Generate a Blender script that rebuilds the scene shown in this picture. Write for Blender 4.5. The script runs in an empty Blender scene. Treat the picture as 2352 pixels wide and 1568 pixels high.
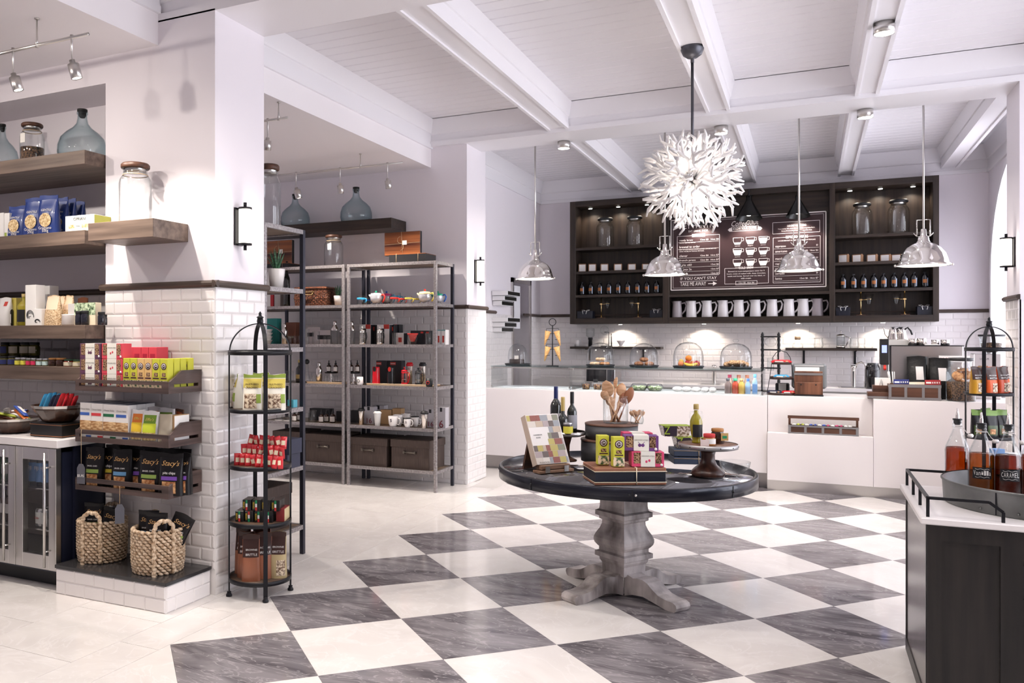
import bpy, math, random
from mathutils import Vector, Matrix, Quaternion, noise as mnoise
random.seed(7)
PI = math.pi
SC = bpy.context.scene
COL = SC.collection

# ---------------------------------------------------------------- camera, world, exposure
FPX, PX, PY, YAW, CAMH = 1923.26, 896.35, 775.08, 0.4641, 1.5   # focal length and principal point for a 2352 x 1568 frame
cam_d = bpy.data.cameras.new('camera')
cam_d.sensor_fit = 'HORIZONTAL'; cam_d.sensor_width = 36.0
cam_d.lens = FPX / 2352 * 36.0
cam_d.shift_x = (1176 - PX) / 2352
cam_d.shift_y = -(784 - PY) / 2352
cam_d.clip_start = 0.05; cam_d.clip_end = 60
cam = bpy.data.objects.new('camera', cam_d); COL.objects.link(cam)
cam.location = (0, 0, CAMH); cam.rotation_euler = (PI / 2, 0, YAW)
SC.camera = cam

world = bpy.data.worlds.new('daylight'); SC.world = world
world.use_nodes = True
wn = world.node_tree.nodes['Background']
wn.inputs[0].default_value = (0.90, 0.92, 1.0, 1); wn.inputs[1].default_value = 6.8

def portal(loc, rot, sx, sy):                                       # sampling aid in a window opening: gives no light of its own
    d = bpy.data.lights.new('window_portal', 'AREA'); d.shape = 'RECTANGLE'; d.size = sx; d.size_y = sy; d.cycles.is_portal = True
    o = bpy.data.objects.new('window_portal', d); COL.objects.link(o); o.location = loc; o.rotation_euler = rot
for y0, y1 in ((2.4, 5.0), (5.5, 7.6)): portal((4.6, (y0+y1)/2, 1.825), (0, PI/2, 0), 2.95, y1-y0)
portal((2.2, 10.15, 2.1), (0, PI/2, 0), 2.4, 2.8)

vs = SC.view_settings
vs.view_transform = 'Standard'; vs.look = 'None'; vs.gamma = 1.0; vs.use_curve_mapping = False
vs.exposure = 0.02
SC.cycles.use_denoising = True
SC.cycles.max_bounces = 8; SC.cycles.diffuse_bounces = 5; SC.cycles.glossy_bounces = 3
SC.cycles.transmission_bounces = 8; SC.cycles.transparent_max_bounces = 8
SC.cycles.use_adaptive_sampling = True; SC.cycles.adaptive_threshold = .04
SC.cycles.caustics_reflective = False; SC.cycles.caustics_refractive = False
SC.cycles.sample_clamp_indirect = 6.0

# ---------------------------------------------------------------- measuring helpers: a pixel of the photograph and a real plane give a point in the room
FW = Vector((-math.sin(YAW), math.cos(YAW), 0)); RT = Vector((math.cos(YAW), math.sin(YAW), 0))
def ray(u, v): return FW + RT * ((u - PX) / FPX) + Vector((0, 0, (PY - v) / FPX))
def onX(u, v, x): d = ray(u, v); return Vector((0, 0, CAMH)) + d * (x / d.x)
def onY(u, v, y): d = ray(u, v); return Vector((0, 0, CAMH)) + d * (y / d.y)
def onZ(u, v, z): d = ray(u, v); return Vector((0, 0, CAMH)) + d * ((z - CAMH) / d.z)
def onD(u, v, D): return Vector((0, 0, CAMH)) + ray(u, v) * D
def xat(u, y): d = ray(u, 0); return d.x / d.y * y                  # X of a column of the photo on the plane Y = y
def dep(p): return FW.x * p[0] + FW.y * p[1]                         # distance along the view
def mpx(p): return dep(p) / FPX                                      # metres per pixel there

# ---------------------------------------------------------------- mesh builder
class MB:
    def __init__(s): s.v = []; s.f = []; s.sm = []; s.mi = []; s.cm = 0
    def add(s, vs, fs, sm=False):
        b = len(s.v); s.v += [tuple(p) for p in vs]
        for q in fs: s.f.append([b + i for i in q]); s.sm.append(sm); s.mi.append(s.cm)
        return s
    def box(s, x0, x1, y0, y1, z0, z1, bv=0.0):
        if x1 < x0: x0, x1 = x1, x0
        if y1 < y0: y0, y1 = y1, y0
        if z1 < z0: z0, z1 = z1, z0
        if bv <= 0:
            return s.add([(x0,y0,z0),(x1,y0,z0),(x1,y1,z0),(x0,y1,z0),(x0,y0,z1),(x1,y0,z1),(x1,y1,z1),(x0,y1,z1)],
                  [(0,3,2,1),(4,5,6,7),(0,1,5,4),(1,2,6,5),(2,3,7,6),(3,0,4,7)])
        b = min(bv, (x1-x0)*.45, (y1-y0)*.45, (z1-z0)*.45)
        def ring(z, i): return [(x0+i,y0+b if i==0 else y0+i,z),(x0+b if i==0 else x0+i,y0+i,z),(x1-(b if i==0 else i),y0+i,z),(x1-i,y0+(b if i==0 else i),z),
                                (x1-i,y1-(b if i==0 else i),z),(x1-(b if i==0 else i),y1-i,z),(x0+(b if i==0 else i),y1-i,z),(x0+i,y1-(b if i==0 else i),z)]
        vs = []
        for z, i in ((z0, b), (z0+b, 0), (z1-b, 0), (z1, b)):
            vs += ring(z, i)
        fs = []
        for k in range(3):
            for j in range(8):
                a = k*8+j; c = k*8+(j+1) % 8
                fs.append((a, c, c+8, a+8))
        fs.append(tuple(reversed(range(8)))); fs.append(tuple(range(24, 32)))
        return s.add(vs, fs)
    def lathe(s, prof, n=24, c=(0,0,0), sm=True, a0=0.0):
        vs = []; fs = []; rows = []
        for r, z in prof:
            if r < 1e-6: rows.append([len(vs)]); vs.append((c[0], c[1], c[2]+z))
            else:
                rows.append(list(range(len(vs), len(vs)+n)))
                vs += [(c[0]+r*math.cos(a0+2*PI*i/n), c[1]+r*math.sin(a0+2*PI*i/n), c[2]+z) for i in range(n)]
        for A, B in zip(rows, rows[1:]):
            for i in range(n):
                j = (i+1) % n
                if len(A) == 1 and len(B) == 1: continue
                if len(A) == 1: fs.append((A[0], B[j], B[i]))
                elif len(B) == 1: fs.append((A[i], A[j], B[0]))
                else: fs.append((A[i], A[j], B[j], B[i]))
        return s.add(vs, fs, sm)
    def tube(s, pts, r, n=8, closed=False, caps=True, sm=True, flat=None):
        pts = [Vector(p) for p in pts]; m = len(pts)
        rr = r if isinstance(r, (list, tuple)) else [r]*m
        vs = []; fs = []; prev = None
        for i, p in enumerate(pts):
            if closed: t = pts[(i+1) % m]-pts[i-1]
            else: t = pts[min(i+1, m-1)]-pts[max(i-1, 0)]
            t = t.normalized() if t.length > 1e-9 else Vector((0,0,1))
            if prev is None:
                h = Vector((0,0,1)) if abs(t.z) < .9 else Vector((1,0,0))
                a = t.cross(h).normalized()
            else:
                a = prev - t*prev.dot(t)
                a = a.normalized() if a.length > 1e-6 else t.orthogonal().normalized()
            prev = a; b = t.cross(a)
            for k in range(n):
                q = 2*PI*k/n + (PI/n if n == 4 else 0)
                ca, sa = math.cos(q), math.sin(q)
                if flat: ca *= flat[0]; sa *= flat[1]
                vs.append(p + a*(rr[i]*ca) + b*(rr[i]*sa))
        for i in range(m if closed else m-1):
            A = i*n; B = ((i+1) % m)*n
            for k in range(n):
                j = (k+1) % n
                fs.append((A+k, A+j, B+j, B+k))
        if caps and not closed:
            fs.append(tuple(reversed(range(n)))); fs.append(tuple(range((m-1)*n, m*n)))
        return s.add(vs, fs, sm and n > 4)
    def bar(s, a, b, w, h=None):                                     # a square bar from a to b
        return s.tube([a, b], (w if h is None else w)*math.sqrt(.5), 4, sm=False, flat=None if h is None else (1, h/w))
    def prism(s, poly, axis, a, b):                                  # poly in the plane across the axis, from a to b along it
        n = len(poly)
        def P(p, t): return (t, p[0], p[1]) if axis == 'x' else ((p[0], t, p[1]) if axis == 'y' else (p[0], p[1], t))
        vs = [P(p, a) for p in poly] + [P(p, b) for p in poly]
        fs = [tuple(range(n)), tuple(reversed(range(n, 2*n)))] + [(i, i+n, (i+1) % n+n, (i+1) % n) for i in range(n)]
        return s.add(vs, fs)
    def ball(s, c, r, n=12, sz=(1,1,1)):
        m = max(4, n//2); b = len(s.v)
        s.lathe([(r*math.sin(PI*i/m) if 0 < i < m else 0, -r*math.cos(PI*i/m)) for i in range(m+1)], n)
        for i in range(b, len(s.v)):
            p = s.v[i]; s.v[i] = (c[0]+p[0]*sz[0], c[1]+p[1]*sz[1], c[2]+p[2]*sz[2])
        return s
    def grid(s, fn, nu, nv, sm=True, closeu=False):                  # fn(a, b) -> point, a and b in 0..1
        vs = [fn(i/(nu if closeu else nu-1), j/(nv-1)) for j in range(nv) for i in range(nu)]
        fs = []
        for j in range(nv-1):
            for i in range(nu if closeu else nu-1):
                k = (i+1) % nu
                fs.append((j*nu+i, j*nu+k, (j+1)*nu+k, (j+1)*nu+i))
        return s.add(vs, fs, sm)
    def xf(s, M, start=0):
        for i in range(start, len(s.v)): s.v[i] = tuple(M @ Vector(s.v[i]))
        return s
    def mesh(s, name):
        me = bpy.data.meshes.new(name)
        me.from_pydata(s.v, [], s.f)
        if any(s.sm): me.polygons.foreach_set('use_smooth', s.sm)
        if any(s.mi): me.polygons.foreach_set('material_index', s.mi)
        me.validate(); me.update()
        return me
    def build(s, name, mat, parent=None, loc=(0,0,0), rz=0.0, label=None):
        return link(name, s.mesh(name), mat, parent, loc, rz, label)

def link(name, me, mat=None, parent=None, loc=(0,0,0), rz=0.0, label=None):
    o = bpy.data.objects.new(name, me); COL.objects.link(o)
    if mat is not None and me is not None and len(me.materials) == 0:
        for m in (mat if isinstance(mat, (list, tuple)) else [mat]): me.materials.append(m)
    o.location = loc; o.rotation_euler = rz if isinstance(rz, (tuple, list, Vector)) else (0, 0, rz)
    if parent is not None: o.parent = parent
    if label: o['label'] = label
    return o
def tag(o, label, cat, group=None, kind=None):
    o['label'] = label; o['category'] = cat
    if group: o['group'] = group
    if kind: o['kind'] = kind
    return o
def thing(name, label, cat, loc=(0,0,0), rz=0.0, group=None):
    return tag(link(name, None, None, None, loc, rz), label, cat, group)
def struct(o): o['kind'] = 'structure'; return o
def stuff(o): o['kind'] = 'stuff'; return o
def dup(root, loc, rz=None, label=None, group=None, scale=None):
    r = root.copy(); COL.objects.link(r); r.location = loc
    if rz is not None: r.rotation_euler = (0, 0, rz) if not isinstance(rz, (tuple, list)) else rz
    if scale is not None: r.scale = (scale,)*3 if not isinstance(scale, (tuple, list)) else scale
    if label: r['label'] = label
    if group: r['group'] = group
    for ch in root.children:
        c = ch.copy(); COL.objects.link(c); c.parent = r
        for g in ch.children:
            d = g.copy(); COL.objects.link(d); d.parent = c
    return r
ORD = ['first','second','third','fourth','fifth','sixth','seventh','eighth','ninth','tenth','eleventh','twelfth','thirteenth','fourteenth','fifteenth','sixteenth','seventeenth','eighteenth','nineteenth','twentieth']

# ---------------------------------------------------------------- materials (all node based)
MATS = {}
def mat(name, col, rough=.5, metal=0.0, spec=.5, trans=0.0, ior=1.45, emit=None, es=0.0, coat=0.0, alpha=1.0, bump=None, var=None, coord='Object', sheen=0.0):
    if name in MATS: return MATS[name]
    m = bpy.data.materials.new(name); m.use_nodes = True
    nt = m.node_tree; b = nt.nodes['Principled BSDF']
    c = (*col, 1) if len(col) == 3 else col
    b.inputs['Base Color'].default_value = c
    b.inputs['Roughness'].default_value = rough; b.inputs['Metallic'].default_value = metal
    b.inputs['Specular IOR Level'].default_value = spec; b.inputs['IOR'].default_value = ior
    b.inputs['Transmission Weight'].default_value = trans; b.inputs['Coat Weight'].default_value = coat
    b.inputs['Alpha'].default_value = alpha
    if sheen: b.inputs['Sheen Weight'].default_value = sheen
    if emit: b.inputs['Emission Color'].default_value = (*emit, 1); b.inputs['Emission Strength'].default_value = es
    m.diffuse_color = c
    if emit and name != 'led_strip': m.cycles.emission_sampling = 'NONE'      # their light is carried by the lamp's own light
    tc = nt.nodes.new('ShaderNodeTexCoord')
    if var:                                                          # (scale xyz, detail, dark colour, light colour, low, high)
        sc, det, c1, c2, lo, hi = var
        mp = nt.nodes.new('ShaderNodeMapping'); mp.inputs['Scale'].default_value = sc
        nt.links.new(tc.outputs[coord], mp.inputs['Vector'])
        nz = nt.nodes.new('ShaderNodeTexNoise'); nz.inputs['Scale'].default_value = 1.0; nz.inputs['Detail'].default_value = det
        nt.links.new(mp.outputs[0], nz.inputs['Vector'])
        cr = nt.nodes.new('ShaderNodeValToRGB'); cr.color_ramp.elements[0].position = lo; cr.color_ramp.elements[1].position = hi
        cr.color_ramp.elements[0].color = (*c1, 1); cr.color_ramp.elements[1].color = (*c2, 1)
        nt.links.new(nz.outputs['Fac'], cr.inputs[0]); nt.links.new(cr.outputs[0], b.inputs['Base Color'])
    if bump:                                                         # (scale, strength, distance)
        nz = nt.nodes.new('ShaderNodeTexNoise'); nz.inputs['Scale'].default_value = bump[0]; nz.inputs['Detail'].default_value = 4
        nt.links.new(tc.outputs['Object'], nz.inputs['Vector'])
        bp = nt.nodes.new('ShaderNodeBump'); bp.inputs['Strength'].default_value = bump[1]; bp.inputs['Distance'].default_value = bump[2] if len(bump) > 2 else .01
        nt.links.new(nz.outputs['Fac'], bp.inputs['Height']); nt.links.new(bp.outputs[0], b.inputs['Normal'])
    MATS[name] = m
    return m
def wood(name, dark, light, axis='x', rough=.45, scale=1.0, coat=0.0):
    if name in MATS: return MATS[name]
    lon, acr = 1.6*scale, 26*scale
    sc = {'x': (lon, acr, acr), 'y': (acr, lon, acr), 'z': (acr, acr, lon)}[axis]
    m = mat(name, light, rough, coat=coat, var=(sc, 6, dark, light, .3, .68), bump=(60, .12, .002))
    return m
def marble(name, base, vein, dark, rough, scale):
    if name in MATS: return MATS[name]
    m = mat(name, base, rough, spec=.5)
    nt = m.node_tree; b = nt.nodes['Principled BSDF']
    oi = nt.nodes.new('ShaderNodeObjectInfo'); tc = nt.nodes.new('ShaderNodeTexCoord')
    ad = nt.nodes.new('ShaderNodeVectorMath'); ad.operation = 'MULTIPLY_ADD'
    cb = nt.nodes.new('ShaderNodeCombineXYZ')
    for k in range(3): nt.links.new(oi.outputs['Random'], cb.inputs[k])
    nt.links.new(cb.outputs[0], ad.inputs[0]); ad.inputs[1].default_value = (37, 61, 0); nt.links.new(tc.outputs['Object'], ad.inputs[2])
    mp = nt.nodes.new('ShaderNodeMapping'); mp.inputs['Scale'].default_value = scale
    nt.links.new(ad.outputs[0], mp.inputs[0])
    n1 = nt.nodes.new('ShaderNodeTexNoise'); n1.inputs['Scale'].default_value = 1.6; n1.inputs['Detail'].default_value = 8; n1.inputs['Distortion'].default_value = 1.8
    nt.links.new(mp.outputs[0], n1.inputs['Vector'])
    r1 = nt.nodes.new('ShaderNodeValToRGB'); e = r1.color_ramp.elements
    e[0].position = .34; e[0].color = (*dark, 1); e[1].position = .62; e[1].color = (*base, 1)
    nt.links.new(n1.outputs['Fac'], r1.inputs[0])
    n2 = nt.nodes.new('ShaderNodeTexNoise'); n2.inputs['Scale'].default_value = 2.4; n2.inputs['Detail'].default_value = 6; n2.inputs['Distortion'].default_value = 2.6
    nt.links.new(mp.outputs[0], n2.inputs['Vector'])
    r2 = nt.nodes.new('ShaderNodeValToRGB'); e = r2.color_ramp.elements
    e[0].position = .475; e[0].color = (0,0,0,1); e[1].position = .5; e[1].color = (1,1,1,1)
    x = e.new(.525); x.color = (0,0,0,1)
    nt.links.new(n2.outputs['Fac'], r2.inputs[0])
    mx = nt.nodes.new('ShaderNodeMix'); mx.data_type = 'RGBA'
    ml = nt.nodes.new('ShaderNodeMath'); ml.operation = 'MULTIPLY'; ml.inputs[1].default_value = .55
    nt.links.new(r2.outputs[0], ml.inputs[0]); nt.links.new(ml.outputs[0], mx.inputs['Factor'])
    nt.links.new(r1.outputs[0], mx.inputs['A']); mx.inputs['B'].default_value = (*vein, 1)
    nt.links.new(mx.outputs['Result'], b.inputs['Base Color'])
    return m

PAINT = mat('wall_paint', (.83,.785,.825), .55, bump=(180, .03, .002))
WHITE = mat('white_trim_paint', (.84,.82,.85), .35)
PLANKW = mat('white_plank_paint', (.80,.78,.81), .4)
SOFF = mat('soffit_paint', (.88,.84,.86), .6)
TILE = mat('white_glazed_tile', (.82,.785,.78), .14, spec=.45)
GROUT = mat('grout', (.74,.71,.70), .8)
RAILW = wood('dark_rail_wood', (.035,.022,.018), (.10,.07,.055), 'x')
RAILY = wood('dark_rail_wood_y', (.035,.022,.018), (.10,.07,.055), 'y')
FT_W = marble('cream_marble', (.80,.765,.74), (.84,.81,.80), (.72,.68,.66), .09, (1.2, 1.2, 1))
FT_D = marble('grey_marble', (.255,.235,.25), (.46,.43,.44), (.10,.09,.10), .10, (1.0, 3.2, 1))
FT_G = mat('floor_grout', (.62,.59,.57), .5)
BLACK = mat('black_metal', (.008,.008,.011), .40, spec=.35)
STEEL = mat('brushed_steel', (.62,.60,.58), .28, metal=1.0)
CHROME = mat('polished_nickel', (.80,.77,.73), .06, metal=1.0)
def thinglass(name, face, edge, ior=1.45, rough=.015):
    """thin-walled glass: Fresnel reflection over a tinted see-through wall, the tint deepening where the wall is seen edge-on"""
    if name in MATS: return MATS[name]
    m = bpy.data.materials.new(name); m.use_nodes = True; nt = m.node_tree; nt.nodes.clear()
    out = nt.nodes.new('ShaderNodeOutputMaterial'); mx = nt.nodes.new('ShaderNodeMixShader'); f0 = nt.nodes.new('ShaderNodeLayerWeight'); f0.inputs['Blend'].default_value = .5
    fp = nt.nodes.new('ShaderNodeMath'); fp.operation = 'POWER'; fp.inputs[1].default_value = 4.5; fr = nt.nodes.new('ShaderNodeMath'); fr.operation = 'MULTIPLY_ADD'; fr.inputs[1].default_value = .75; fr.inputs[2].default_value = ((ior-1)/(ior+1))**2
    nt.links.new(f0.outputs['Facing'], fp.inputs[0]); nt.links.new(fp.outputs[0], fr.inputs[0])
    tr = nt.nodes.new('ShaderNodeBsdfTransparent'); gl = nt.nodes.new('ShaderNodeBsdfGlossy'); gl.inputs['Roughness'].default_value = rough
    lw = nt.nodes.new('ShaderNodeLayerWeight'); lw.inputs['Blend'].default_value = .28; cm = nt.nodes.new('ShaderNodeMix'); cm.data_type = 'RGBA'
    cm.inputs['A'].default_value = (*face, 1); cm.inputs['B'].default_value = (*edge, 1)
    nt.links.new(lw.outputs['Facing'], cm.inputs['Factor']); nt.links.new(cm.outputs['Result'], tr.inputs['Color'])
    nt.links.new(fr.outputs[0], mx.inputs[0]); nt.links.new(tr.outputs[0], mx.inputs[1]); nt.links.new(gl.outputs[0], mx.inputs[2]); nt.links.new(mx.outputs[0], out.inputs['Surface'])
    MATS[name] = m; return m
GLASS = thinglass('clear_glass', (.985,.99,.99), (.86,.885,.89))
GREENGL = thinglass('pale_green_glass', (.93,.965,.97), (.62,.72,.75))
OAK = wood('dark_oak', (.012,.008,.006), (.042,.027,.019), 'x')
OAKZ = wood('dark_oak_z', (.012,.008,.006), (.042,.027,.019), 'z')
SHELFOAK = wood('grey_brown_oak', (.075,.050,.038), (.19,.135,.105), 'x')
SHELFOAKY = wood('grey_brown_oak_y', (.075,.050,.038), (.19,.135,.105), 'y')
SOLID = mat('white_solid_surface', (.84,.80,.80), .28)
# ================================================================ the room
XA, XF, XS, XR, XC = -3.10, -3.53, -3.50, 1.87, 1.45          # pilaster face, soffit fascia, left side wall, right side wall, right pilaster face
YA0, YA1, YB0, YB1, YW = 3.91, 4.40, 8.00, 8.55, 11.85        # pilaster front and back, bay wall, side wall start, back wall
ZS, ZB, ZY, ZC, ZRAIL = 3.27, 3.48, 3.52, 3.75, 1.815

def sbox(name, x0, x1, y0, y1, z0, z1, m): return struct(MB().box(x0, x1, y0, y1, z0, z1).build(name, m))

# floor: slab of grout with every marble tile laid on it
floor = sbox('floor', -7, 4.6, -4.5, 12.2, -.2, -.004, FT_G)
TS, FOX, FOY = .5976, -2.7947, 3.1796
def tile_mesh(w, h, t, b, name):
    m = MB(); x, y = w/2, h/2
    m.add([(-x,-y,-t),(x,-y,-t),(x,y,-t),(-x,y,-t),(-x+b,-y+b,0),(x-b,-y+b,0),(x-b,y-b,0),(-x+b,y-b,0)],
          [(4,5,6,7),(0,1,5,4),(1,2,6,5),(2,3,7,6),(3,0,4,7)])
    return m.mesh(name)
def fx(s):                                                          # the checkered field grows a little narrower towards the right
    return FOX + TS*math.sqrt(.5)*(s if s <= 6 else 6+(s-6)*.90)
def floor_quad(i, j):
    c = math.sqrt(.5)*TS
    def P(a, b): return Vector((fx(a+b), FOY + c*(a-b), 0))
    q = [P(i, j), P(i, j+1), P(i+1, j+1), P(i+1, j)]
    ctr = sum(q, Vector())/4
    return ctr, [p-ctr for p in q]
ftm = {}
for i in range(-3, 19):
    for j in range(-11, 8):
        s = i+j
        ctr, q = floor_quad(i, j)
        if s < -1 or s > 13 or ctr.y > 9.9 or ctr.y < 1.6: continue
        dep_ = dep(ctr)
        if dep_ < 2.2: continue
        u = PX + FPX*(ctr.dot(RT))/dep_
        if u < -250 or u > 2600: continue
        dark = (s % 2 == 0)
        if s == -1:                                                 # half tiles along the border
            q = [q[1], q[2], q[3]]; dark = False
        key = (dark, s if s in (-1, 5) else (99 if s > 5 else 0))
        if key not in ftm:
            g = .0012
            mm = MB(); n = len(q); cc = sum(q, Vector())/n
            top = [cc+(p-cc)*(1-g*2.4) for p in q]
            mm.add([p+Vector((0,0,-.004)) for p in q]+top, [tuple(range(n, 2*n))]+[(k, (k+1) % n, n+(k+1) % n, n+k) for k in range(n)])
            ftm[key] = mm.mesh('floor_tile')
        link('marble_tile', ftm[key], FT_D if dark else FT_W, floor, ctr)
# cream border tiles, square with the room, left of the checkered field
sq = tile_mesh(.598, .598, .004, .0012, 'border_tile'); hq = tile_mesh(.25, .598, .004, .0012, 'border_strip')
for r in range(10):
    for k in range(7):
        y = 1.9+.6*r; 
        if k == 0: link('marble_tile', hq, FT_W, floor, (FOX-.128, y+.3, 0))
        else:
            x = FOX-.256-.6*(k-1)-.3; yy = y+.3+(.3 if k % 2 else 0)
            if dep((x, yy)) < 2.6: continue
            u = PX+FPX*(x*RT.x+yy*RT.y)/dep((x, yy))
            if u < -300: continue
            link('marble_tile', sq, FT_W, floor, (x, yy, 0))

# walls ------------------------------------------------------------------------------------------
wallA = struct(MB().box(-7, -3.96, YA0+.37, YA1, 0, ZS+.4).box(-3.96, XA, YA0, YA1, 0, ZB-.06).box(-7, -3.96, YA0, YA1, 3.10, ZS+.4).build('wall_left_pilaster', PAINT))
wallbay = struct(MB().box(-7, XA-.03, YB0, YB1, 0, ZB+.3).build('wall_bay', PAINT))
wallend = sbox('wall_bay_end', -7, -6.8, YA1, YB0, 0, ZS+.4, PAINT)
wallside = struct(MB().box(XS-.2, XS, YB1, YW, 0, ZC).build('wall_left_side', PAINT))
wallback = sbox('wall_back', XS-.2, XR+.2, YW, YW+.2, 0, ZC, PAINT)
# right side wall with its arched window opening
arch = MB()
aY0, aY1, aZ0, aZ1 = 8.75, 11.55, .9, 2.2
rad = (aY1-aY0)/2
N = 16
def archpts(): return [(aY0, aZ0)]+[((aY0+aY1)/2-rad*math.cos(PI*k/N), aZ1+rad*.86*math.sin(PI*k/N)) for k in range(N+1)]+[(aY1, aZ0)]
ap = archpts(); n = len(ap)
outer = []
for (y, z) in ap:
    outer.append((min(max(y, YB1-.13), YW), z))
x0, x1 = XR, XR+.34
ov = [(8.42, 0)]+[(8.42, ZC)]+[(YW, ZC)]+[(YW, 0)]
# wall as strips above / beside / below the arch
for k in range(1, n-2):
    (ya, za), (yb, zb) = ap[k], ap[k+1]
    arch.add([(x0,ya,za),(x0,yb,zb),(x0,yb,ZC),(x0,ya,ZC)], [(0,1,2,3)])
arch.add([(x0,8.42,0),(x0,aY0,0),(x0,aY0,ZC),(x0,8.42,ZC)], [(0,1,2,3)])
arch.add([(x0,aY1,0),(x0,YW,0),(x0,YW,ZC),(x0,aY1,ZC)], [(0,1,2,3)])
arch.add([(x0,aY0,0),(x0,aY1,0),(x0,aY1,aZ0),(x0,aY0,aZ0)], [(0,1,2,3)])
wallright = struct(arch.build('wall_right_side', PAINT))
am = MB()                                                          # white arch casing and reveal
for k in range(n-1):
    (ya, za), (yb, zb) = ap[k], ap[k+1]
    cy, cz = (aY0+aY1)/2, aZ1
    def off(y, z, d):
        v = Vector((y-cy, max(z-cz, 0))); v = v.normalized() if v.length > 1e-6 else Vector((1 if y > cy else -1, 0))
        if z <= cz: v = Vector((1 if y > cy else -1, 0))
        return (y+v.x*d, z+v.y*d)
    A, B = off(ya, za, .09), off(yb, zb, .09)
    xo = x0-.03
    am.add([(xo,ya,za),(xo,yb,zb),(xo,B[0],B[1]),(xo,A[0],A[1]),(x1,ya,za),(x1,yb,zb),(x0,B[0],B[1]),(x0,A[0],A[1])],
           [(0,1,2,3),(0,4,5,1),(3,2,6,7)])
am.box(x0-.05, x1, aY0-.1, aY1+.1, aZ0-.05, aZ0)
window1 = struct(am.build('window_1', WHITE))
pane = MB()
for k in range(5): pane.box(x1-.04, x1, aY0+k*(aY1-aY0)/4-.02, aY0+k*(aY1-aY0)/4+.02, aZ0, aZ1+(0 if k in (0, 4) else (.9 if k in (1, 3) else 1.2)))
for k in range(4): pane.box(x1-.04, x1, aY0, aY1, aZ0+k*.55, aZ0+k*.55+.04)
pane.build('window_frame', WHITE, window1)
colC = sbox('wall_right_pilaster', XC, XR+.4, 7.95, 8.42, 0, ZB, PAINT)
# outside the picture: right hand wall with tall windows, open shop front behind the camera
wr = MB(); XO = 4.5
for y0, y1 in ((-4.5, 2.4), (5.0, 5.5), (7.6, 8.1)): wr.box(XO, XO+.25, y0, y1, 0, ZC)
wr.box(XO, XO+.25, -4.5, 8.1, 3.3, ZC); wr.box(XO, XO+.25, -4.5, 8.1, 0, .35); wr.box(XR+.3, XO, 8.0, 8.42, 0, ZC)
struct(wr.build('wall_right_windows', PAINT))
struct(MB().box(-7, 4.6, -4.7, -4.5, 0, ZC).build('wall_behind', PAINT))
sbox('wall_left_near', -7, -6.8, -4.5, YA0+.3, 0, ZS+.4, PAINT)

# soffits, beams, cornices -----------------------------------------------------------------------
sof = struct(MB().box(-7, XF, -4.5, YB0, ZS, ZC+.2).build('ceiling_soffit', SOFF))
def crown(axis, a, b, base, sgn, z0=3.46, zt=ZC, pr=.065):
    """cornice standing off the face at `base` towards sgn, running along axis"""
    P = [(base, z0), (base+sgn*.022, z0), (base+sgn*.022, z0+.045), (base+sgn*.012, z0+.05), (base+sgn*.012, z0+.15), (base+sgn*.024, z0+.155), (base+sgn*.03, z0+.17), (base+sgn*pr, zt), (base, zt)]
    return MB().prism(P, axis, a, b)
def trim(k, mb): return struct(mb.build('trim_%d' % k, WHITE))
trim(1, crown('y', YA1, YB0, XF, 1)); trim(2, crown('y', -4.5, YA0, XF, 1))
# main beam across the shop and the near beam
def beam_x(k, y0, y1, xa, xb, z, ext=0):
    m = MB().box(xa, xb, y0+.02, y1-.02, z+.05, ZC+.15).box(xa, xb, y0, y1, z, z+.05)
    m.v += []
    for base, sg in ((y0+.02, -1), (y1-.02, 1)):
        P = [(base, z+.12), (base+sg*.012, z+.125), (base+sg*.07, ZC), (base, ZC)]
        m.prism(P, 'x', xa, xb)
    return trim(k, m)
beam_x(3, 7.95, 8.42, XF-.3, XR+.5, ZB); beam_x(4, YA0, YA1, XF-.3, 4.5, 3.41)
def beam_y(k, xa, xb, ya, yb):
    m = MB().box(xa, xb, ya, yb, ZY, ZC+.1)
    for x in (xa, xb-.02): m.box(x-.004, x+.024, ya, yb, ZY-.016, ZY+.03)
    for base, sg in ((xa, -1), (xb, 1)):
        m.prism([(base, ZY+.10), (base+sg*.012, ZY+.105), (base+sg*.045, ZC), (base, ZC)], 'y', ya, yb)
    return trim(k, m)
k = 5
for xa, xb in ((-2.27, -2.07), (-.82, -.63), (.34, .51), (1.72, 1.9)): beam_y(k, xa, xb, YA1, 7.96); k += 1
for xa, xb in ((-2.22, -2.05), (-.80, -.62), (.32, .49), (1.40, 1.57)): beam_y(k, xa, xb, 8.41, YW); k += 1
for xa, xb in ((-2.27, -2.07), (-.82, -.63), (.34, .51)): beam_y(k, xa, xb, -4.5, YA0+.02); k += 1
trim(k, crown('y', YB1, YW, XS, 1, z0=3.43)); k += 1
trim(k, crown('x', XS, XR, YW, -1, z0=3.43)); k += 1
trim(k, crown('y', 8.42, YW, XR, -1, z0=3.43)); k += 1
# planked ceiling: each board a piece of its own
ceiling = sbox('ceiling', XF-.2, 4.6, -4.5, 12.1, ZC+.012, ZC+.2, PLANKW)
pm = {}
def boards(xa, xb, ya, yb, pitch=.1447):
    y = ya
    while y < yb-.01:
        w = min(pitch, yb-y)-.006; L = round(xb-xa, 3)
        key = (L, round(w, 3))
        if key not in pm:
            m = MB(); b = .007
            m.prism([(-w/2, .012), (w/2, .012), (w/2, .006), (w/2-b, 0), (-w/2+b, 0), (-w/2, .006)], 'x', -L/2, L/2)
            pm[key] = m.mesh('ceiling_board')
        link('ceiling_board', pm[key], PLANKW, ceiling, ((xa+xb)/2, y+w/2+.003, ZC))
        y += pitch
E1 = [(XF+.06, -2.31), (-2.03, -.86), (-.59, .30), (.55, 1.68), (1.94, 4.4)]
for xa, xb in E1[:4]: boards(xa, xb, YA1+.06, 7.89)
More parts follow.
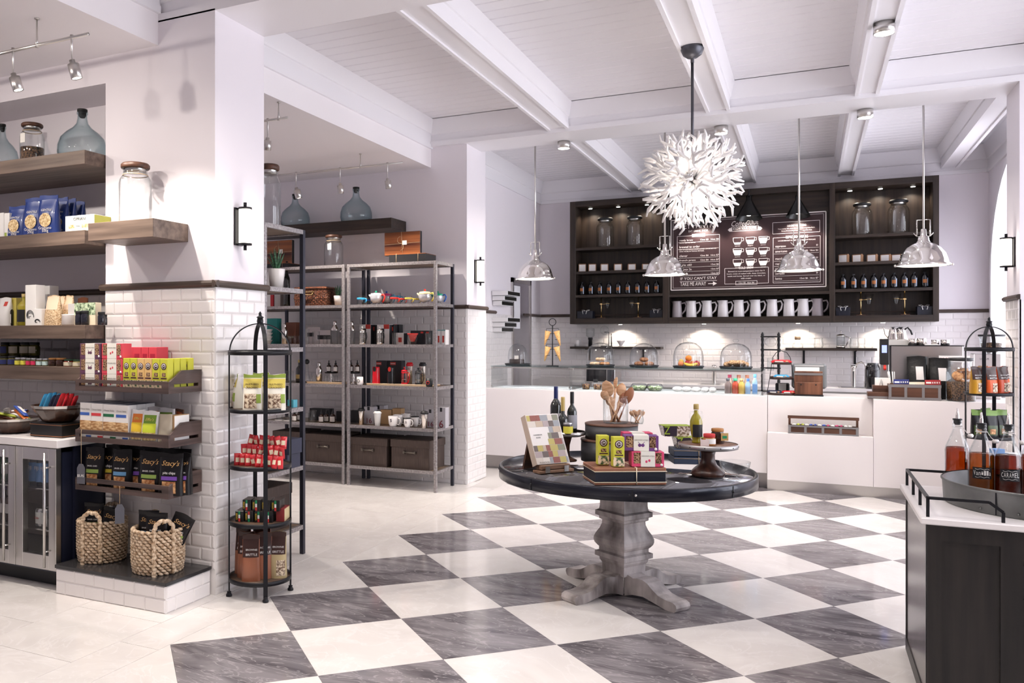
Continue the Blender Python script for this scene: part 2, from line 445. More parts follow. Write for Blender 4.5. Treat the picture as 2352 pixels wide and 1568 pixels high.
for xa, xb in [(XS+.05, -2.26), (-2.01, -.84), (-.58, .28), (.53, 1.36)]: boards(xa, xb, 8.49, YW-.05)

# wall tile -----------------------------------------------------------------------------------------
TW, TH = .152, .0762
tmesh = {}
def subway(parent, face, a0, a1, z0, z1, pos, flip=0, limit=300, single=True):
    """brick-laid bevelled tiles. face: '-y' wall facing the camera (a = x), '+x' or '-x' walls (a = y); pos = the wall plane"""
    cells = []; row = 0; z = z1
    while z > z0+.004:
        zz = max(z-TH, z0); h = z-zz
        a = a0-(TW/2 if row % 2 else 0)
        while a < a1-.004:
            p, q = max(a, a0), min(a+TW, a1)
            if q-p > .012: cells.append((p, q, zz, z))
            a += TW
        z = zz; row += 1
    def geo(w, h):
        b = min(.011, w*.3, h*.3); t = .0048; g = .0009; x, y = w/2-g, h/2-g; m = MB()
        m.add([(-x,0,-y),(x,0,-y),(x,0,y),(-x,0,y),(-x,-t*.45,-y),(x,-t*.45,-y),(x,-t*.45,y),(-x,-t*.45,y),(-x+b,-t,-y+b),(x-b,-t,-y+b),(x-b,-t,y-b),(-x+b,-t,y-b)],
              [(0,1,5,4),(1,2,6,5),(2,3,7,6),(3,0,4,7),(4,5,9,8),(5,6,10,9),(6,7,11,10),(7,4,8,11),(8,9,10,11)])
        return m
    rz = {'-y': 0, '+x': PI/2, '-x': -PI/2}[face]
    cells.sort(key=lambda c: -c[3])
    rest = MB()
    for idx, (p, q, zz, zt) in enumerate(cells):
        w, h = round(q-p, 4), round(zt-zz, 4)
        c = ((p+q)/2, pos, (zz+zt)/2) if face == '-y' else (pos, (p+q)/2, (zz+zt)/2)
        if single and idx < limit:
            if (w, h) not in tmesh: tmesh[(w, h)] = geo(w, h).mesh('wall_tile')
            link('wall_tile', tmesh[(w, h)], TILE, parent, c, rz)
        else:
            st = len(rest.v); g = geo(w, h); rest.add(g.v, g.f); rest.xf(Matrix.Translation(c) @ Matrix.Rotation(rz, 4, 'Z'), st)
    if rest.v: stuff(rest.build('wall_tiles', TILE, parent))
def backing(parent, x0, x1, y0, y1, z0, z1): MB().box(x0, x1, y0, y1, z0, z1).build('grout_bed', GROUT, parent)
zt = ZRAIL-.02
backing(wallA, -3.955, XA+.006, YA0-.006, YA0+.01, 0, zt); subway(wallA, '-y', -3.955, XA+.004, .15, zt, YA0-.006)
backing(wallA, XA-.01, XA+.006, YA0, YA1, 0, zt); subway(wallA, '+x', YA0-.004, YA1, 0, zt, XA+.006, limit=170)
backing(wallbay, -6.8, XA-.03, YB0-.006, YB0+.01, 0, zt); subway(wallbay, '-y', -5.06, XA-.03, 0, zt, YB0-.006)
backing(wallbay, XA-.04, XA-.024, YB0, YB1, 0, zt); subway(wallbay, '+x', YB0, YB1, 0, zt, XA-.024, limit=120)
backing(wallside, XS-.01, XS+.006, YB1, YW, 0, zt); subway(wallside, '+x', YB1, YW, .9, zt, XS+.006, single=False)
backing(wallback, XS, XR, YW-.006, YW+.01, 0, zt); subway(wallback, '-y', XS, XR, .92, zt, YW-.006)
backing(colC, XC-.006, XC+.01, 7.95, 8.42, 0, zt); subway(colC, '-x', 7.95, 8.42, .3, zt, XC-.006)
# niche
niche = struct(MB().box(-7, -3.962, YA0+.362, YA0+.369, 0, zt).build('wall_niche', GROUT))
subway(niche, '-y', -5.6, -3.962, .86, zt, YA0+.362)
# rails
RP = lambda s: [(0, -.02), (s*.018, -.02), (s*.028, -.008), (s*.03, .004), (s*.022, .014), (s*.012, .02), (0, .02)]
def rail_x(k, xa, xb, y, z=ZRAIL):
    return struct(MB().prism([(y+a, z+b) for a, b in RP(-1)], 'x', xa, xb).build('trim_%d' % k, RAILW))
def rail_y(k, ya, yb, x, s, z=ZRAIL):
    return struct(MB().prism([(x+a, z+b) for a, b in RP(s)], 'y', ya, yb).build('trim_%d' % k, RAILY))
rail_x(40, -3.99, XA+.03, YA0); rail_y(41, YA0-.03, YA1+.03, XA, 1); rail_x(42, -7, -3.962, YA0+.368)
rail_x(43, -6.8, XA-.0, YB0); rail_y(44, YB0-.03, YB1+.03, XA-.03, 1); rail_y(45, YB1, 9.90, XS, 1); rail_y(45, 11.02, YW, XS, 1); rail_x(46, XS, XR, YW)
rail_y(47, 7.92, 8.45, XC, -1)
# ================================================================ builders for goods and vessels
TXT = {}
def text_mesh(s, shear=0.0, sp=1.0):
    k = (s, shear, sp)
    if k not in TXT:
        cu = bpy.data.curves.new('lettering', 'FONT'); cu.body = s; cu.size = 1.0; cu.align_x = 'CENTER'; cu.align_y = 'CENTER'
        cu.resolution_u = 2; cu.extrude = .012; cu.shear = shear; cu.space_character = sp; cu.space_line = .95
        o = bpy.data.objects.new('lettering', cu)
        me = bpy.data.meshes.new_from_object(o)
        bpy.data.objects.remove(o); bpy.data.curves.remove(cu)
        me.materials.clear()
        xs = [v.co.x for v in me.vertices] or [0, 1]; ys = [v.co.y for v in me.vertices] or [0, 1]
        TXT[k] = (me, max(xs)-min(xs), max(ys)-min(ys))
    return TXT[k]
TXM = {}
def text(parent, s, w, pos, m, rot=(PI/2, 0, 0), shear=0.0, h=None, sp=1.0, name='lettering'):
    me, tw, th = text_mesh(s, shear, sp)
    k = (s, shear, sp, m.name)
    if k not in TXM: TXM[k] = me.copy(); TXM[k].materials.append(m)
    o = link(name, TXM[k], None, parent, pos, rot)
    sx = w/tw; sy = sx if h is None else h/th
    o.scale = (sx, sy, max(.02, min(sx, sy)))
    return o
def C_(name, r, g, b, rough=.5, **k): return mat(name, (r, g, b), rough, **k)
K = C_('print_black', .012, .012, .014); WT = C_('print_white', .82, .80, .78); GOLD = C_('print_gold', .62, .36, .14, .4)
CREAM = C_('print_cream', .80, .70, .52); CARD = C_('kraft_card', .42, .26, .13, .7)
def span(uL, uR, y): a, b = xat(uL, y), xat(uR, y); return (a+b)/2, abs(b-a)
def rise(u, v, y, z): return onY(u, v, y).z - z
def panel(parent, name, m, x0, x1, z0, z1, y, t=.0008): return MB().box(x0, x1, y-t, y, z0, z1).build(name, m, parent)
def side_panel(parent, name, m, x, y0, y1, z0, z1, t=.0008): return MB().box(x, x+t, y0, y1, z0, z1).build(name, m, parent)

def carton(name, label, cat, loc, w, d, h, m, rz=0.0, group=None, panels=(), texts=(), side=None, top=None):
    """box of goods, base centre at loc, front towards -y. panels: (part name, material, x0, x1, z0, z1) as fractions of the front"""
    t = thing(name, label, cat, loc, rz, group)
    MB().box(-w/2, w/2, -d/2, d/2, 0, h, .0015).build('box_body', m, t)
    for nm, pm_, a, b, c, e in panels: panel(t, nm, pm_, -w/2+a*w, -w/2+b*w, c*h, e*h, -d/2)
    for s_, tw, a, c, tm, *r in texts: text(t, s_, tw*w, (-w/2+a*w, -d/2-.0014, c*h), tm, shear=r[0] if r else 0)
    if side: side_panel(t, 'side_print', side, w/2, -d/2+.003, d/2-.003, .003, h-.003)
    if top: MB().box(-w/2+.003, w/2-.003, -d/2+.003, d/2-.003, h, h+.0008).build('top_flap', top, t)
    return t

def pouch(name, label, cat, loc, w, h, d, m, rz=0.0, group=None, panels=(), texts=(), seed=1, crimp=None, tilt=0.0, topw=1.0, lean=0.0):
    """soft bag with a gusset below and a pinched top; panels and texts as fractions of the front"""
    t = thing(name, label, cat, loc, (tilt, lean, rz), group)
    rnd = random.Random(seed)
    ph = [rnd.uniform(0, 6) for _ in range(4)]
    def prof(b): return max(.05, (1-.12*(1-b)**2)*(1-max(0, (b-.30)/.62)**1.35)) if b < .9 else .05
    def front(a, b, off=0.0):
        ww = w*(1-(1-topw)*b)*(1-.05*math.sin(PI*b))
        x = (a-.5)*ww
        y = -(d/2)*prof(b)*(1-.45*abs(2*a-1)**3) + .012*w*10*.1*math.sin(9*a+ph[0]+4*b)*math.sin(7*b+ph[1])
        return Vector((x, y-off, b*h+.004*math.sin(6*a+ph[2])*(b > .9)))
    nx, nz = 8, 9
    mb = MB(); vs = []; 
    for j in range(nz):
        b = j/(nz-1)
        for i in range(nx): vs.append(front(i/(nx-1), b))
        for i in range(nx-1, -1, -1):
            p = front(i/(nx-1), b); vs.append(Vector((p.x, (d/2)*prof(b)*(1-.45*abs(2*i/(nx-1)-1)**3)+.002, p.z)))
    n2 = 2*nx; fs = []
    for j in range(nz-1):
        for i in range(n2): k_ = (i+1) % n2; fs.append((j*n2+i, j*n2+k_, (j+1)*n2+k_, (j+1)*n2+i))
    mb.add(vs, fs, True); mb.add([vs[i] for i in range(n2)], [tuple(reversed(range(n2)))]); mb.add([vs[(nz-1)*n2+i] for i in range(n2)], [tuple(range(n2))])
    mb.build('bag_body', m, t)
    for nm, pm_, a0, a1, b0, b1 in panels:
        g = MB(); g.grid(lambda a, b: front(a0+(a1-a0)*a, b0+(b1-b0)*b, .0016), 5, 5)
        g.build(nm, pm_, t)
    if crimp is not None:
        g = MB()
        g.grid(lambda a, b: front(a, .9+.1*b, .0016), 6, 2); g.build('top_seal', crimp, t)
    for s_, tw, a, b, tm, *r in texts:
        p = front(a, b, .0035); q = front(a, b+.05, .0035)
        al = math.atan2(q.y-p.y, q.z-p.z)
        text(t, s_, tw*w, p, tm, rot=(PI/2-al, 0, 0), shear=r[0] if r else 0)
    return t

def arc_label(r, z0, z1, half, n=8, a_mid=-PI/2):
    g = MB(); g.grid(lambda a, b: Vector((r*math.cos(a_mid-half+2*half*a), r*math.sin(a_mid-half+2*half*a), z0+(z1-z0)*b)), n, 2); return g
def vessel(name, label, cat, loc, prof, m, cap=None, capm=None, lab=None, group=None, rz=0.0, n=20, extra=()):
    """turned vessel: prof of (radius, z); cap = profile of the closure; lab = (radius, z0, z1, half angle, material[, part name])"""
    t = thing(name, label, cat, loc, rz, group)
    MB().lathe(prof, n).build('body', m, t)
    if cap: MB().lathe(cap, n).build('cap', capm, t)
    if lab:
        for L in (lab if isinstance(lab, list) else [lab]): arc_label(L[0], L[1], L[2], L[3]).build('label', L[4], t)
    for nm, pr, mm in extra: MB().lathe(pr, n).build(nm, mm, t)
    return t
def glass_prof(outer, th=.003):
    """closed double wall from an outer profile starting at the axis"""
    inner = [(max(r-th, 0), z+(th if r < 1e-6 or i < 2 else 0)) for i, (r, z) in enumerate(outer)]
    return outer + [(max(outer[-1][0]-th*.5, 0), outer[-1][1]+th*.5)] + list(reversed(inner))
def jar(name, label, loc, r, h, content, lid, group=None, lab=None, lidh=.2, cat='jar', rz=0.0, fill=.78):
    """small preserve jar: glass is read through its filling, so the filling is modelled just inside a thin clear wall"""
    b = h*(1-lidh)
    return vessel(name, label, cat, loc, [(0,0),(r*.9,0),(r,h*.05),(r,b*.80),(r*.82,b*.95),(r*.82,b)], content,
                  [(r*.86,b-.001),(r*.9,b),(r*.9,h*.97),(r*.84,h),(0,h)], lid, lab and (r+.0008, lab[1]*h, lab[2]*h, lab[3] if len(lab) > 3 else 1.0, lab[0]), group, rz, n=16)
DARKGL = mat('dark_bottle_glass', (.008,.010,.008), .06, spec=.7, coat=.6)
AMBERGL = mat('amber_glass', (.030,.010,.004), .06, coat=.6)
LIDW = wood('lid_walnut', (.03,.012,.007), (.11,.045,.025), 'x')
TWINE = C_('jute_twine', .50, .36, .22, .9)
BEANS = mat('coffee_beans', (.05,.024,.012), .5, var=((90,90,90), 2, (.02,.009,.005), (.22,.115,.05), .40, .62), bump=(160, .9, .01))
TAGC = C_('paper_tag', .80, .77, .72, .8)

def demijohn(label, loc, r, h, group):
    t = thing('glass_demijohn', label, 'bottle', loc, random.uniform(0, 3), group)
    o = [(0,0),(r*.80,0),(r*.93,h*.02),(r,h*.14),(r*.985,h*.28),(r*.88,h*.43),(r*.66,h*.54),(r*.40,h*.63),(r*.245,h*.72),(r*.195,h*.82),(r*.185,h*.90),(r*.225,h*.905),(r*.225,h*.945),(r*.185,h*.95)]
    MB().lathe(glass_prof(o, .004), 36).build('body', GREENGL, t)
    MB().lathe([(r*.10,h*.84),(r*.150,h*.88),(r*.165,h*.955),(r*.21,h*.957),(r*.21,h),(0,h)], 20).build('stopper', C_('black_rubber', .01,.01,.01,.5), t)
    return t
def big_jar(label, loc, r, h, group, fill=None, lidm=None, tagm=False, rz=0.0, tilt=0.0):
    t = thing('glass_storage_jar', label, 'jar', loc, rz, group)
    o = [(0,0),(r*.86,0),(r*.96,h*.015),(r,h*.05),(r,h*.66),(r*.94,h*.73),(r*.80,h*.79),(r*.74,h*.82),(r*.74,h*.88)]
    MB().lathe(glass_prof(o, .0035), 32).build('body', GLASS, t)
    lm = lidm or LIDW
    lid = MB().lathe([(0,h*.845),(r*.66,h*.845),(r*.66,h*.90)], 28)
    lid.build('lid_seal', STEEL, t)
    l = MB().lathe([(r*.70,h*.90),(r*.84,h*.905),(r*.88,h*.925),(r*.88,h*.965),(r*.80,h*.99),(0,h)], 28); l.xf(Matrix.Translation((0,0,h*.9)) @ Matrix.Rotation(tilt, 4, 'Y') @ Matrix.Translation((0,0,-h*.9)))
    l.build('lid', lm, t)
    if fill: MB().lathe([(0,.006),(r*.9,.006),(r*.95,h*.04),(r*.95,h*fill),(r*.5,h*fill*1.03),(0,h*fill)], 24).build('coffee_beans', BEANS, t)
    if tagm:
        MB().tube([(r*.76*math.cos(a), r*.76*math.sin(a), h*.80) for a in [2*PI*k/20 for k in range(20)]], .0025, 6, closed=True).build('twine', TWINE, t)
        a = -PI/2+.1; g = MB().box(-.022, .022, -.001, .001, -.05, .012); g.xf(Matrix.Translation((r*1.02*math.cos(a), r*1.02*math.sin(a)-.003, h*.66)))
        g.build('paper_tag', TAGC, t)
    return t

# ================================================================ left: niche shelves, cooler, tray shelves
NX1 = -3.966
def zof(u, v): return onX(u, v, NX1).z
NYF = 3.745                                                        # front of the niche shelves
ZSH = [onX(200, 345, NX1).z, onX(199.5, 528.5, NX1).z, onX(195.5, 746, NX1).z, 1.318]
for zt_, lb in zip(ZSH, ('highest thick oak shelf in the left niche holding demijohns', 'second oak niche shelf from the top carrying blue bags', 'third oak niche shelf from the top carrying oils and pasta', 'lowest oak niche shelf carrying rows of small jars')):
    tag(MB().box(-6.6, NX1, NYF, YA0+.36, zt_-.085, zt_, .002).build('floating_shelf', SHELFOAK), lb, 'shelf', 'floating oak shelves in the niche')
def nplace(uL, uR, vT, k, yf, dd):
    """front face from uL to uR on the plane yf of niche shelf k, top at vT -> centre, width, height"""
    x, w = span(uL, uR, yf); z = ZSH[k]
    return (x, yf+dd/2, z), w, max(.02, rise((uL+uR)/2, vT, yf, z))
# shelf 1
p = (xat(181, 3.95), 3.98, ZSH[0]); demijohn('large pale demijohn with black stopper at the end of the top niche shelf', p, 55*mpx(p), 118*mpx(p), 'glass demijohns')
p = (xat(-3, 3.95), 3.98, ZSH[0]); demijohn('demijohn cut off by the left edge of the picture', p, 36*mpx(p)*1.0, 108*mpx(p), 'glass demijohns')
p = (xat(74, 3.92), 3.92, ZSH[0]); big_jar('wood-lidded jar half full of coffee beans on the top niche shelf', p, 27*mpx(p), 95*mpx(p), 'glass storage jars', fill=.40, tagm=True)
# shelf 2: blue pasta bags
BLUEB = mat('blue_foil', (.018,.045,.22), .32, coat=.2); FOODB = mat('pasta_photo', (.8,.6,.3), .6, var=((90,90,90), 2, (.45,.25,.08), (.90,.74,.45), .35, .65))
bl = [(11,49,472,3.80,'small blue pasta bag at the left end of its shelf'),(48,90,453,3.80,'blue pasta bag second from the left on its shelf'),(81,124,447,3.79,'largest blue pasta bag in the front row of its shelf'),(119,147,452,3.90,'blue pasta bag just behind the front row, left one'),(139,165,455,3.97,'blue pasta bag third row back'),(158,186,461,4.05,'darkest blue pasta bag at the back right')]
def round_window(t, x, z, y, r, m, nm='round_window'):
    MB().lathe([(0,0),(r,0),(r,.0008),(0,.0008)], 20).xf(Matrix.Translation((x, y, z)) @ Matrix.Rotation(PI/2, 4, 'X')).build(nm, m, t)
for k_, (a, b, vt, yf, lb) in enumerate(bl):
    p, w, h = nplace(a, b, vt, 1, yf, .07)
    t = pouch('pasta_bag', lb, 'bag', p, w*.97, h, .075, BLUEB, rz=.15, group='blue pasta bags', seed=k_, topw=.86, crimp=BLUEB,
              texts=[('GENTILE', .5, .5, .62, WT), ('pasta', .3, .5, .53, WT), ('Gragnano', .6, .5, .16, WT), ('500g', .3, .5, .09, WT)])
    g = MB(); R_ = w*.27
    g.grid(lambda a_, b_: Vector((R_*b_*math.cos(2*PI*a_), -.0375*.99-.0005, .36*h+R_*b_*math.sin(2*PI*a_))), 18, 2, closeu=True)
    g.build('round_window', FOODB, t)
CYEL = C_('lime_box_side', .55, .56, .10); CWHT = C_('pale_box', .80, .84, .78)
p, w, h = nplace(150, 216, 494, 1, 3.77, .14)
carton('pasta_carton', 'pale green pasta box with yellow end beside the blue bags', 'box', p, w, .14, h*1.0, CWHT, panels=[('food_window', FOODB, .12, .32, .2, .42), ('food_window', FOODB, .58, .80, .2, .42)], texts=[('CIPRIANI', .42, .5, .76, K), ('FOOD', .13, .45, .32, K, .3)], side=CYEL)
p, w, h = nplace(216, 240, 497, 1, 3.80, .2)
carton('pasta_carton', 'second pale green pasta box, half hidden behind the extension shelf', 'box', (NX1-.09, 4.06, ZSH[1]), .16, .11, h, CWHT, side=CYEL)
for a, b, l2 in ((-14, 9, 'first'), (9, 22, 'second')):
    p, w, h = nplace(a, b, 489, 1, 3.80, .1)
    carton('flat_carton', 'tall white carton at far left of the blue bag shelf, %s from the edge' % ('leftmost' if l2 == 'first' else 'next'), 'box', p, w*.95, .1, h, WT, panels=[('green_corner', C_('leaf_green', .35, .45, .08), .1, .5, .04, .2)])
# shelf 3
OLIVE = mat('olive_oil', (.30,.25,.015), .06, coat=.5); YELB = C_('yellow_box', .62, .52, .12)
p, w, h = nplace(-14, 13, 683, 2, 3.80, .09); pouch('white_bag', 'white paper bag with red pepper sketch at far left', 'bag', p, w, h, .09, WT, panels=[('red_sketch', C_('pepper_red', .6, .05, .03), .55, .8, .70, .86)])
def bottle_prof(r, h, neck=.3, body=.62): return [(0,0),(r*.92,0),(r,h*.02),(r,h*body),(r*.85,h*(body+.06)),(r*neck,h*(body+.16)),(r*neck,h*.93)]
def oil(uL, uR, vt, yf, m, lb, capm, labm=None, rr=1.0):
    x, w = span(uL, uR, yf); r = w/2*rr; h = rise((uL+uR)/2, vt, yf, ZSH[2])
    return vessel('oil_bottle', lb, 'bottle', (x, yf+r, ZSH[2]), bottle_prof(r, h), m, [(r*.36,h*.90),(r*.36,h),(0,h)], capm, labm and (r+.0008, h*.12, h*.5, 1.0, labm), n=16, group='bottles on the niche shelf')
oil(12, 23, 694, 3.83, DARKGL, 'narrow dark bottle with pale label left of the yellow box', K, WT)
p, w, h = nplace(24, 37, 684, 2, 3.86, .06); carton('oil_carton', 'slim yellow carton behind the green oil bottle', 'box', p, w, .06, h, YELB)
oil(33, 53, 674, 3.80, OLIVE, 'green olive oil bottle with gold cap on the niche shelf', C_('gold_cap', .45, .33, .12, .4), K)
oil(54, 62, 678, 3.92, OLIVE, 'second olive oil bottle, mostly hidden behind a white carton', C_('gold_cap', .45, .33, .12, .4))
def swirl(t, w, h, d, n=3):
    m = MB()
    for k_ in range(n):
        pts = [(w*.34*(1-.22*k_)*math.cos(a)-.01*w*k_, -d/2-.0012, h*(.20)+h*.14*(1-.25*k_)*math.sin(a)+h*.02*a) for a in [0.3*j+.6*k_ for j in range(14)]]
        m.tube(pts, .0022-.0004*k_, 5)
    m.build('ink_swirl', K, t)
p, w, h = nplace(58, 82, 654, 2, 3.79, .075); t = carton('tall_carton', 'tall white carton with black ink swirls, front one', 'box', p, w, .075, h, WT, group='white swirl cartons'); swirl(t, w, h, .075)
p, w, h = nplace(91, 114, 656, 2, 3.93, .075); carton('tall_carton', 'tall plain white carton standing behind the pasta bags', 'box', p, w, .075, h, WT, group='white swirl cartons')
LAV = mat('lavender_bottle', (.42,.40,.52), .15, coat=.4)
oil(80, 89, 680, 3.86, LAV, 'slim lavender bottle, left of a pair', LAV); oil(89, 98, 681, 3.86, LAV, 'slim lavender bottle, right of a pair', LAV)
p, w, h = nplace(78, 95, 709, 2, 3.78, .05); t = carton('small_carton', 'short white carton with ink heart in front of lavender bottles', 'box', p, w, .05, h, WT); swirl(t, w, h, .05, 2)
PASTA = mat('dry_pasta', (.66,.46,.26), .6, var=((120,60,120), 3, (.42,.25,.12), (.82,.64,.42), .35, .65), bump=(110, .8, .01)); TOPP = C_('paper_header', .78, .58, .42)
for k_, (a, b, vt, yf) in enumerate([(96,131,678,3.79),(121,142,680,3.87),(140,161,678,3.88)]):
    p, w, h = nplace(a, b, vt, 2, yf, .07)
    pouch('clear_pasta_bag', '%s bag of pale pasta with peach paper header' % ('large front', 'middle', 'right-hand')[k_], 'bag', p, w, h, .08, PASTA, group='pasta bags with peach headers', seed=20+k_, topw=.8, panels=[('paper_header', TOPP, .04, .96, .52, .97)])
x, w = span(132, 160, 3.79)
vessel('ceramic_crock', 'small white ceramic crock in front of the pasta bags', 'crock', (x, 3.79+w/2, ZSH[2]), [(0,0),(w*.44,0),(w*.5,.006),(w*.47,.062),(w*.5,.068),(w*.44,.07),(w*.42,.06),(0,.06)], C_('white_glaze', .82,.78,.76,.2))
p, w, h = nplace(156, 172, 697, 2, 3.84, .06); carton('small_carton', 'grey printed carton beside the leaf picture box', 'box', p, w, .06, h, C_('grey_print', .55,.53,.52), side=YELB)
p, w, h = nplace(172, 195, 683, 2, 3.98, .05); pouch('kraft_bag', 'brown kraft bag peeking above the leaf picture box', 'bag', p, w, h, .06, C_('kraft', .22,.07,.03,.7))
LEAFP = mat('leaf_photo', (.2,.35,.15), .5, var=((60,60,60), 5, (.02,.06,.02), (.55,.66,.45), .38, .6)); 
p, w, h = nplace(171, 219, 695, 2, 3.83, .05); carton('gift_carton', 'box printed with green leaves and cream grid base', 'box', p, w, .05, h, CREAM, panels=[('leaf_photo', LEAFP, 0, 1, .46, 1.0)])
for k_, (a, b, vt, yf) in enumerate([(168,181,714,3.79),(181,195,713,3.79),(220,233,716,3.79),(233,241,722,3.82)]):
    x, w = span(a, b, yf); h = rise(a, vt, yf, ZSH[2])
    jar('dark_jar', 'small black-lidded dark jar on the oil shelf, %s from the left' % ORD[k_], (x, yf+w/2, ZSH[2]), w/2, h, mat('dark_preserve', (.012,.012,.02), .1, coat=.5), K, 'dark jars on the oil shelf')
# shelf 4: two rows of jars
def jrow(lst, z, yf, grp):
    for a, b, vt, content, lid, lm, lb in lst:
        x, w = span(a, b, yf); r = w/2*.97; h = onY((a+b)/2, vt, yf).z - z
        jar('preserve_jar', lb, (x, yf+r, z), r, h, content, lid, grp, lm and (lm, .12, .62, 1.1))
BLK = K; NAVYL = C_('navy_label', .03,.04,.16); OLV = mat('olive_preserve', (.10,.09,.02), .1, coat=.5); CREML = C_('cream_label', .55,.50,.38)
yl, rd, pb = C_('yellow_label', .72,.66,.08), C_('raspberry_label', .62,.03,.10), C_('ice_label', .50,.66,.64)
SILV = mat('silver_lid', (.55,.55,.58), .3, metal=.8); BRN = mat('brown_preserve', (.035,.012,.006), .1, coat=.5); CORK = C_('cork_lid', .42,.19,.06,.6)
z4 = ZSH[3]
jrow([(-8,10,818,OLV,BLK,NAVYL,'blue-labelled jar at the far left of the lowest shelf'),(11,29,817,OLV,BLK,NAVYL,'second blue-labelled jar of the lowest shelf'),
      (29,42,821,OLV,SILV,yl,'yellow-labelled jar, left of its pair'),(42,55,821,OLV,SILV,yl,'yellow-labelled jar, right of its pair'),
      (55,66.5,822,OLV,SILV,rd,'raspberry-labelled jar, left of its pair'),(66.5,78,822,OLV,SILV,rd,'raspberry-labelled jar, right of its pair'),
      (78,92,823,OLV,SILV,pb,'ice-blue labelled jar, left of its pair'),(92,106,823,OLV,SILV,pb,'ice-blue labelled jar, right of its pair'),
      (105,122,822,BRN,CORK,None,'dark honey jar with cork-brown lid, left of its pair'),(122,140,822,BRN,CORK,None,'dark honey jar with cork-brown lid, right of its pair'),
      (139,160,825,mat('red_preserve',(.22,.02,.01),.1,coat=.5),C_('green_lid',.02,.06,.03),CREML,'red preserve jar with cream label and green lid'),
      (160,180,826,mat('gold_preserve',(.35,.28,.08),.1,coat=.5),C_('green_lid',.02,.06,.03),CREML,'gold preserve jar with cream label and green lid')], z4, 3.79, 'front row of jars on the lowest niche shelf')
zr = z4+.085
for k_, (a, b) in enumerate([(-6,11),(11,36),(37,60),(60,78)]):
    x, w = span(a, b, 3.93); r = min(w/2, .05)*.97; h0 = onY(a, 817, 3.93).z; h = onY(a, 786, 3.93).z
    jar('tall_jar', 'lower jar in the back row of the lowest shelf, %s from the left' % ORD[k_], (x, 3.93+r, z4), r, h0-z4, OLV, BLK, 'back row jars', (NAVYL if k_ < 1 else CREML, .2, .7, 1.0))
    jar('tall_jar', 'black-lidded jar stacked in the back row, %s from the left' % ORD[k_], (x, 3.93+r, h0+.0005), r, h-h0, OLV, BLK, 'stacked back row jars', (NAVYL if k_ < 1 else CREML, .2, .7, 1.0))

# counter and glass-door cooler
CZ, CY0, CX1 = .895, 3.545, -3.985
tag(MB().box(-6.6, CX1+.03, CY0-.02, YA0+.355, CZ-.048, CZ, .003).build('worktop', SOLID), 'white worktop above the glass-door cooler', 'worktop')
cool = thing('glass_door_cooler', 'stainless under-counter cooler with two glass doors and bar handles', 'cooler', (0, 0, 0))
DKNAVY = C_('dark_panel', .012,.014,.03,.35); INN = C_('cooler_lining', .42,.36,.30,.5)
body = MB(); cb0 = CY0+.045
body.box(-5.8, -5.75, cb0, YA0+.3, .09, CZ-.05).box(CX1-.018, CX1, cb0, YA0+.3, .09, CZ-.05).box(-5.8, CX1, cb0, YA0+.3, .09, .11).box(-5.8, CX1, cb0, YA0+.3, CZ-.08, CZ-.05)
body.build('body', DKNAVY, cool)
MB().box(-5.75, CX1-.018, YA0+.27, YA0+.28, .11, CZ-.08).build('lining', INN, cool)
MB().box(-5.8, CX1-.02, CY0+.09, YA0+.3, 0, .09).build('toe_kick', K, cool)
dx = [xat(35, CY0), CX1]
dx = [dx[0]-(dx[1]-dx[0]), dx[0], dx[1]]
zb_, ztp = .115, CZ-.055
for k_ in range(2):
    a, b = dx[k_]+.002, dx[k_+1]-.002; fw = .062
    o = MB().box(a, a+fw, CY0, CY0+.04, zb_, ztp, .002).box(b-fw, b, CY0, CY0+.04, zb_, ztp, .002).box(a+fw, b-fw, CY0, CY0+.04, zb_, zb_+.085, .002).box(a+fw, b-fw, CY0, CY0+.04, ztp-.075, ztp, .002)
    d_ = o.build('door', STEEL, cool)
    MB().box(a+fw, b-fw, CY0+.017, CY0+.023, zb_+.085, ztp-.075).build('pane', GLASS, d_)
    hx = b-.045
    MB().tube([(hx, CY0-.045, zb_+.03), (hx, CY0-.045, ztp-.02)], .0085, 12).tube([(hx, CY0-.045, zb_+.12), (hx, CY0+.002, zb_+.12)], .005, 8).tube([(hx, CY0-.045, ztp-.11), (hx, CY0+.002, ztp-.11)], .005, 8).build('handle', STEEL, d_)
for z_ in (.33, .58):
    MB().box(-5.74, CX1-.02, CY0+.07, YA0+.26, z_-.006, z_).build('wire_shelf', STEEL, cool)
# drinks inside
WATER = thinglass('water_bottle', (.86,.92,.97), (.5,.62,.75), 1.33); CAN = mat('silver_can', (.72,.70,.70), .25, metal=.9); GRN = mat('green_bottle', (.03,.10,.03), .08, coat=.5)
FIJIB = C_('water_label', .16,.32,.62,.4); PINK = C_('flower_pink', .7,.08,.25)
for k_, u in enumerate((75, 91, 104)):
    x = xat(u, CY0+.12); r = .031; h = .235
    t = vessel('water_bottle', 'square water bottle with blue label in the cooler, %s from the left' % ORD[k_], 'bottle', (x, CY0+.13, .581), [(0,0),(r,0),(r,h*.68),(r*.55,h*.83),(r*.4,h*.86),(r*.4,h*.93)], WATER, [(r*.45,h*.9),(r*.45,h),(0,h)], FIJIB, (r+.0008, h*.12, h*.62, 1.2, FIJIB), 'water bottles in the cooler', n=4, rz=PI/4*0)
    text(t, 'FIJI', .034, (0, -r-.003, h*.48), WT)
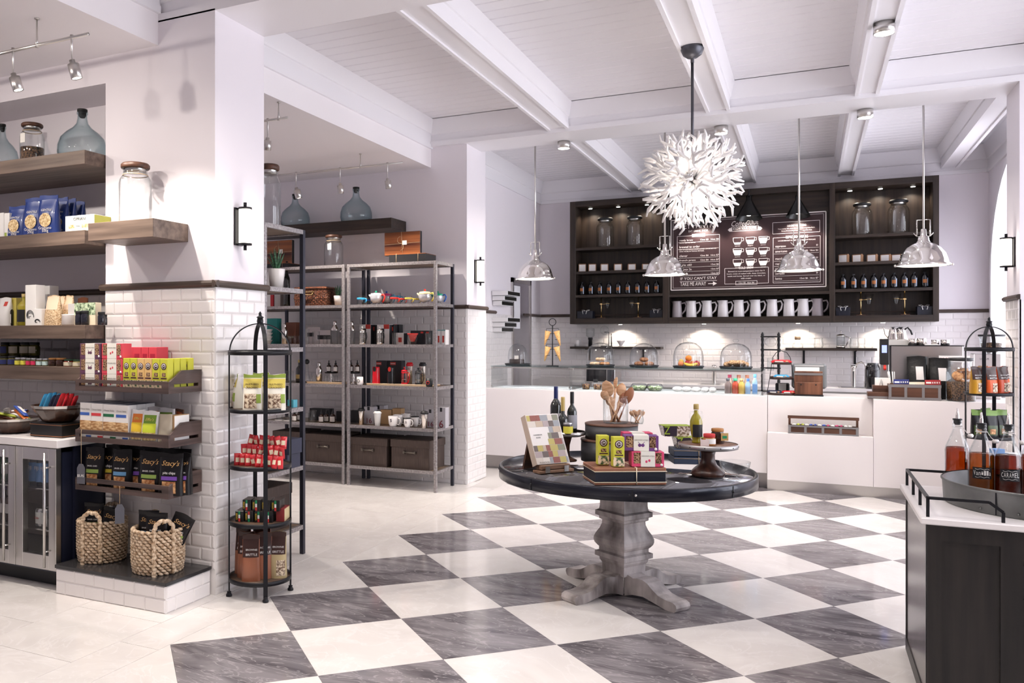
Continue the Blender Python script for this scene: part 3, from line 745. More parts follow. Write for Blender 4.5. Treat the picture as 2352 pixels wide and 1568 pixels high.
for k_, (u, yy) in enumerate(((84, .10), (98, .10), (107, .17))):
    x = xat(u, CY0+yy); r = .03; h = .115
    t = vessel('drink_can', 'tall silver drinks can in the cooler, %s from the left' % ORD[k_], 'can', (x, CY0+yy+r, .331), [(0,0),(r*.85,0),(r,.008),(r,h-.012),(r*.82,h),(0,h)], CAN, None, None, (r+.0008, h*.2, h*.8, .9, C_('purple_label', .22,.14,.40) if k_ == 2 else C_('cola_white', .78,.76,.74)), 'cans in the cooler')
    if k_ == 0: text(t, 'Coke', .04, (0, -r-.003, h*.5), C_('cola_red', .6,.01,.01), shear=.3)
for k_, (u, zz) in enumerate(((-12, .581), (6, .581), (2, .331), (15, .331))):
    x = xat(u, CY0+.13)
    vessel('glass_bottle', 'dark green bottle behind the left cooler door, %s' % ('upper left', 'upper right', 'lower left', 'lower right')[k_], 'bottle', (x, CY0+.16, zz), bottle_prof(.03, .21), GRN if k_ < 2 else mat('cola_glass', (.05,.02,.015), .08, coat=.5), [(.012,.195),(.012,.212),(0,.212)], C_('purple_cap', .15,.05,.25), (.0308, .05, .11, 1.1, C_('small_label', .6,.55,.55)), 'bottles behind the left cooler door')

# bowls of snack bars on the worktop
BOWLW = wood('bowl_wood', (.018,.008,.005), (.075,.032,.018), 'x', .3, coat=.3)
def bowl(label, loc, r, h):
    t = thing('wooden_bowl', label, 'bowl', loc)
    MB().lathe([(0,0),(r*.45,0),(r*.60,h*.08),(r*.92,h*.75),(r,h),(r*.94,h),(r*.86,h*.74),(r*.5,h*.18),(0,h*.14)], 14, sm=False).build('body', BOWLW, t)
    MB().lathe([(r*.925,h*.78),(r*1.012,h*1.0),(r*1.012,h*1.01),(r*.99,h*1.01)], 14, sm=False, a0=0).build('metal_band', STEEL, t)
    return t
def snack_bar(label, loc, L, w, m, rot, group):
    t = thing('snack_bar', label, 'snack', loc, rot, group)
    MB().grid(lambda a, b: Vector(((a-.5)*L, w*.5*math.cos(2*PI*b)*(1-.1*(abs(a-.5) > .45)), .5*w*.5*math.sin(2*PI*b)*(0.12 if abs(a-.5) > .44 else 1))), 9, 9, sm=True).build('wrapper', m, t)
    MB().box(-L*.3, L*.3, -w*.3, w*.3, w*.26, w*.262).build('print', WT, t)
    return t
bz = CZ+.001
p = (xat(130, 3.70), 3.72, bz)
hb = .085
t = carton('riser_box', 'black box with copper edging raising the right bowl', 'box', (p[0]+.01, p[1], bz), .27, .22, hb, C_('black_lacquer', .01,.009,.008,.35)); 
MB().box(-.137, .137, -.112, .112, .006, .010).box(-.137, .137, -.112, .112, hb-.012, hb-.008).build('copper_edge', mat('copper', (.45,.20,.10), .35, metal=.8), t)
bowl('faceted wooden bowl with metal band on the black riser box', (p[0], p[1], bz+hb), .165, .105)
cb = [('sky blue', C_('wrap_sky', .05,.30,.55,.3)), ('dark navy', C_('wrap_navy', .02,.02,.05,.3)), ('bright red', C_('wrap_red', .55,.02,.03,.3))]
rr = random.Random(3)
for k_ in range(12):
    c = cb[0] if k_ < 4 else (cb[1] if k_ < 7 else cb[2])
    snack_bar('%s snack bar standing %s from left in the riser bowl' % (c[0], ORD[k_]), (p[0]-.105+.0185*k_, p[1]-.03+(.05 if k_ % 2 else 0), bz+hb+.115+.008*math.sin(k_)), .12, .04, c[1], (rr.uniform(-.2,.2), -1.15, .25), 'bars in the riser bowl')
p = (xat(18, 3.66), 3.70, bz)
bowl('low faceted wooden bowl at the left edge of the worktop', p, .165, .095)
mix = [C_('wrap_lime', .45,.52,.05,.3), C_('wrap_orange', .65,.16,.03,.3), C_('wrap_brown', .12,.04,.02,.3), C_('wrap_white', .72,.70,.68,.3), C_('wrap_blue2', .05,.10,.40,.3)]
for k_ in range(10):
    a = 2.1*k_
    snack_bar('snack bar lying in the left bowl, %s of the heap' % ORD[k_], (p[0]+.05*math.cos(a)+.02, p[1]+.05*math.sin(a), bz+.085+.006*k_), .13, .042, mix[k_ % 5], (rr.uniform(-.4,.4), rr.uniform(-.5,.5), rr.uniform(-1,1)), 'bars in the left bowl')
# dark panel beside the cooler
struct(MB().box(CX1+.004, -3.962, CY0+.12, YA0-.008, 0, CZ-.05).build('trim_50', DKNAVY))

# platform with baskets
plat = thing('tiled_plinth', 'low white tiled plinth with dark stone top under the baskets', 'plinth')
PX0, PX1, PY0 = -3.955, -3.125, 3.52
MB().box(PX0, PX1, PY0, YA0-.015, 0, .15).build('core', GROUT, plat)
PLTILE = TILE
def plinth_tiles():
    for row, (z0, z1) in enumerate(((.0762, .150), (0, .0762))):
        a = PX0-(TW/2 if row else 0)
        while a < PX1-.005:
            q0, q1 = max(a, PX0), min(a+TW, PX1); w, h = round(q1-q0, 4), round(z1-z0, 4)
            if w > .012:
                m = MB(); g = .0011; b = .006; x, y = w/2-g, h/2-g
                m.add([(-x,0,-y),(x,0,-y),(x,0,y),(-x,0,y),(-x+b,-.006,-y+b),(x-b,-.006,-y+b),(x-b,-.006,y-b),(-x+b,-.006,y-b)], [(0,1,5,4),(1,2,6,5),(2,3,7,6),(3,0,4,7),(4,5,6,7)])
                m.build('wall_tile', PLTILE, plat, ((q0+q1)/2, PY0, (z0+z1)/2))
            a += TW
        a = PY0-(TW/2 if row else 0)
        while a < YA0-.02:
            q0, q1 = max(a, PY0), min(a+TW, YA0-.016); w, h = round(q1-q0, 4), round(z1-z0, 4)
            if w > .012:
                m = MB(); g = .0011; b = .006; x, y = w/2-g, h/2-g
                m.add([(-x,0,-y),(x,0,-y),(x,0,y),(-x,0,y),(-x+b,-.006,-y+b),(x-b,-.006,-y+b),(x-b,-.006,y-b),(-x+b,-.006,y-b)], [(0,1,5,4),(1,2,6,5),(2,3,7,6),(3,0,4,7),(4,5,6,7)])
                m.build('wall_tile', PLTILE, plat, (PX1, (q0+q1)/2, (z0+z1)/2), PI/2)
            a += TW
plinth_tiles()
MB().box(PX0-.002, PX1+.012, PY0-.012, YA0-.014, .150, .170, .002).build('stone_top', C_('dark_stone', .035,.033,.035,.18), plat)
PZ = .1705
WICK = mat('seagrass', (.52,.38,.25), .75, var=((70,70,40), 4, (.33,.21,.12), (.70,.56,.41), .34, .66)); WICKD = C_('basket_dark', .12,.07,.04,.9)
def basket(label, loc, r, h, rz):
    t = thing('seagrass_basket', label, 'basket', loc, rz, 'woven seagrass baskets')
    MB().lathe([(0,.01),(r*.86,.01),(r*.94,h*.3),(r*.97,h*.95),(r*.88,h*.95),(r*.84,.03),(0,.03)], 28).build('lining', WICKD, t)
    m = MB(); rows = 15
    for j in range(rows):
        z = h*(j+.5)/rows; R_ = r*(.92+.09*math.sin(PI*.5*min(1, (j+1)/6)))
        n = 26
        for k_ in range(n):
            a = 2*PI*(k_+.5*(j % 2))/n
            st = len(m.v); m.ball((0,0,0), 1, 8, (2*PI*R_/n*.62, .0165, h/rows*.60))
            m.xf(Matrix.Translation((R_*math.cos(a), R_*math.sin(a), z)) @ Matrix.Rotation(a+PI/2, 4, 'Z') @ Matrix.Rotation(.30, 4, 'Y'), st)
    stuff(m.build('weave', WICK, t))
    for sg in (0, PI):                                             # braided loop handles that run down the sides
        hm = MB(); pts = []
        w2 = .055
        path = [(-w2, 0), (-w2, h*.5), (-w2, h*1.0), (-w2*.85, h*1.14), (-w2*.4, h*1.23), (w2*.4, h*1.23), (w2*.85, h*1.14), (w2, h*1.0), (w2, h*.5), (w2, 0)]
        segs = []
        for a_, b_ in zip(path, path[1:]):
            L = math.hypot(b_[0]-a_[0], b_[1]-a_[1]); n = max(1, round(L/.022))
            for q in range(n): segs.append((a_[0]+(b_[0]-a_[0])*q/n, a_[1]+(b_[1]-a_[1])*q/n, math.atan2(b_[1]-a_[1], b_[0]-a_[0])))
        for q, (xx, zz, an) in enumerate(segs):
            st = len(hm.v); hm.ball((0,0,0), 1, 8, (.020, .013, .012))
            hm.xf(Matrix.Translation((xx, -(r*1.035+.004), zz)) @ Matrix.Rotation(-an+(.5 if q % 2 else -.5), 4, 'Y'), st)
        hm.xf(Matrix.Rotation(sg, 4, 'Z')); stuff(hm.build('handle', WICK, t))
    return t
pB1 = (xat(225, 3.70), 3.735, PZ); pB2 = (xat(352, 3.66), 3.70, PZ)
# chip bags
CHIPK = mat('black_chip_foil', (.007,.006,.007), .33, spec=.4)
SNK = mat('toasted_chips', (.55,.28,.11), .5, var=((50,50,50), 3, (.30,.10,.03), (.72,.42,.20), .38, .62))
def chips(label, loc, w, h, band, rz=0.0, tilt=0.0, seed=0, group=None, sub='BAGEL CHIPS', lean=0.0):
    return pouch('chip_bag', label, 'bag', loc, w, h, .075, CHIPK, rz, group, seed=seed, tilt=tilt, lean=lean, crimp=CHIPK,
        panels=[('chip_photo', SNK, .2, .8, .06, .34), ('flavour_band', band, .15, .85, .37, .46)],
        texts=[("Stacy's", .74, .5, .76, GOLD, .35), (sub, .52, .5, .54, WT)])
LIME, MUST, SKY, PURP = C_('band_lime', .25,.36,.08), C_('band_mustard', .58,.46,.04), C_('band_sky', .12,.28,.48), C_('band_purple', .16,.06,.35)
r1, h1 = .133, .245
basket('seagrass basket of chip bags on the left of the plinth', pB1, r1, h1, .35); basket('seagrass basket of chip bags at the front corner of the plinth', pB2, r1+.004, h1+.002, .95)
bb = [(pB1, -.045, -.01, LIME, .0, .1, 'chip bag upright in the left basket with lime band'), (pB1, .05, .0, LIME, .2, .25, 'chip bag sunk low in the left basket'),
      (pB2, -.06, .0, SKY, .0, .05, 'chip bag with blue band in the right basket'), (pB2, .02, -.03, MUST, .02, .15, 'chip bag with yellow band in the right basket'), (pB2, .07, .03, LIME, .45, .25, 'chip bag leaning out of the right basket')]
for k_, (bp, dx_, dy_, bd, ln, rz_, lb) in enumerate(bb):
    chips(lb, (bp[0]+dx_, bp[1]+dy_, PZ+.135-(.02 if k_ == 1 else 0)), .125, .20, bd, rz_+.25, .08, 40+k_, 'chip bags in the baskets', lean=ln)

# slatted tray shelves on the pilaster
TRW = wood('walnut_tray', (.030,.020,.020), (.115,.075,.065), 'x'); TRWY = wood('walnut_tray_y', (.030,.020,.020), (.115,.075,.065), 'y')
TX0, TX1, TY0 = -3.90, -3.186, 3.611
def slotted(m, x0, x1, zb, zt, y0, y1, s0, s1, sz0, sz1):
    m.box(x0, x1, y0, y1, zb, sz0).box(x0, x1, y0, y1, sz1, zt).box(x0, s0, y0, y1, sz0, sz1).box(s1, x1, y0, y1, sz0, sz1)
TR = []
for zf, zb2, zbk, lb in ((1.253, 1.186, 1.314, 'top slotted walnut tray shelf on the pilaster'), (.956, .885, 1.017, 'middle slotted walnut tray shelf on the pilaster'), (.672, .600, .728, 'bottom slotted walnut tray shelf on the pilaster')):
    t = thing('tray_shelf', lb, 'tray shelf', (0, 0, 0), 0, 'walnut tray shelves')
    m = MB(); slotted(m, TX0, TX1, zb2, zf, TY0, TY0+.014, TX0+.03, TX1-.05, zb2+.030, zb2+.047); m.build('front_board', TRW, t)
    for x in (TX0, TX1-.014):
        m = MB()
        ys, zs0, zs1 = (TY0+.014, YA0-.015), zb2+.034, zb2+.052
        m.prism([(ys[0], zb2), (ys[1], zb2), (ys[1], zs0), (ys[0], zs0)], 'x', x, x+.014)
        m.prism([(ys[0], zs1), (ys[1], zs1), (ys[1], zbk), (ys[0]+.10, zbk), (ys[0], zf)], 'x', x, x+.014)
        m.box(x, x+.014, ys[0], ys[0]+.03, zs0, zs1).box(x, x+.014, ys[1]-.03, ys[1], zs0, zs1)
        m.build('side_board', TRWY, t)
    MB().box(TX0+.014, TX1-.014, TY0+.014, YA0-.014, zb2, zb2+.012).build('tray_bottom', TRW, t)
    MB().box(TX0+.014, TX1-.014, YA0-.026, YA0-.014, zb2+.012, zbk).build('back_board', TRW, t)
    TR.append(zb2+.0125)
# tray 1 goods
FIG, ROSE = C_('fig_card', .12,.045,.09), C_('rose_card', .62,.06,.09); WINP = mat('crisp_window', (.15,.08,.05), .15, var=((150,150,150), 3, (.05,.02,.01), (.42,.26,.15), .4, .6)); SLEEVE = C_('cream_sleeve', .78,.76,.70)
def crisp_box(label, loc, m, rz=0.0, w=.128, d=.075, h=.088, group='fruit crisp boxes', fruit='fig', face='-y'):
    t = carton('crisp_carton', label, 'box', loc, w, d, h, m, rz, group, panels=[('window', WINP, .06, .27, .22, .95), ('window', WINP, .74, .92, .22, .95)])
    MB().box(-w*.22, w*.22, -d/2-.0022, d/2+.0015, -.0002+.001, h+.0012).build('paper_sleeve', SLEEVE, t)
    text(t, 'raincoast crisps', w*.40, (0, -d/2-.0032, h*.74), C_('print_grey', .30,.28,.26))
    m2 = MB()
    if fruit == 'fig': m2.ball((-.008, 0, 0), .009, 10, (1, .12, 1)); m2.ball((.008, 0, 0), .009, 10, (1, .12, 1)); m2.tube([(-.008,0,.008),(-.016,0,.018)], .0012, 5).tube([(.008,0,.008),(.017,0,.018)], .0012, 5)
    else: m2.ball((-.008, 0, -.002), .006, 10, (1, .12, 1.2)); m2.ball((.007, 0, .004), .006, 10, (1, .12, 1.2))
    m2.build('fruit_print', m, t, (0, -d/2-.0024, h*.38))
    round_window(t, w*.42, h*.14, -d/2-.0008, .007, WT, 'round_seal')
    return t
zT = TR[0]; yf = TY0+.02
for lv in range(3):
    x, w = span(182, 231, yf); crisp_box('fig crisp box in the left stack, %s level' % ('bottom','middle','top')[lv], (x, yf+.04, zT+.0895*lv), FIG, w=w*.97)
    x, w = span(232, 281, yf); crisp_box('cherry crisp box in the second stack, %s level' % ('bottom','middle','top')[lv], (x, yf+.04, zT+.0895*lv), ROSE, w=w*.97, fruit='cherry')
for k_, (a, b) in enumerate(((283,306),(305,324),(324,341),(341,360))):
    yy = yf+.15; x, w = span(a, b, yy); h = rise(a, 797, yy, zT)
    carton('red_carton', 'plain raspberry carton at the back of the top tray, %s from left' % ORD[k_], 'box', (x, yy+.05, zT), w*.97, .1, h, ROSE, group='raspberry cartons in the top tray', panels=[('printed_title', C_('rose_dark', .38,.02,.05), .2, .8, .72, .84)])
YG, ORG = C_('yellow_green_card', .56,.55,.05), C_('peach_card', .70,.45,.18); BADGE = C_('badge_maroon', .055,.012,.025); FOOD2 = mat('cracker_photo', (.5,.4,.3), .5, var=((60,60,60), 4, (.05,.10,.04), (.78,.62,.45), .42, .58))
def badge_box(label, loc, w, d, h, m, rz=0.0, group='round-badge cracker cartons', blue=False):
    t = carton('cracker_carton', label, 'box', loc, w, d, h, m, rz, group, panels=[('cracker_photo', FOOD2, 0, 1, .02, .32), ('title_strip', BADGE, .12, .88, .37, .41), ('product_window', WINP, .25, .75, .44, .56)])
    r = w*.36; g = MB().lathe([(r*.72,0),(r,0),(r,.0012),(r*.72,.0012)], 20); g.lathe([(0,0),(r*.62,0),(r*.62,.0010),(0,.0010)], 20); g.xf(Matrix.Translation((0, -d/2, h*.76)) @ Matrix.Rotation(PI/2, 4, 'X')); g.build('round_badge', BADGE, t)
    g = MB().lathe([(r*.60,0),(r*.74,0),(r*.74,.0016),(r*.60,.0016)], 20); g.xf(Matrix.Translation((0, -d/2, h*.76)) @ Matrix.Rotation(PI/2, 4, 'X')); g.build('badge_ring', WT, t)
    text(t, '34', r*.75, (0, -d/2-.0028, h*.76), WT)
    return t
es = [282, 298, 314.5, 331, 348.5, 367, 384.5, 400, 415, 432]
for k_ in range(9):
    yy = yf+.005+(.056*(k_-5) if k_ > 5 else 0); x, w = span(es[k_], es[k_+1], yy); h = rise(es[3], 823, yf, zT); x = min(x, TX1-.016-.0285); w = min(w*.97, .057)
    badge_box('%s badge carton from the left in the top tray' % ORD[k_], (x, yy+.026, zT), w, .05, h, ORG if k_ in (2, 3) else YG)
# tray 2 goods
CHS = C_('cheese_card', .78,.75,.73); STRAW = mat('cheese_straw_photo', (.6,.38,.18), .5, var=((26,60,90), 4, (.36,.17,.06), (.82,.58,.32), .40, .62)); SLATE = C_('box_top_slate', .24,.25,.32)
zT = TR[1]
for row in range(3):
    for k_, (a, b, rb) in enumerate(((183,209,0),(208.5,236,1),(236,266,2),(265,294,0))):
        yy = yf+.003+.075*row; x, w = span(a, b, yf+.003); h = rise(a, 924+k_*2, yf, zT)
        col = [C_('ribbon_blue', .05,.12,.42), C_('ribbon_red', .60,.05,.06), C_('ribbon_green', .02,.14,.06)][rb]
        t = carton('cheese_stick_carton', '%s cheese stick carton from left, %s row' % (ORD[k_], ('front','middle','back')[row]), 'box', (x, yy+.0375, zT), w*.965, .073, h, CHS, group='cheese stick cartons', panels=([('straw_photo', STRAW, .0, 1, .16, .52), ('ribbon', col, .02, .86, .66, .74), ('corner_flash', col, .55, 1, .02, .12)] if row == 0 else ()), texts=([('Cheese Sticks', .8, .48, .83, C_('print_grey', .30,.28,.26))] if row == 0 else ()), top=SLATE)
BAGW = C_('white_bag', .70,.69,.70,.35); COOK = mat('cookie_photo', (.7,.5,.2), .5, var=((70,70,70), 3, (.45,.25,.08), (.85,.68,.35), .4, .6))
for k_, (a, b, vt, m2, m3, nm) in enumerate(((295,326,941,C_('orange_print',.60,.16,.02),C_('yellow_print',.72,.48,.03),'orange'),(320,357,944,C_('green_print',.14,.25,.02),C_('lime_print',.55,.62,.04),'green'))):
    x, w = span(a, b, yf+.005); h = rise(a, vt, yf, zT)
    for row in range(2):
        pouch('cookie_bag', '%s cookie bag, %s' % (nm, ('front of its pair','behind its twin')[row]), 'bag', (x+.04*row, yf+.035+.085*row, zT), w*.95, h+.012*row, .06, BAGW, .1, 'cookie bags in the middle tray', seed=60+k_+row, panels=([('name_oval', m2, .12, .88, .62, .88), ('colour_field', m3, .08, .92, .34, .62), ('cookie_photo', COOK, .08, .92, .1, .34)]), texts=[('Effie’s', .5, .5, .74, YELB, .3)] if row == 0 else ())
KR = mat('almond_paper', (.42,.36,.28), .7); DKBR = C_('dark_choc', .07,.03,.02)
for k_, (a, b, vt, yy) in enumerate(((359,386,952,yf+.01),(378,396,942,yf+.10),(392,414,940,yf+.13))):
    x, w = span(a, b, yy); h = rise(a, vt, yy, zT)
    t = pouch('nut_bag', '%s paper nut bag in the middle tray' % ('front','tall middle','tall rear')[k_], 'bag', (x, yy+.03, zT), w, h, .05, KR if k_ < 1 else DKBR, .1, 'nut bags in the middle tray', seed=70+k_, panels=[] if k_ == 0 else [('name_oval', C_('rust_print', .40,.09,.03) if k_ == 2 else C_('green_print',.14,.25,.02), .15, .85, .6, .92)], texts=[('ALMOND', .8, .5, .28, K)] if k_ == 0 else ())
x, w = span(391, 420, yf+.03); h = rise(400, 951, yf, zT)
carton('display_card_box', 'white fronted display box at the right end of the middle tray', 'box', (TX1-.046, yf+.115, zT), .05, .13, h*.92, CARD, side=WT)
# tray 3 goods
zT = TR[2]
st3 = [(190,227,LIME,'BAGEL CHIPS'),(219,262,MUST,'pita chips'),(252,291,SKY,'BAGEL CHIPS'),(290,319,PURP,'pita chips'),(315,361,LIME,'BAGEL CHIPS'),(361,408,PURP,'pita chips'),(402,428,PURP,'pita chips')]
for k_, (a, b, bd, sb) in enumerate(st3):
    yy = yf+.01+(.055 if k_ in (1, 3) else 0)+(.05 if k_ == 6 else 0); x, w = span(a, b, yy); h = .235
    chips('%s chip bag from the left in the bottom tray' % ORD[k_], (x, yy+.035, zT), min(w, .16), h-(.0 if k_ not in (1,) else .005), bd, .15+.05*(k_ % 2), .0, 80+k_, 'chip bags in the bottom tray', sub=sb)
for k_ in range(5):
    chips('chip bag in the rear row of the bottom tray, %s from the left' % ORD[k_], (TX0+.10+.13*k_, YA0-.085, zT), .135, .235, LIME, .1, -.03, 90+k_, 'rear chip bags in the bottom tray')
# price tags
SLT = C_('slate_tag', .10,.10,.12,.7)
def price_tag(label, top, drop, w, rz, txt):
    t = thing('price_tag', label, 'tag', top, rz)
    MB().tube([(0,0,0),(0.001,-.006,-.01),(0,-.004,-drop)], .0016, 6).build('string', TWINE, t)
    h = w*1.9
    MB().prism([(-w/2,-drop-h),(w/2,-drop-h),(w/2,-drop-.012),(w*.24,-drop+.012),(-w*.24,-drop+.012),(-w/2,-drop-.012)], 'y', -.008, -.004).build('slate', SLT, t)
    if txt: text(t, txt, w*.85, (0, -.0095, -drop-h*.55), WT)
q = onY(187, 985, TY0-.006); price_tag('slate price tag reading $5.95 hanging from the middle tray', (q.x, TY0-.004, TR[1]+.06), .215, .055, .12, '$5.95')
q = onY(274, 1112, TY0-.006); price_tag('blank slate tag hanging from the bottom tray by a string', (q.x, TY0-.004, TR[2]+.034), .115, .052, .9, None)

# extension shelf and its jar on the pilaster, wall lamps
ez = 2.172
tag(MB().box(-3.797, -3.297, 3.61, YA0-.002, ez-.105, ez, .002).build('floating_shelf', SHELFOAK), 'short thick oak shelf on the pilaster carrying one tall empty jar', 'shelf', 'floating oak shelves in the niche')
p = (xat(311, 3.77), 3.77, ez+.0005); big_jar('tall empty jar with wooden lid on the short pilaster shelf', p, 37*mpx(p), 140*mpx(p), 'glass storage jars', tagm=True)
# ================================================================ metal racks in the bay and what stands on them
GALV = mat('galvanised_tube', (.30,.28,.29), .42, metal=.55, var=((60,60,60), 4, (.20,.18,.185), (.42,.39,.39), .3, .7))
DECK = wood('rack_deck', (.10,.065,.045), (.26,.18,.12), 'x')
RZ = [2.245, 1.834, 1.433, 1.021, .615, .204]
def rack(label, x0, x1, y0, y1):
    t = thing('metal_rack', label, 'rack', (x0, y0, 0), 0, 'galvanised racks in the bay'); L, Dp = x1-x0, y1-y0; b = .030
    for x in (0, L-b):
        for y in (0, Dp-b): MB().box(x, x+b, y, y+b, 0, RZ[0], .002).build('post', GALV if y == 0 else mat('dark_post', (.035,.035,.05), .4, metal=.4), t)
    for z in RZ:
        s = MB().box(b, L-b, 0, .026, z-.03, z).box(b, L-b, Dp-.026, Dp, z-.03, z).box(0, .026, b, Dp-b, z-.03, z).box(L-.026, L, b, Dp-b, z-.03, z)
        f_ = s.build('shelf_frame', GALV, t)
        MB().box(.026, L-.026, .026, Dp-.026, z-.022, z-.004).build('shelf_deck', DECK, t)
    return t
RY0, RY1 = 7.43, 7.89
R3a, R3b, R2a, R2b = -4.215, -3.222, -5.255, -4.245
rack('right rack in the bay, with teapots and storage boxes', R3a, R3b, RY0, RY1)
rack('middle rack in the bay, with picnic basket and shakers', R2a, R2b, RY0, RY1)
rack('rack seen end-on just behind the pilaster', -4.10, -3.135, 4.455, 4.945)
def rp(u, lvl, y=7.52): return (xat(u, y), y, RZ[lvl]-.0035)
def rw(uL, uR, y=7.50): return span(uL, uR, y)
def rh(u, v, lvl, y=7.50): return max(.015, onY(u, v, y).z-(RZ[lvl]-.0035))
TEAL, WGLZ = C_('teal_card', .02,.22,.20), C_('white_glaze', .82,.78,.76,.2)
SSTEEL = mat('shiny_steel', (.72,.68,.64), .14, metal=1.0)
def rcarton(name, label, uL, uR, vT, lvl, m, y=7.62, d=.09, panels=(), texts=(), group=None, side=None, top=None):
    x, w = span(uL, uR, y); z = RZ[lvl]-.0035; h = max(.02, onY((uL+uR)/2, vT, y).z-z)
    return carton(name, label, 'box', (x, y+d/2, z), w, d, h, m, 0, group, panels, texts, side, top)
# succulents
LEAF = mat('succulent_leaf', (.03,.10,.05), .35, var=((30,30,120), 2, (.012,.05,.025), (.07,.18,.09), .4, .6))
def succulent(label, loc, r, h, group='potted succulents'):
    t = thing('potted_succulent', label, 'plant', loc, 0, group)
    MB().lathe([(0,0),(r*.72,0),(r,h*.48),(r*.98,h*.49),(r*.9,h*.49),(r*.86,h*.42),(0,h*.42)], 20).build('pot', WGLZ, t)
    rn = random.Random(int(h*1e4))
    for k in range(15):
        a = 2.4*k; tl = .15+.055*k*.6; L = h*(.62-.014*k)
        pts = [(0,0,h*.42)]+[Vector((math.cos(a)*L*math.sin(tl)*q, math.sin(a)*L*math.sin(tl)*q, h*.42+L*math.cos(tl)*q)) for q in (.35, .7, 1)]
        MB().tube(pts, [r*.17, r*.19, r*.12, .001], 5, flat=(1, .6)).build('leaf', LEAF, t)
    return t
p = (xat(631, 4.70), 4.72, RZ[1]-.0035); succulent('spiky succulent in white pot on the end-on rack', p, 20*mpx(p), 92*mpx(p))
p = rp(777, 1, 7.60); succulent('small succulent in white pot beside the picnic basket', p, 11*mpx(p), 48*mpx(p)*1.0)
p = (xat(618, 4.70), 4.70, RZ[0]-.0035); big_jar('tall empty jar on top of the end-on rack', p, 27*mpx(p), 146*mpx(p), 'glass storage jars')
# end-on rack lower shelves
def ep(u, lvl, y): return (xat(u, y), y, RZ[lvl]-.0035)
carton('turquoise_box', 'small turquoise box on the end-on rack', 'box', (xat(668, 4.84), 4.86, RZ[3]-.0035), .05, .05, .055, C_('turquoise', .10,.42,.52))
NAVYB = C_('navy_box', .03,.035,.07)
for k, (u, z) in enumerate(((641, RZ[4]-.0035), (645, RZ[4]+.098))):
    carton('glass_gift_box', 'navy gift box with wine glass outline, %s one' % ('lower', 'upper')[k], 'box', (xat(u, 4.74), 4.80, z), .16, .16, .10, NAVYB, group='navy glassware boxes', side=NAVYB, texts=[('wine', .2, .7, .4, WT)])
for k in range(3):
    m = MB(); m.grid(lambda a, b: Vector(((a-.5)*.22, (b-.5)*.17, .012+.006*math.sin(5*a+k)+.004*math.cos(7*b))), 8, 6); m.grid(lambda a, b: Vector(((a-.5)*.22, (b-.5)*.17, 0)), 2, 2)
    tag(m.build('folded_napkin', C_('linen', .52,.45,.40,.9), None, (-3.30-.02*k, 4.72, RZ[4]-.003+.014*k-.0), .1*k), 'folded linen napkin on the end-on rack, %s layer' % ('lowest','middle','top')[k], 'napkin', 'folded napkins')
STORE = mat('storage_box_weave', (.060,.040,.033), .7, var=((260,260,8), 2, (.040,.026,.022), (.085,.058,.048), .3, .7)); 
def storage(label, loc, w, d, h, handle=True):
    t = thing('storage_box', label, 'box', loc, 0, 'brown lidded storage boxes')
    MB().box(-w/2+.008, w/2-.008, -d/2+.008, d/2-.008, 0, h-.002, .002).build('body', STORE, t)
    m = MB(); m.box(-w/2, w/2, -d/2, d/2, h-.075, h, .003); m.build('lid', STORE, t)
    if handle:
        hm = MB().tube([(-.055, -d/2-.012, h*.58), (.055, -d/2-.012, h*.58)], .006, 8).box(-.07, -.05, -d/2-.016, -d/2+.009, h*.58-.012, h*.58+.012).box(.05, .07, -d/2-.016, -d/2+.009, h*.58-.012, h*.58+.012)
        hm.build('handle', mat('antique_pewter', (.20,.18,.15), .3, metal=1.0), t)
    return t
storage('storage box on the lowest shelf of the end-on rack', (-3.40, 4.70, RZ[5]-.003), .40, .36, .30, False)
for lb, a, b, vt, zf in (('storage box at the left of the middle rack', 625, 692, 990, 1), ('storage box at the right of the middle rack', 699, 785, 997, 1), ('storage box at the left of the right rack', 801, 888, 1005, 1), ('storage box at the right end of the right rack', 896, 986, 1010, 1)):
    y = 7.455; x, w = span(a, b, y); h = onY((a+b)/2, vt, y).z-RZ[5]
    storage(lb, (x, y+.205, RZ[5]-.003), w, .40, h)
# rack tops: rosewood boxes tied with twine and big jar
ROSEW = wood('rosewood', (.05,.012,.006), (.36,.12,.04), 'x', .3, .5); BLKB = C_('black_case', .012,.012,.014,.45)
def tied_box(label, loc, w, d, h, upright, rz=0.0, tw=True):
    t = thing('rosewood_box', label, 'box', loc, rz, 'rosewood gift boxes')
    if upright:
        MB().box(-w/2, w/2, -d/2+.006, d/2, 0, h, .002).build('case', BLKB, t); MB().box(-w/2, w/2, -d/2, -d/2+.0058, .003, h-.003, .002).build('wood_face', ROSEW, t); y = -d/2-.002
        m = MB().tube([(w*.02, y, 0), (-w*.02, y, h)], .0018, 6).tube([(-w/2, y, h*.47), (w/2, y, h*.52)], .0018, 6)
        for s in (-1, 1): m.tube([(0, y, h*.5)]+[(s*.035*math.sin(a)-.015, y-.006, h*.5+.035*(1-math.cos(a))*(1 if s < 0 else -1)) for a in (.6, 1.3, 2.0, 2.7, 3.14)], .0018, 6)
        m.build('twine', TWINE, t)
        MB().box(.005, .055, y-.004, y-.003, h*.44, h*.62).build('paper_tag', TAGC, t)
    else:
        MB().box(-w/2, w/2, -d/2, d/2, .006, h-.006).build('case', BLKB, t); MB().box(-w/2, w/2, -d/2, d/2, h-.0058, h, .001).build('wood_lid', ROSEW, t); MB().box(-w/2, w/2, -d/2, d/2, 0, .0058, .001).build('wood_base', ROSEW, t)
        if tw:
            m = MB()
            for xx in (-w*.3, w*.3): m.tube([(xx, -d/2-.002, 0), (xx, -d/2-.002, h+.001), (xx, d/2, h+.001)], .0018, 6)
            m.build('twine', TWINE, t)
    return t
x, w = span(870, 987, 7.50)
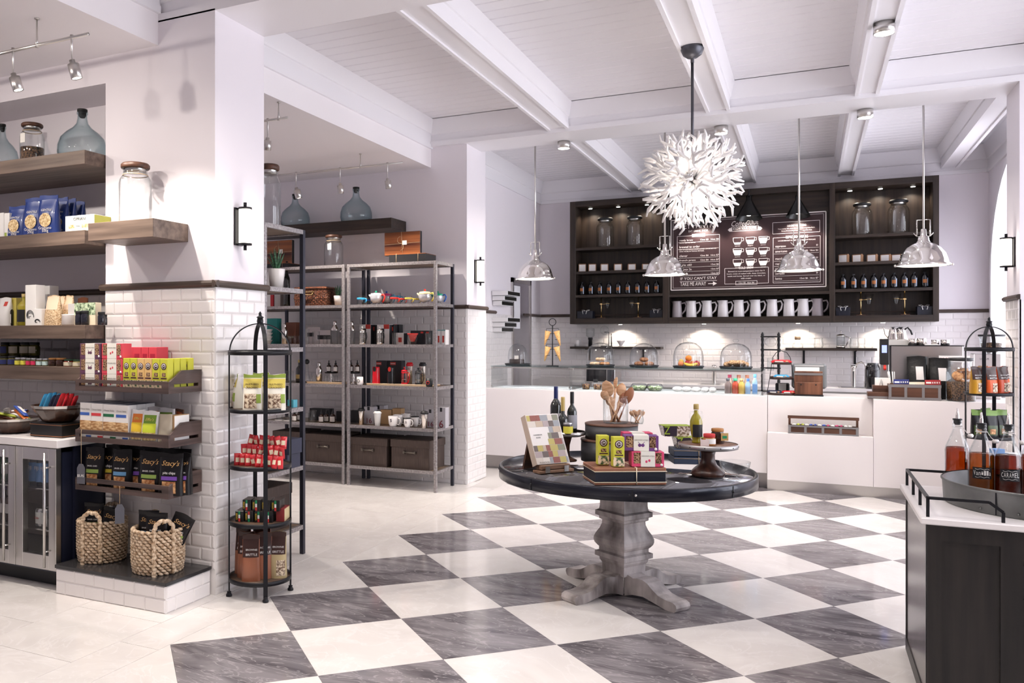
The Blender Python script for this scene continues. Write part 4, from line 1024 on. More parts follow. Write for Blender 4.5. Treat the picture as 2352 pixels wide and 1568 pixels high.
zt0 = RZ[0]-.003
tied_box('flat black and rosewood box on top of the right rack', (x+.03, 7.64, zt0), .40, .26, 21*mpx((x, 7.5)), False)
tied_box('upright rosewood gift box above the right rack', (xat(920, 7.60), 7.66, zt0+21*mpx((x, 7.5))+.001), 87*mpx((x,7.5))*1.06, .05, 55*mpx((x,7.5)), True)
tied_box('flat black and rosewood box on top of the middle rack', (xat(632, 7.60)+.02, 7.66, zt0), .40, .26, .06, False)
tied_box('upright rosewood gift box above the middle rack', (xat(636, 7.62), 7.68, zt0+.061), .34, .05, .26, True)
p = (xat(763, 7.55), 7.58, zt0); big_jar('empty jar with a tag marked 7100 on top of the middle rack', p, 22*mpx(p), 73*mpx(p), 'glass storage jars', tagm=True)
# middle rack, second shelf: wine bottle, picnic basket
def rbottle(name, label, u, vT, lvl, r, m, capm, y=7.60, lab=None, group=None, neck=.3, body=.58):
    z = RZ[lvl]-.0035; h = onY(u, vT, y).z-z
    return vessel(name, label, 'bottle', (xat(u, y), y, z), bottle_prof(r, h, neck, body), m, [(r*neck*1.15,h*.88),(r*neck*1.15,h),(0,h)], capm, lab and (r+.0008, h*lab[0], h*lab[1], 1.2, lab[2]), group, n=16)
rbottle('wine_bottle', 'dark bottle with gold neck tag left of the picnic basket', 659, 600, 1, .036, DARKGL, K)
for k, (a, b, vt, m) in enumerate(((612,621,612,WT),(621,628,615,C_('red_card',.5,.03,.04)),(630,644,618,C_('grey_print',.55,.53,.52)))): rcarton('small_carton', '%s carton at the left of the basket shelf' % ('white','red','grey')[k], a, b, vt, 1, m)
WICKR = mat('dark_wicker', (.10,.03,.015), .4, coat=.3, var=((60,60,200), 3, (.02,.006,.004), (.28,.09,.04), .38, .62), bump=(220, 1.0, .01))
x, w = span(674, 748, 7.50); p = (x, 7.63, RZ[1]-.0035); hb = rh(710, 655, 1)
t = thing('picnic_basket', 'dark brown lidded wicker picnic basket on the middle rack', 'basket', p)
wm = MB()
for j in range(11):
    z = hb*.78*(j+.5)/11; s_ = 1-.06*abs(j-5)/5
    for side in range(4):
        n = 17 if side % 2 == 0 else 11
        for k in range(n):
            q = (k+.5)/n-.5; L = w if side % 2 == 0 else .24
            xx, yy = ((q*L, -.12), (w/2, q*.24), (q*L, .12), (-w/2, q*.24))[side]
            st = len(wm.v); wm.ball((0,0,0), 1, 6, (L/n*.6, .006+.003*((k+j) % 2), hb*.046)); wm.xf(Matrix.Translation((xx*s_, yy*s_, z)) @ Matrix.Rotation(PI/2 if side % 2 else 0, 4, 'Z'), st)
wm.box(-w/2*.96, w/2*.96, -.115, .115, 0, hb*.77)
stuff(wm.build('weave', WICKR, t))
MB().box(-w/2*1.03, w/2*1.03, -.128, .128, hb*.80, hb*.93, .012).build('lid', WICKR, t)
MB().tube([(-.045,-.13,hb*.70),(-.045,-.15,hb*.55),(.045,-.15,hb*.55),(.045,-.13,hb*.70)], .006, 8).box(-.06,.06,-.133,-.128,hb*.66,hb*.72).build('latch', mat('brass', (.62,.45,.22), .25, metal=1.0), t)
# middle rack, third shelf
def glassp(r, h): return glass_prof([(0,0),(r*.86,0),(r,h*.1),(r,h)], .002)
def tumbler(label, u, vT, lvl, r, y=7.52, group='drinking glasses', cat='glass', name='drinking_glass'):
    z = RZ[lvl]-.0035; h = max(.03, onY(u, vT, y).z-z)
    t = thing(name, label, cat, (xat(u, y), y, z), 0, group); MB().lathe(glassp(r, h), 14).build('body', GLASS, t); return t
rcarton('teal_box', 'teal carton at the left end of the shaker shelf', 612, 636, 731, 2, TEAL)
for k in range(4):
    x, w = span(610, 627, 7.52)
    vessel('white_bowl', 'white bowl in the small stack, %s from the bottom' % ORD[k], 'bowl', (xat(615, 7.54), 7.54, RZ[2]-.003+.038*k), [(0,0),(.03,0),(.055,.045),(.058,.046),(.05,.04),(.028,.006),(0,.006)], WGLZ, group='stack of white bowls')
def shaker(label, u, vT, lvl, y=7.53, glass=False, r=.036):
    z = RZ[lvl]-.0035; h = onY(u, vT, y).z-z
    t = thing('cocktail_shaker', label, 'shaker', (xat(u, y), y, z), 0, 'cocktail shakers')
    MB().lathe(([(0,0),(r*.78,0),(r,h*.55),(r*.98,h*.62)] if not glass else glass_prof([(0,0),(r*.78,0),(r*.95,h*.1),(r,h*.62)], .002)), 18).build('body', GLASS if glass else SSTEEL, t)
    MB().lathe([(r*1.0,h*.60),(r*1.02,h*.66),(r*.55,h*.80),(r*.45,h*.82),(r*.45,h*.86)], 18).build('strainer', SSTEEL, t)
    MB().lathe([(r*.48,h*.85),(r*.50,h*.96),(r*.38,h),(0,h)], 18).build('cap', SSTEEL, t)
    return t
shaker('steel cocktail shaker before the brown carton', 654, 743, 2); rcarton('brown_box', 'brown carton lettered MAKER behind the steel shaker', 657, 679, 740, 2, C_('rust_card', .16,.055,.03), texts=[('MAKER', .7, .5, .32, CREAM)])
for k, u in enumerate((666, 677.5, 688)): tumbler('short glass beside the steel shaker, %s from left' % ORD[k], u, 771, 2, .021)
BAND = K
rcarton('grey_carton', 'tall grey carton with black band on the shaker shelf', 706, 735, 751, 2, C_('pale_grey_card', .55,.50,.50), panels=[('black_band', BAND, 0, .5, .45, .68)]); rcarton('grey_carton', 'wide grey carton with black band on the shaker shelf', 729, 759, 758, 2, C_('pale_grey_card', .55,.50,.50), y=7.56, panels=[('black_band', BAND, 0, 1, .35, .65)])
for k, (u, vt, r) in enumerate(((704,755,.03),(726,761,.04),(746.5,771,.022),(756,772,.022))): tumbler('clear glass on the shaker shelf, %s from left' % ORD[k], u, vt, 2, r, y=7.50, group='glasses on the shaker shelf')
shaker('glass cocktail shaker at the right end of the middle rack', 769, 737, 2, glass=True, r=.039); shaker('glass cocktail shaker hidden behind the rack post', 787, 745, 2, y=7.66, glass=True)
# middle rack, fourth shelf
PALEW = wood('pale_tray_wood', (.42,.28,.16), (.68,.50,.32), 'x')
tz = RZ[3]-.003
def tray(label, uL, uR, y0, dd, m):
    x, w = span(uL, uR, y0); t = thing('serving_tray', label, 'tray', (x, y0+dd/2, tz)); MB().box(-w/2, w/2, -dd/2, dd/2, 0, .014, .006).box(-w/2, w/2, -dd/2, -dd/2+.012, .014, .022, .003).build('body', m, t); return t
tray('pale wooden tray on the middle rack', 704, 786, 7.45, .34, PALEW); tray('pale rounded wooden tray on the right rack', 841, 984, 7.45, .30, PALEW)
def onz(u, y, dz): return (xat(u, y), y, tz+dz)
shaker('steel shaker on the pale tray', 733, 832, 3, y=7.55)
rbottle('champagne_bottle', 'champagne bottle with gold neck at the post', 687, 826, 3, .036, DARKGL, C_('gold_foil', .5,.36,.12,.3), lab=(.18,.36,C_('gold_label',.35,.24,.08)))
t = thing('decanter', 'slim glass decanter with black ball stopper', 'decanter', onz(705, 7.58, 0)); MB().lathe(glass_prof([(0,0),(.036,0),(.04,.03),(.02,.10),(.016,.20)], .002), 16).build('body', GLASS, t); MB().ball((0,0,.225), .028, 14).build('stopper', BLKB, t)
for k, u in enumerate((660, 669, 677)): tumbler('whisky glass at the left of the tray shelf, %s from left' % ORD[k], u, 851, 3, .02, y=7.60, group='whisky glasses')
def cake_stand(label, u, y, r, h, topm, stemm, lvl=3):
    t = thing('cake_stand', label, 'cake stand', (xat(u, y), y, tz+(.014 if 704 < u < 786 else 0)), 0, 'small cake stands')
    MB().lathe([(0,0),(r*.5,0),(r*.48,.008),(r*.2,.02),(r*.24,h*.3),(r*.14,h*.4),(r*.26,h*.55),(r*.15,h*.7),(r*.2,h*.92)], 18).build('stem', stemm, t)
    MB().lathe([(0,h*.90),(r*.9,h*.90),(r,h),(r*.97,h*1.02),(r*.9,h*.95),(0,h*.95)], 22).build('plate', topm, t)
    return t
DROPL = C_('drop_label', .62,.58,.55)
def dropper(label, loc, r=.022, h=.125, group='dropper bottles'):
    return vessel('dropper_bottle', label, 'bottle', loc, [(0,0),(r,0),(r,h*.52),(r*.4,h*.62),(r*.4,h*.66)], AMBERGL, [(r*.5,h*.64),(r*.48,h*.76),(r*.22,h*.78),(r*.2,h*.96),(0,h)], K, (r+.0008, h*.08, h*.44, 1.3, DROPL), group, n=14)
s8 = mpx((-4.3, 7.55))
cake_stand('dark cake stand on the pale tray of the middle rack', 761, 7.56, .072, .105, BLKB, CHROME); cake_stand('dark cake stand behind the rack posts', 812, 7.56, .072, .125, BLKB, CHROME)
for k, (u, dz) in enumerate(((755.5, .121), (771, .121), (806, .127), (821, .127))): dropper('dropper bottle on a dark cake stand, %s from the left' % ORD[k], onz(u, 7.56, dz), .024, .125)
for k, u in enumerate((721, 748, 755, 766, 772)): tumbler('tiny glass on the pale tray, %s from left' % ORD[k], u, 866, 3, .016, y=7.49, group='tiny glasses on the tray').location.z += .0145
# middle rack, fifth shelf
for k, (u, yy) in enumerate(((642, 7.52), (662, 7.52))):
    t = tumbler('glass cup on a saucer at the left of the bitters shelf, %s' % ('left one','right one')[k], u, 953, 4, .034, y=yy, group='cups on saucers'); MB().lathe([(0,0),(.05,0),(.055,.006),(0,.004)], 18).build('saucer', WGLZ, t, (0,0,0))
for k, (u, yy, hh) in enumerate(((676.5,7.50,.13),(687,7.60,.13),(738,7.52,.14),(750,7.60,.13),(764,7.55,.15))): dropper('bitters bottle on the fifth shelf, %s from left' % ORD[k], (xat(u, yy), yy, RZ[4]-.0035), .028 if k < 4 else .03, hh, 'bitters bottles')
for k, (u, vt, r) in enumerate(((703,948,.033),(718,942,.042))): tumbler('rounded glass tumbler on the bitters shelf, %s' % ('left one','right one')[k], u, vt, 4, r, y=7.50, group='rounded tumblers')
for k, (a, b, vt) in enumerate(((711,757,938),(772,784,944))): rcarton('black_carton', 'black carton at the back of the bitters shelf, %s' % ('wide one','by the post')[k], a, b, vt, 4, BLKB, y=7.70)
rcarton('black_carton', 'long black carton behind the posts of the right rack', 801, 826, 943, 4, BLKB, y=7.66)
# right rack, second shelf: coloured teapots and cups
def teapot(label, u, vT, m, lidm, knob, hand, y=7.55, flip=1):
    z = RZ[1]-.0035; h = onY(u, vT, y).z-z; r = h*.42
    t = thing('glass_teapot', label, 'teapot', (xat(u, y), y, z), 0, 'colourful teapots')
    MB().lathe([(0,h*.12),(r*.5,h*.14),(r*.92,h*.30),(r,h*.48),(r*.96,h*.66)], 22).build('body', mat('pot_glass', (.62,.62,.66), .06, metal=.35), t)
    MB().lathe([(r*.98,h*.64),(r,h*.70),(r*.8,h*.80),(0,h*.84)], 22).build('lid', lidm, t)
    MB().ball((0,0,h*.92), h*.075, 10).build('knob', knob, t)
    MB().tube([(flip*r*.9,0,h*.66),(flip*r*1.35,0,h*.72),(flip*r*1.6,0,h*.55),(flip*r*1.45,0,h*.34),(flip*r*1.15,0,h*.18)], h*.055, 8).build('handle', hand, t)
    MB().tube([(-flip*r*.8,0,h*.5),(-flip*r*1.1,0,h*.62),(-flip*r*1.3,0,h*.72)], [h*.08,h*.06,h*.045], 8).build('spout', lidm, t)
    f_ = MB()
    for a in (0, 1.57, 3.14, 4.71): f_.tube([(r*.6*math.cos(a+.7), r*.6*math.sin(a+.7), h*.2), (r*.8*math.cos(a+.7), r*.8*math.sin(a+.7), 0)], .003, 5)
    f_.build('wire_feet', SSTEEL, t)
    return t
PL = {n: C_('plastic_'+n, *c, .3) for n, c in dict(red=(.65,.03,.02), blue=(.02,.12,.50), green=(.01,.32,.18), yellow=(.72,.58,.10), white=(.78,.77,.75), pink=(.60,.06,.22), sky=(.05,.38,.66), cream=(.75,.64,.36)).items()}
teapot('white lidded teapot with red handle and green knob', 864, 667, None, PL['white'], PL['green'], PL['red']); teapot('pink lidded teapot with blue knob behind the white one', 888, 668, None, PL['pink'], PL['blue'], PL['sky'], y=7.70)
teapot('cream teapot with red knob', 976, 663, None, PL['cream'], PL['red'], PL['yellow']); teapot('green lidded teapot with blue handle at the right post', 1006, 668, None, PL['green'], PL['green'], PL['blue'], y=7.62)
def cup(label, u, vT, col, y=7.50, lvl=1):
    z = RZ[lvl]-.0035; h = onY(u, vT, y).z-z; r = h*.42
    t = thing('glass_cup', label, 'cup', (xat(u, y), y, z), 0, 'glass cups with coloured handles')
    MB().lathe(glassp(r, h), 14).build('body', GLASS, t)
    MB().lathe([(r*1.01,h*.60),(r*1.04,h*.62),(r*1.04,h*.76),(r*1.01,h*.78)], 14).tube([(r*1.0,0,h*.70),(r*1.5,0,h*.68),(r*1.55,0,h*.4),(r*1.15,0,h*.28)], h*.06, 6).build('handle', PL[col], t)
    return t
for u, vt, c, y, lb in ((829,679,'sky',7.50,'glass cup with sky blue handle at the left'),(845,683,'blue',7.62,'glass cup with blue band behind the white teapot'),(905,678,'red',7.50,'glass cup with red handle'),(909,673,'sky',7.68,'glass cup with blue handle at the back'),(923,681,'red',7.60,'glass cup with dark red band'),(938,679,'yellow',7.52,'glass cup with yellow handle'),(956,681,'yellow',7.62,'glass cup with yellow band by the cream teapot')): cup(lb, u, vt, c, y)
# right rack, third shelf: presses, boxes
PRW, PRR, PRB = C_('box_white', .72,.69,.68), C_('box_red', .45,.04,.03), C_('box_black', .018,.018,.022)
def press(label, u, vT, lvl, fm, y=7.48, r=.034, lid=None, group='coffee presses', handle=True):
    z = RZ[lvl]-.0035+(.0145 if lvl == 3 else 0); h = onY(u, vT, y).z-z
    t = thing('coffee_press', label, 'coffee press', (xat(u, y), y, z), 0, group)
    MB().lathe(glass_prof([(0,.012),(r*.92,.012),(r*.95,h*.78)], .002), 18).build('beaker', GLASS, t)
    m = MB().lathe([(0,0),(r,0),(r,.02),(r*.98,.022),(0,.022)], 18)
    for a in (0, PI/2, PI, -PI/2): m.tube([(r*.99*math.cos(a), r*.99*math.sin(a), .01), (r*.99*math.cos(a), r*.99*math.sin(a), h*.74)], .003, 5)
    m.lathe([(r*.96,h*.66),(r*1.01,h*.68),(r*1.01,h*.72),(r*.96,h*.74)], 18).build('frame', fm, t)
    MB().lathe([(r*1.02,h*.77),(r*1.02,h*.80),(r*.6,h*.86),(0,h*.87)], 18).tube([(0,0,h*.86),(0,0,h*.94)], .003, 6).ball((0,0,h*.965), .011, 10).build('plunger', lid or fm, t)
    MB().lathe([(0,h*.3),(r*.85,h*.3),(r*.85,h*.33),(0,h*.33)], 16).build('filter', SSTEEL, t)
    if handle: MB().tube([(r,0,h*.70),(r*1.6,0,h*.68),(r*1.75,0,h*.42),(r*1.3,0,h*.14),(r,0,h*.12)], .005, 6).build('handle', K if fm is SSTEEL else fm, t)
    return t
shaker('glass shaker at the left of the press shelf', 808, 738, 2, glass=True, r=.036)
for k, (a, b) in enumerate(((826,851),(866,894))):
    rcarton('press_carton', 'tall coffee press carton, %s of two' % ('left','right')[k], a, b, 745, 2, PRW, y=7.58, panels=[('red_corner', PRR, .55, 1, .78, 1), ('press_photo', PRB, .35, .6, .05, .8)], side=PRB, group='coffee press cartons')
    rcarton('press_carton', 'black side carton behind a coffee press carton, %s' % ('left','right')[k], b+1, b+11, 746, 2, PRB, y=7.64, group='side cartons', panels=[('red_corner', PRR, .2, .8, .7, .9)])
press('steel coffee press before the left carton', 832, 750, 2, SSTEEL, r=.030); press('steel coffee press before the right carton', 872, 750, 2, SSTEEL, r=.030)
for k, (a, b, m) in enumerate(((899,906,PRB),(906,911,PRR),(911,917,PRB))): rcarton('thin_carton', 'thin upright carton on the press shelf, %s' % ('black left','red middle','black right')[k], a, b, 745, 2, m, y=7.72)
rcarton('cup_carton', 'white carton with red glass photo', 910, 927, 764, 2, PRW, y=7.56, panels=[('cup_photo', PRR, .3, .75, .2, .6)], side=PRB); tumbler('clear glass cup before the photo carton', 907, 764, 2, .028, y=7.48, group='press shelf cups')
rcarton('black_carton', 'wide black carton behind the red cup', 943, 985, 759, 2, PRB, y=7.62, panels=[('red_logo', PRR, .55, .7, .8, .92), ('red_logo', PRR, .85, 1, .8, .92)])
z = RZ[2]-.0035
t = thing('glass_cup', 'red double-wall cup on the press shelf', 'cup', (xat(948, 7.50), 7.50, z)); MB().lathe(glass_prof([(0,0),(.030,0),(.05,.05),(.054,.10)], .002), 18).build('outer_wall', GLASS, t); MB().lathe([(0,.03),(.02,.03),(.044,.095),(.056,.11),(.05,.112),(0,.05)], 18).build('red_liner', PL['red'], t)
tumbler('clear double-wall glass by the right post', 983, 765, 2, .028, y=7.48, group='press shelf cups')
for k, (a, b) in enumerate(((1003,1012),(1013,1023))): rcarton('slim_carton', 'slim teal-edged carton right of the post, %s' % ('left','right')[k], a, b, 757, 2, PRW, y=7.60, panels=[('press_photo', PRR, .3, .7, .15, .6), ('teal_top', C_('teal_edge', .15,.35,.35), 0, 1, .93, 1)])
# right rack, fourth shelf: grinders on the tray
def grinder(label, u, vT, m, inset, y=7.52):
    z = tz+.0145; h = onY(u, vT, y).z-z; r = .040
    t = thing('coffee_grinder', label, 'coffee grinder', (xat(u, y), y, z), 0, 'coffee grinders')
    MB().lathe([(0,0),(r,0),(r*1.02,.006),(r*.93,h*.93),(r*.85,h),(0,h)], 20).build('body', m, t)
    MB().ball((0,-r*.90,h*.86), .018, 12, (1, .3, 1.4)).build('button', inset, t)
    return t
RBOX = [('red_logo', PRR, .02, .5, .82, .94)]
rcarton('grinder_carton', 'black grinder carton with red logo, left of two', 864, 888, 828, 3, PRB, y=7.66, panels=RBOX, texts=[('bodum', .4, .26, .88, WT)], group='grinder cartons'); rcarton('grinder_carton', 'black grinder carton with red logo, right of two', 896, 922, 828, 3, PRB, y=7.66, panels=RBOX, texts=[('bodum', .4, .26, .88, WT)], group='grinder cartons')
RED = C_('gloss_red', .60,.01,.02,.25)
grinder('red electric coffee grinder', 864, 842, RED, K); grinder('black electric coffee grinder', 898, 842, C_('gloss_black', .01,.01,.012,.25), PL['red'])
press('small red coffee press on the tray', 929, 843, 3, RED, y=7.49, r=.032); press('small black coffee press on the tray', 961, 845, 3, C_('gloss_black', .01,.01,.012,.25), y=7.49, r=.034)
def travel(label, u, vT, m, lvl, y, r=.033, body=None, grp='travel tumblers'):
    z = RZ[lvl]-.0035+(.0145 if lvl == 3 else 0); h = onY(u, vT, y).z-z
    t = thing('travel_tumbler', label, 'tumbler', (xat(u, y), y, z), 0, grp)
    MB().lathe([(0,0),(r*.72,0),(r*.98,h*.84)], 18).build('body', body or SSTEEL, t); MB().lathe([(r*1.0,h*.83),(r*1.12,h*.85),(r*1.12,h*.92),(r*.9,h*.95),(r*.85,h),(0,h)], 18).build('lid', m, t)
    return t
travel('red-topped tumbler behind the red press', 941, 832, RED, 3, 7.60); travel('black-topped tumbler behind the black press', 971, 832, K, 3, 7.60)
for k, u in enumerate((827, 986)):
    z = tz; y = 7.46; r = .034; t = thing('round_tin', 'small printed tin with clock face, %s' % ('left of the grinders','at the right post')[k], 'tin', (xat(u, y), y, z)); MB().lathe([(0,0),(r*.8,0),(r,.02),(r*.95,.085),(0,.085)], 18).build('body', WGLZ if k == 0 else BLKB, t)
    g = MB().lathe([(.013,0),(.018,0),(.018,.001),(.013,.001)], 16); g.xf(Matrix.Translation((0,-r*1.02,.045)) @ Matrix.Rotation(PI/2,4,'X')); g.build('clock_face', K if k == 0 else PL['red'], t)
# right rack, fifth shelf: cups and mugs
LOGO = C_('logo_ink', .05,.04,.06)
t = travel('steel travel tumbler left of the white cup', 830, 937, K, 4, 7.50, .034); travel('steel travel tumbler at the right post', 975, 944, K, 4, 7.46, .036); travel('white travel cup with white lid', 867, 944, PL['white'], 4, 7.47, .038, PL['white'])
GREYC = C_('mug_carton', .44,.42,.45)
for k, (a, b, vt, y, tx) in enumerate(((836,858,934,7.60,'16'),(856,882,931,7.72,''),(977,1000,940,7.58,'16'),(1004,1023,936,7.58,'6'))): rcarton('mug_carton', 'grey mug carton, %s from the left' % ORD[k], a, b, vt, 4, GREYC, y=y, panels=[('dark_notch', PRB, .35, .6, .80, 1)], texts=[(tx, .5, .5, .18, C_('maroon_ink', .18,.02,.03))] if tx else (), group='grey mug cartons')
for k, (a, b, vt) in enumerate(((874,899,941),(901,921,938))): rcarton('kraft_carton', 'plain kraft carton behind the mugs, %s' % ('left','right')[k], a, b, vt, 4, CARD, y=7.66, group='kraft cartons')
def mug(label, u, vT, y, r, lidm=None):
    z = RZ[4]-.0035; h = onY(u, vT, y).z-z; t = thing('white_mug', label, 'mug', (xat(u, y), y, z), 0, 'white mugs')
    MB().lathe([(0,0),(r*.62,0),(r*.9,h*.35),(r,h*.98),(r*.95,h),(r*.9,h*.96),(r*.8,h*.4),(0,h*.12)], 20).build('body', WGLZ, t)
    MB().tube([(r*.95,0,h*.82),(r*1.5,0,h*.78),(r*1.65,0,h*.5),(r*1.3,0,h*.22),(r*.85,0,h*.25)], .005, 7).build('handle', WGLZ, t)
    if lidm: MB().lathe([(0,h),(r*1.04,h),(r*1.04,h*1.06),(0,h*1.07)], 18).build('lid', lidm, t)
    text(t, '$', r*.4, (0, -r-.002, h*.62), LOGO)
    return t
mug('large white mug in front', 903, 955, 7.47, .050); mug('large white mug behind the front one', 914, 952, 7.58, .050); mug('white mug at the back', 932, 949, 7.70, .048); mug('slim white mug with black rim', 936, 961, 7.46, .036, K); mug('white mug with black lid behind the slim one', 953, 957, 7.58, .042, K)
# floating shelf on the bay wall with two demijohns
a = onY(933, 509, YB0-.006); fyy = onX(899, 500, a.x).y
tag(MB().box(-6.2, a.x, fyy, YB0-.008, a.z-.105, a.z, .002).build('floating_shelf', OAK), 'long dark oak shelf high on the bay wall above the racks', 'shelf')
for u, vt, vb, rr_, lb in ((818, 430, 506, 37, 'bluish demijohn above the right rack'), (678, 446, 514, 34, 'greenish demijohn above the middle rack')):
    yy = (fyy+YB0)/2; p = (xat(u, yy), yy, a.z+.0005); demijohn(lb, p, min(rr_*mpx(p), (YB0-fyy)/2-.005), onY(u, vt, yy).z-a.z, 'glass demijohns')

# ================================================================ round tiered stands
def etagere(label, cx, cy, a0, tiers, zring, ztop, r, zbase=0.0, deck=True):
    t = thing('tiered_stand', label, 'display stand', (cx, cy, 0), a0, 'black tiered metal stands')
    for k in range(4):
        a = PI/4+k*PI/2; ca, sa = math.cos(a), math.sin(a)
        st = MB().box(-.012, .012, r-.004, r+.003, zbase+.02, zring, .0); st.xf(Matrix.Rotation(a-PI/2, 4, 'Z')); o = st.build('post', BLACK, t)
        arc = MB(); n = 22; pts = []
        for q in range(n+1):
            th = PI/2*q/n; pts.append((r*math.cos(th), zring+(ztop-zring)*math.sin(th)))
        inn = []
        for q in range(n+1): th = PI/2*q/n; nx_, nz_ = math.cos(th)*(ztop-zring), math.sin(th)*r; L_ = math.hypot(nx_, nz_); inn.append((pts[q][0]-.006*nx_/L_, pts[q][1]-.006*nz_/L_))
        ring4 = lambda q: [(-.012, *pts[q]), (.012, *pts[q]), (.012, *inn[q]), (-.012, *inn[q])]
        arc.add([v for q in range(n+1) for v in ring4(q)], [(4*q+i, 4*q+(i+1) % 4, 4*q+4+(i+1) % 4, 4*q+4+i) for q in range(n) for i in range(4)])
        arc.xf(Matrix.Rotation(a-PI/2, 4, 'Z')); arc.build('arch', BLACK, t)
        MB().lathe([(0,0),(.017,0),(.018,.01),(.013,.017),(.011,.022),(.013,.028),(0,.03)], 14).build('foot', BLACK, t, ((r)*ca, r*sa, zbase))
    MB().lathe([(r-.003,zring-.017),(r+.006,zring-.017),(r+.006,zring+.010),(r-.003,zring+.010)], 40).build('top_ring', BLACK, t)
    MB().lathe([(0,ztop-.008),(.016,ztop-.006),(.018,ztop+.002),(.020,ztop+.012),(.016,ztop+.03),(.022,ztop+.032),(.021,ztop+.036),(.010,ztop+.042),(.008,ztop+.05),(.010,ztop+.055),(.004,ztop+.066),(0,ztop+.07)], 16).build('finial', BLACK, t)
    for z in tiers:
        o = MB().lathe([(r-.003,z-.016),(r+.003,z-.016),(r+.003,z+.008),(r-.003,z+.008),(r-.003,z-.016)], 40).build('shelf_ring', BLACK, t)
        MB().lathe([(0,z-.008),(r-.0035,z-.008),(r-.0035,z),(0,z)], 40).build('shelf_board', wood('stand_board', (.05,.028,.018), (.16,.095,.06), 'x'), t)
    return t
ECX, ECY, ER = -2.885, 4.056, .181
ET = [1.083, .757, .432, .103]
etagere('tall black tiered stand by the tiled pilaster', ECX, ECY, 0, ET, 1.416, 1.585, ER)
# crackers on the top tier
SEEDY, SEEDG, SEEDW = C_('seed_yellow', .62,.50,.10), C_('seed_green', .28,.38,.06), C_('seed_white', .78,.75,.66); CRK = mat('cracker_heap', (.4,.26,.15), .5, var=((60,60,60), 4, (.14,.07,.04), (.78,.66,.50), .4, .6))
def crackers(label, u, v0, y, w, h, rz, seed):
    z = ET[0]+.0005
    return pouch('cracker_bag', label, 'bag', (xat(u, y), y, z), w, h, .07, SEEDW, rz, 'seed cracker bags', seed=seed, crimp=SEEDG, panels=[('yellow_field', SEEDY, .0, 1, .62, .88), ('cracker_window', CRK, .1, .8, .06, .46), ('green_corner', SEEDG, .78, 1, .2, .45)], texts=[('MULTI-SEED', .7, .5, .72, DKBR), ('CRACKERS', .7, .5, .63, DKBR)])
crackers('multi-seed cracker bag left of the front post', 581, 0, 3.965, .112, .205, .30, 3); crackers('multi-seed cracker bag right of the front post', 634, 0, 4.02, .112, .205, .50, 4)
crackers('yellow cracker bag turned sideways at the left', 546, 0, 4.05, .10, .20, -.9, 5); crackers('cracker bag standing at the back of the stand', 600, 0, 4.14, .11, .205, .1, 6)
# red sweets
RW_ = C_('red_wrap', .55,.02,.03,.25); RWF = mat('red_wrap_shine', (.60,.03,.04), .18, coat=.5)
rn = random.Random(11)
def candy(label, loc, rot, sc=1.0):
    t = thing('wrapped_sweet', label, 'sweet', loc, rot, 'red wrapped sweets')
    MB().grid(lambda a, b: Vector((.019*sc*math.cos(2*PI*b), .012*sc*math.sin(2*PI*b)*(.12 if abs(a-.5) > .44 else 1-.25*(2*abs(a-.5))**3), (a-.5)*.072*sc)), 10, 11).build('wrapper', RWF, t)
    MB().grid(lambda a, b: Vector(((a-.5)*.022*sc, -.0124*sc*math.cos((a-.5)*1.1), (b-.55)*.026*sc)), 4, 2).build('print', CREAM, t)
    return t
k = 0
for row in range(3):
    for c in range(9-row):
        u = 545+row*16+c*12.4; y = 3.965+.035*row
        if u > 655: continue
        candy('red sweet in the %s row, %s from the left' % (('front','second','top')[row], ORD[c]), (xat(u, y), y, ET[1]+.034+.052*row), (rn.uniform(-.3,.3), rn.uniform(-.25,.25), .4+rn.uniform(-.5,.5)))
for c in range(4): candy('red sweet lying flat at the left, %s' % ORD[c], (ECX-.10+.028*c, ECY-.03+.02*c, ET[1]+.014+.02*(c % 2)), (PI/2, .3*c, .5*c))
# torrone boxes
BB = C_('black_box_gloss', .012,.011,.011,.3); GR, RD2 = C_('flag_green', .01,.25,.10), C_('flag_red', .55,.03,.03)
def nougat(label, loc, rz=.32, flip=False):
    w, d, h = .050, .105, .062
    t = carton('nougat_carton', label, 'box', loc, w, d, h, BB, rz, 'black nougat cartons', panels=[('flag_stripe', RD2 if not flip else GR, .38, .60, .02, .33), ('flag_stripe', WT, .38, .60, .33, .66), ('flag_stripe', GR if not flip else RD2, .38, .60, .66, .98)], top=C_('choc_card', .10,.07,.06))
    text(t, 'GRISBI', h*.62, (-w*.30, -d/2-.0015, h*.5), C_('yellow_print',.72,.48,.03), rot=(PI/2, -PI/2, 0))
    return t
zz = ET[2]+.0005
for c in range(4): nougat('nougat carton in the lower row, %s from the left' % ORD[c], (ECX-.088+.054*c, ECY-.055+.019*c, zz), .32, c == 1)
for c in range(4): nougat('nougat carton in the upper row, %s from the left' % ORD[c], (ECX-.055+.054*c, ECY-.03+.019*c, zz+.0635), .32)
carton('biscuit_carton', 'red biscuit carton seen side-on behind the nougat', 'box', (ECX+.12, ECY+.06, zz), .05, .12, .075, C_('maroon_card', .25,.03,.03), .32, side=C_('cream_side', .66,.55,.30))
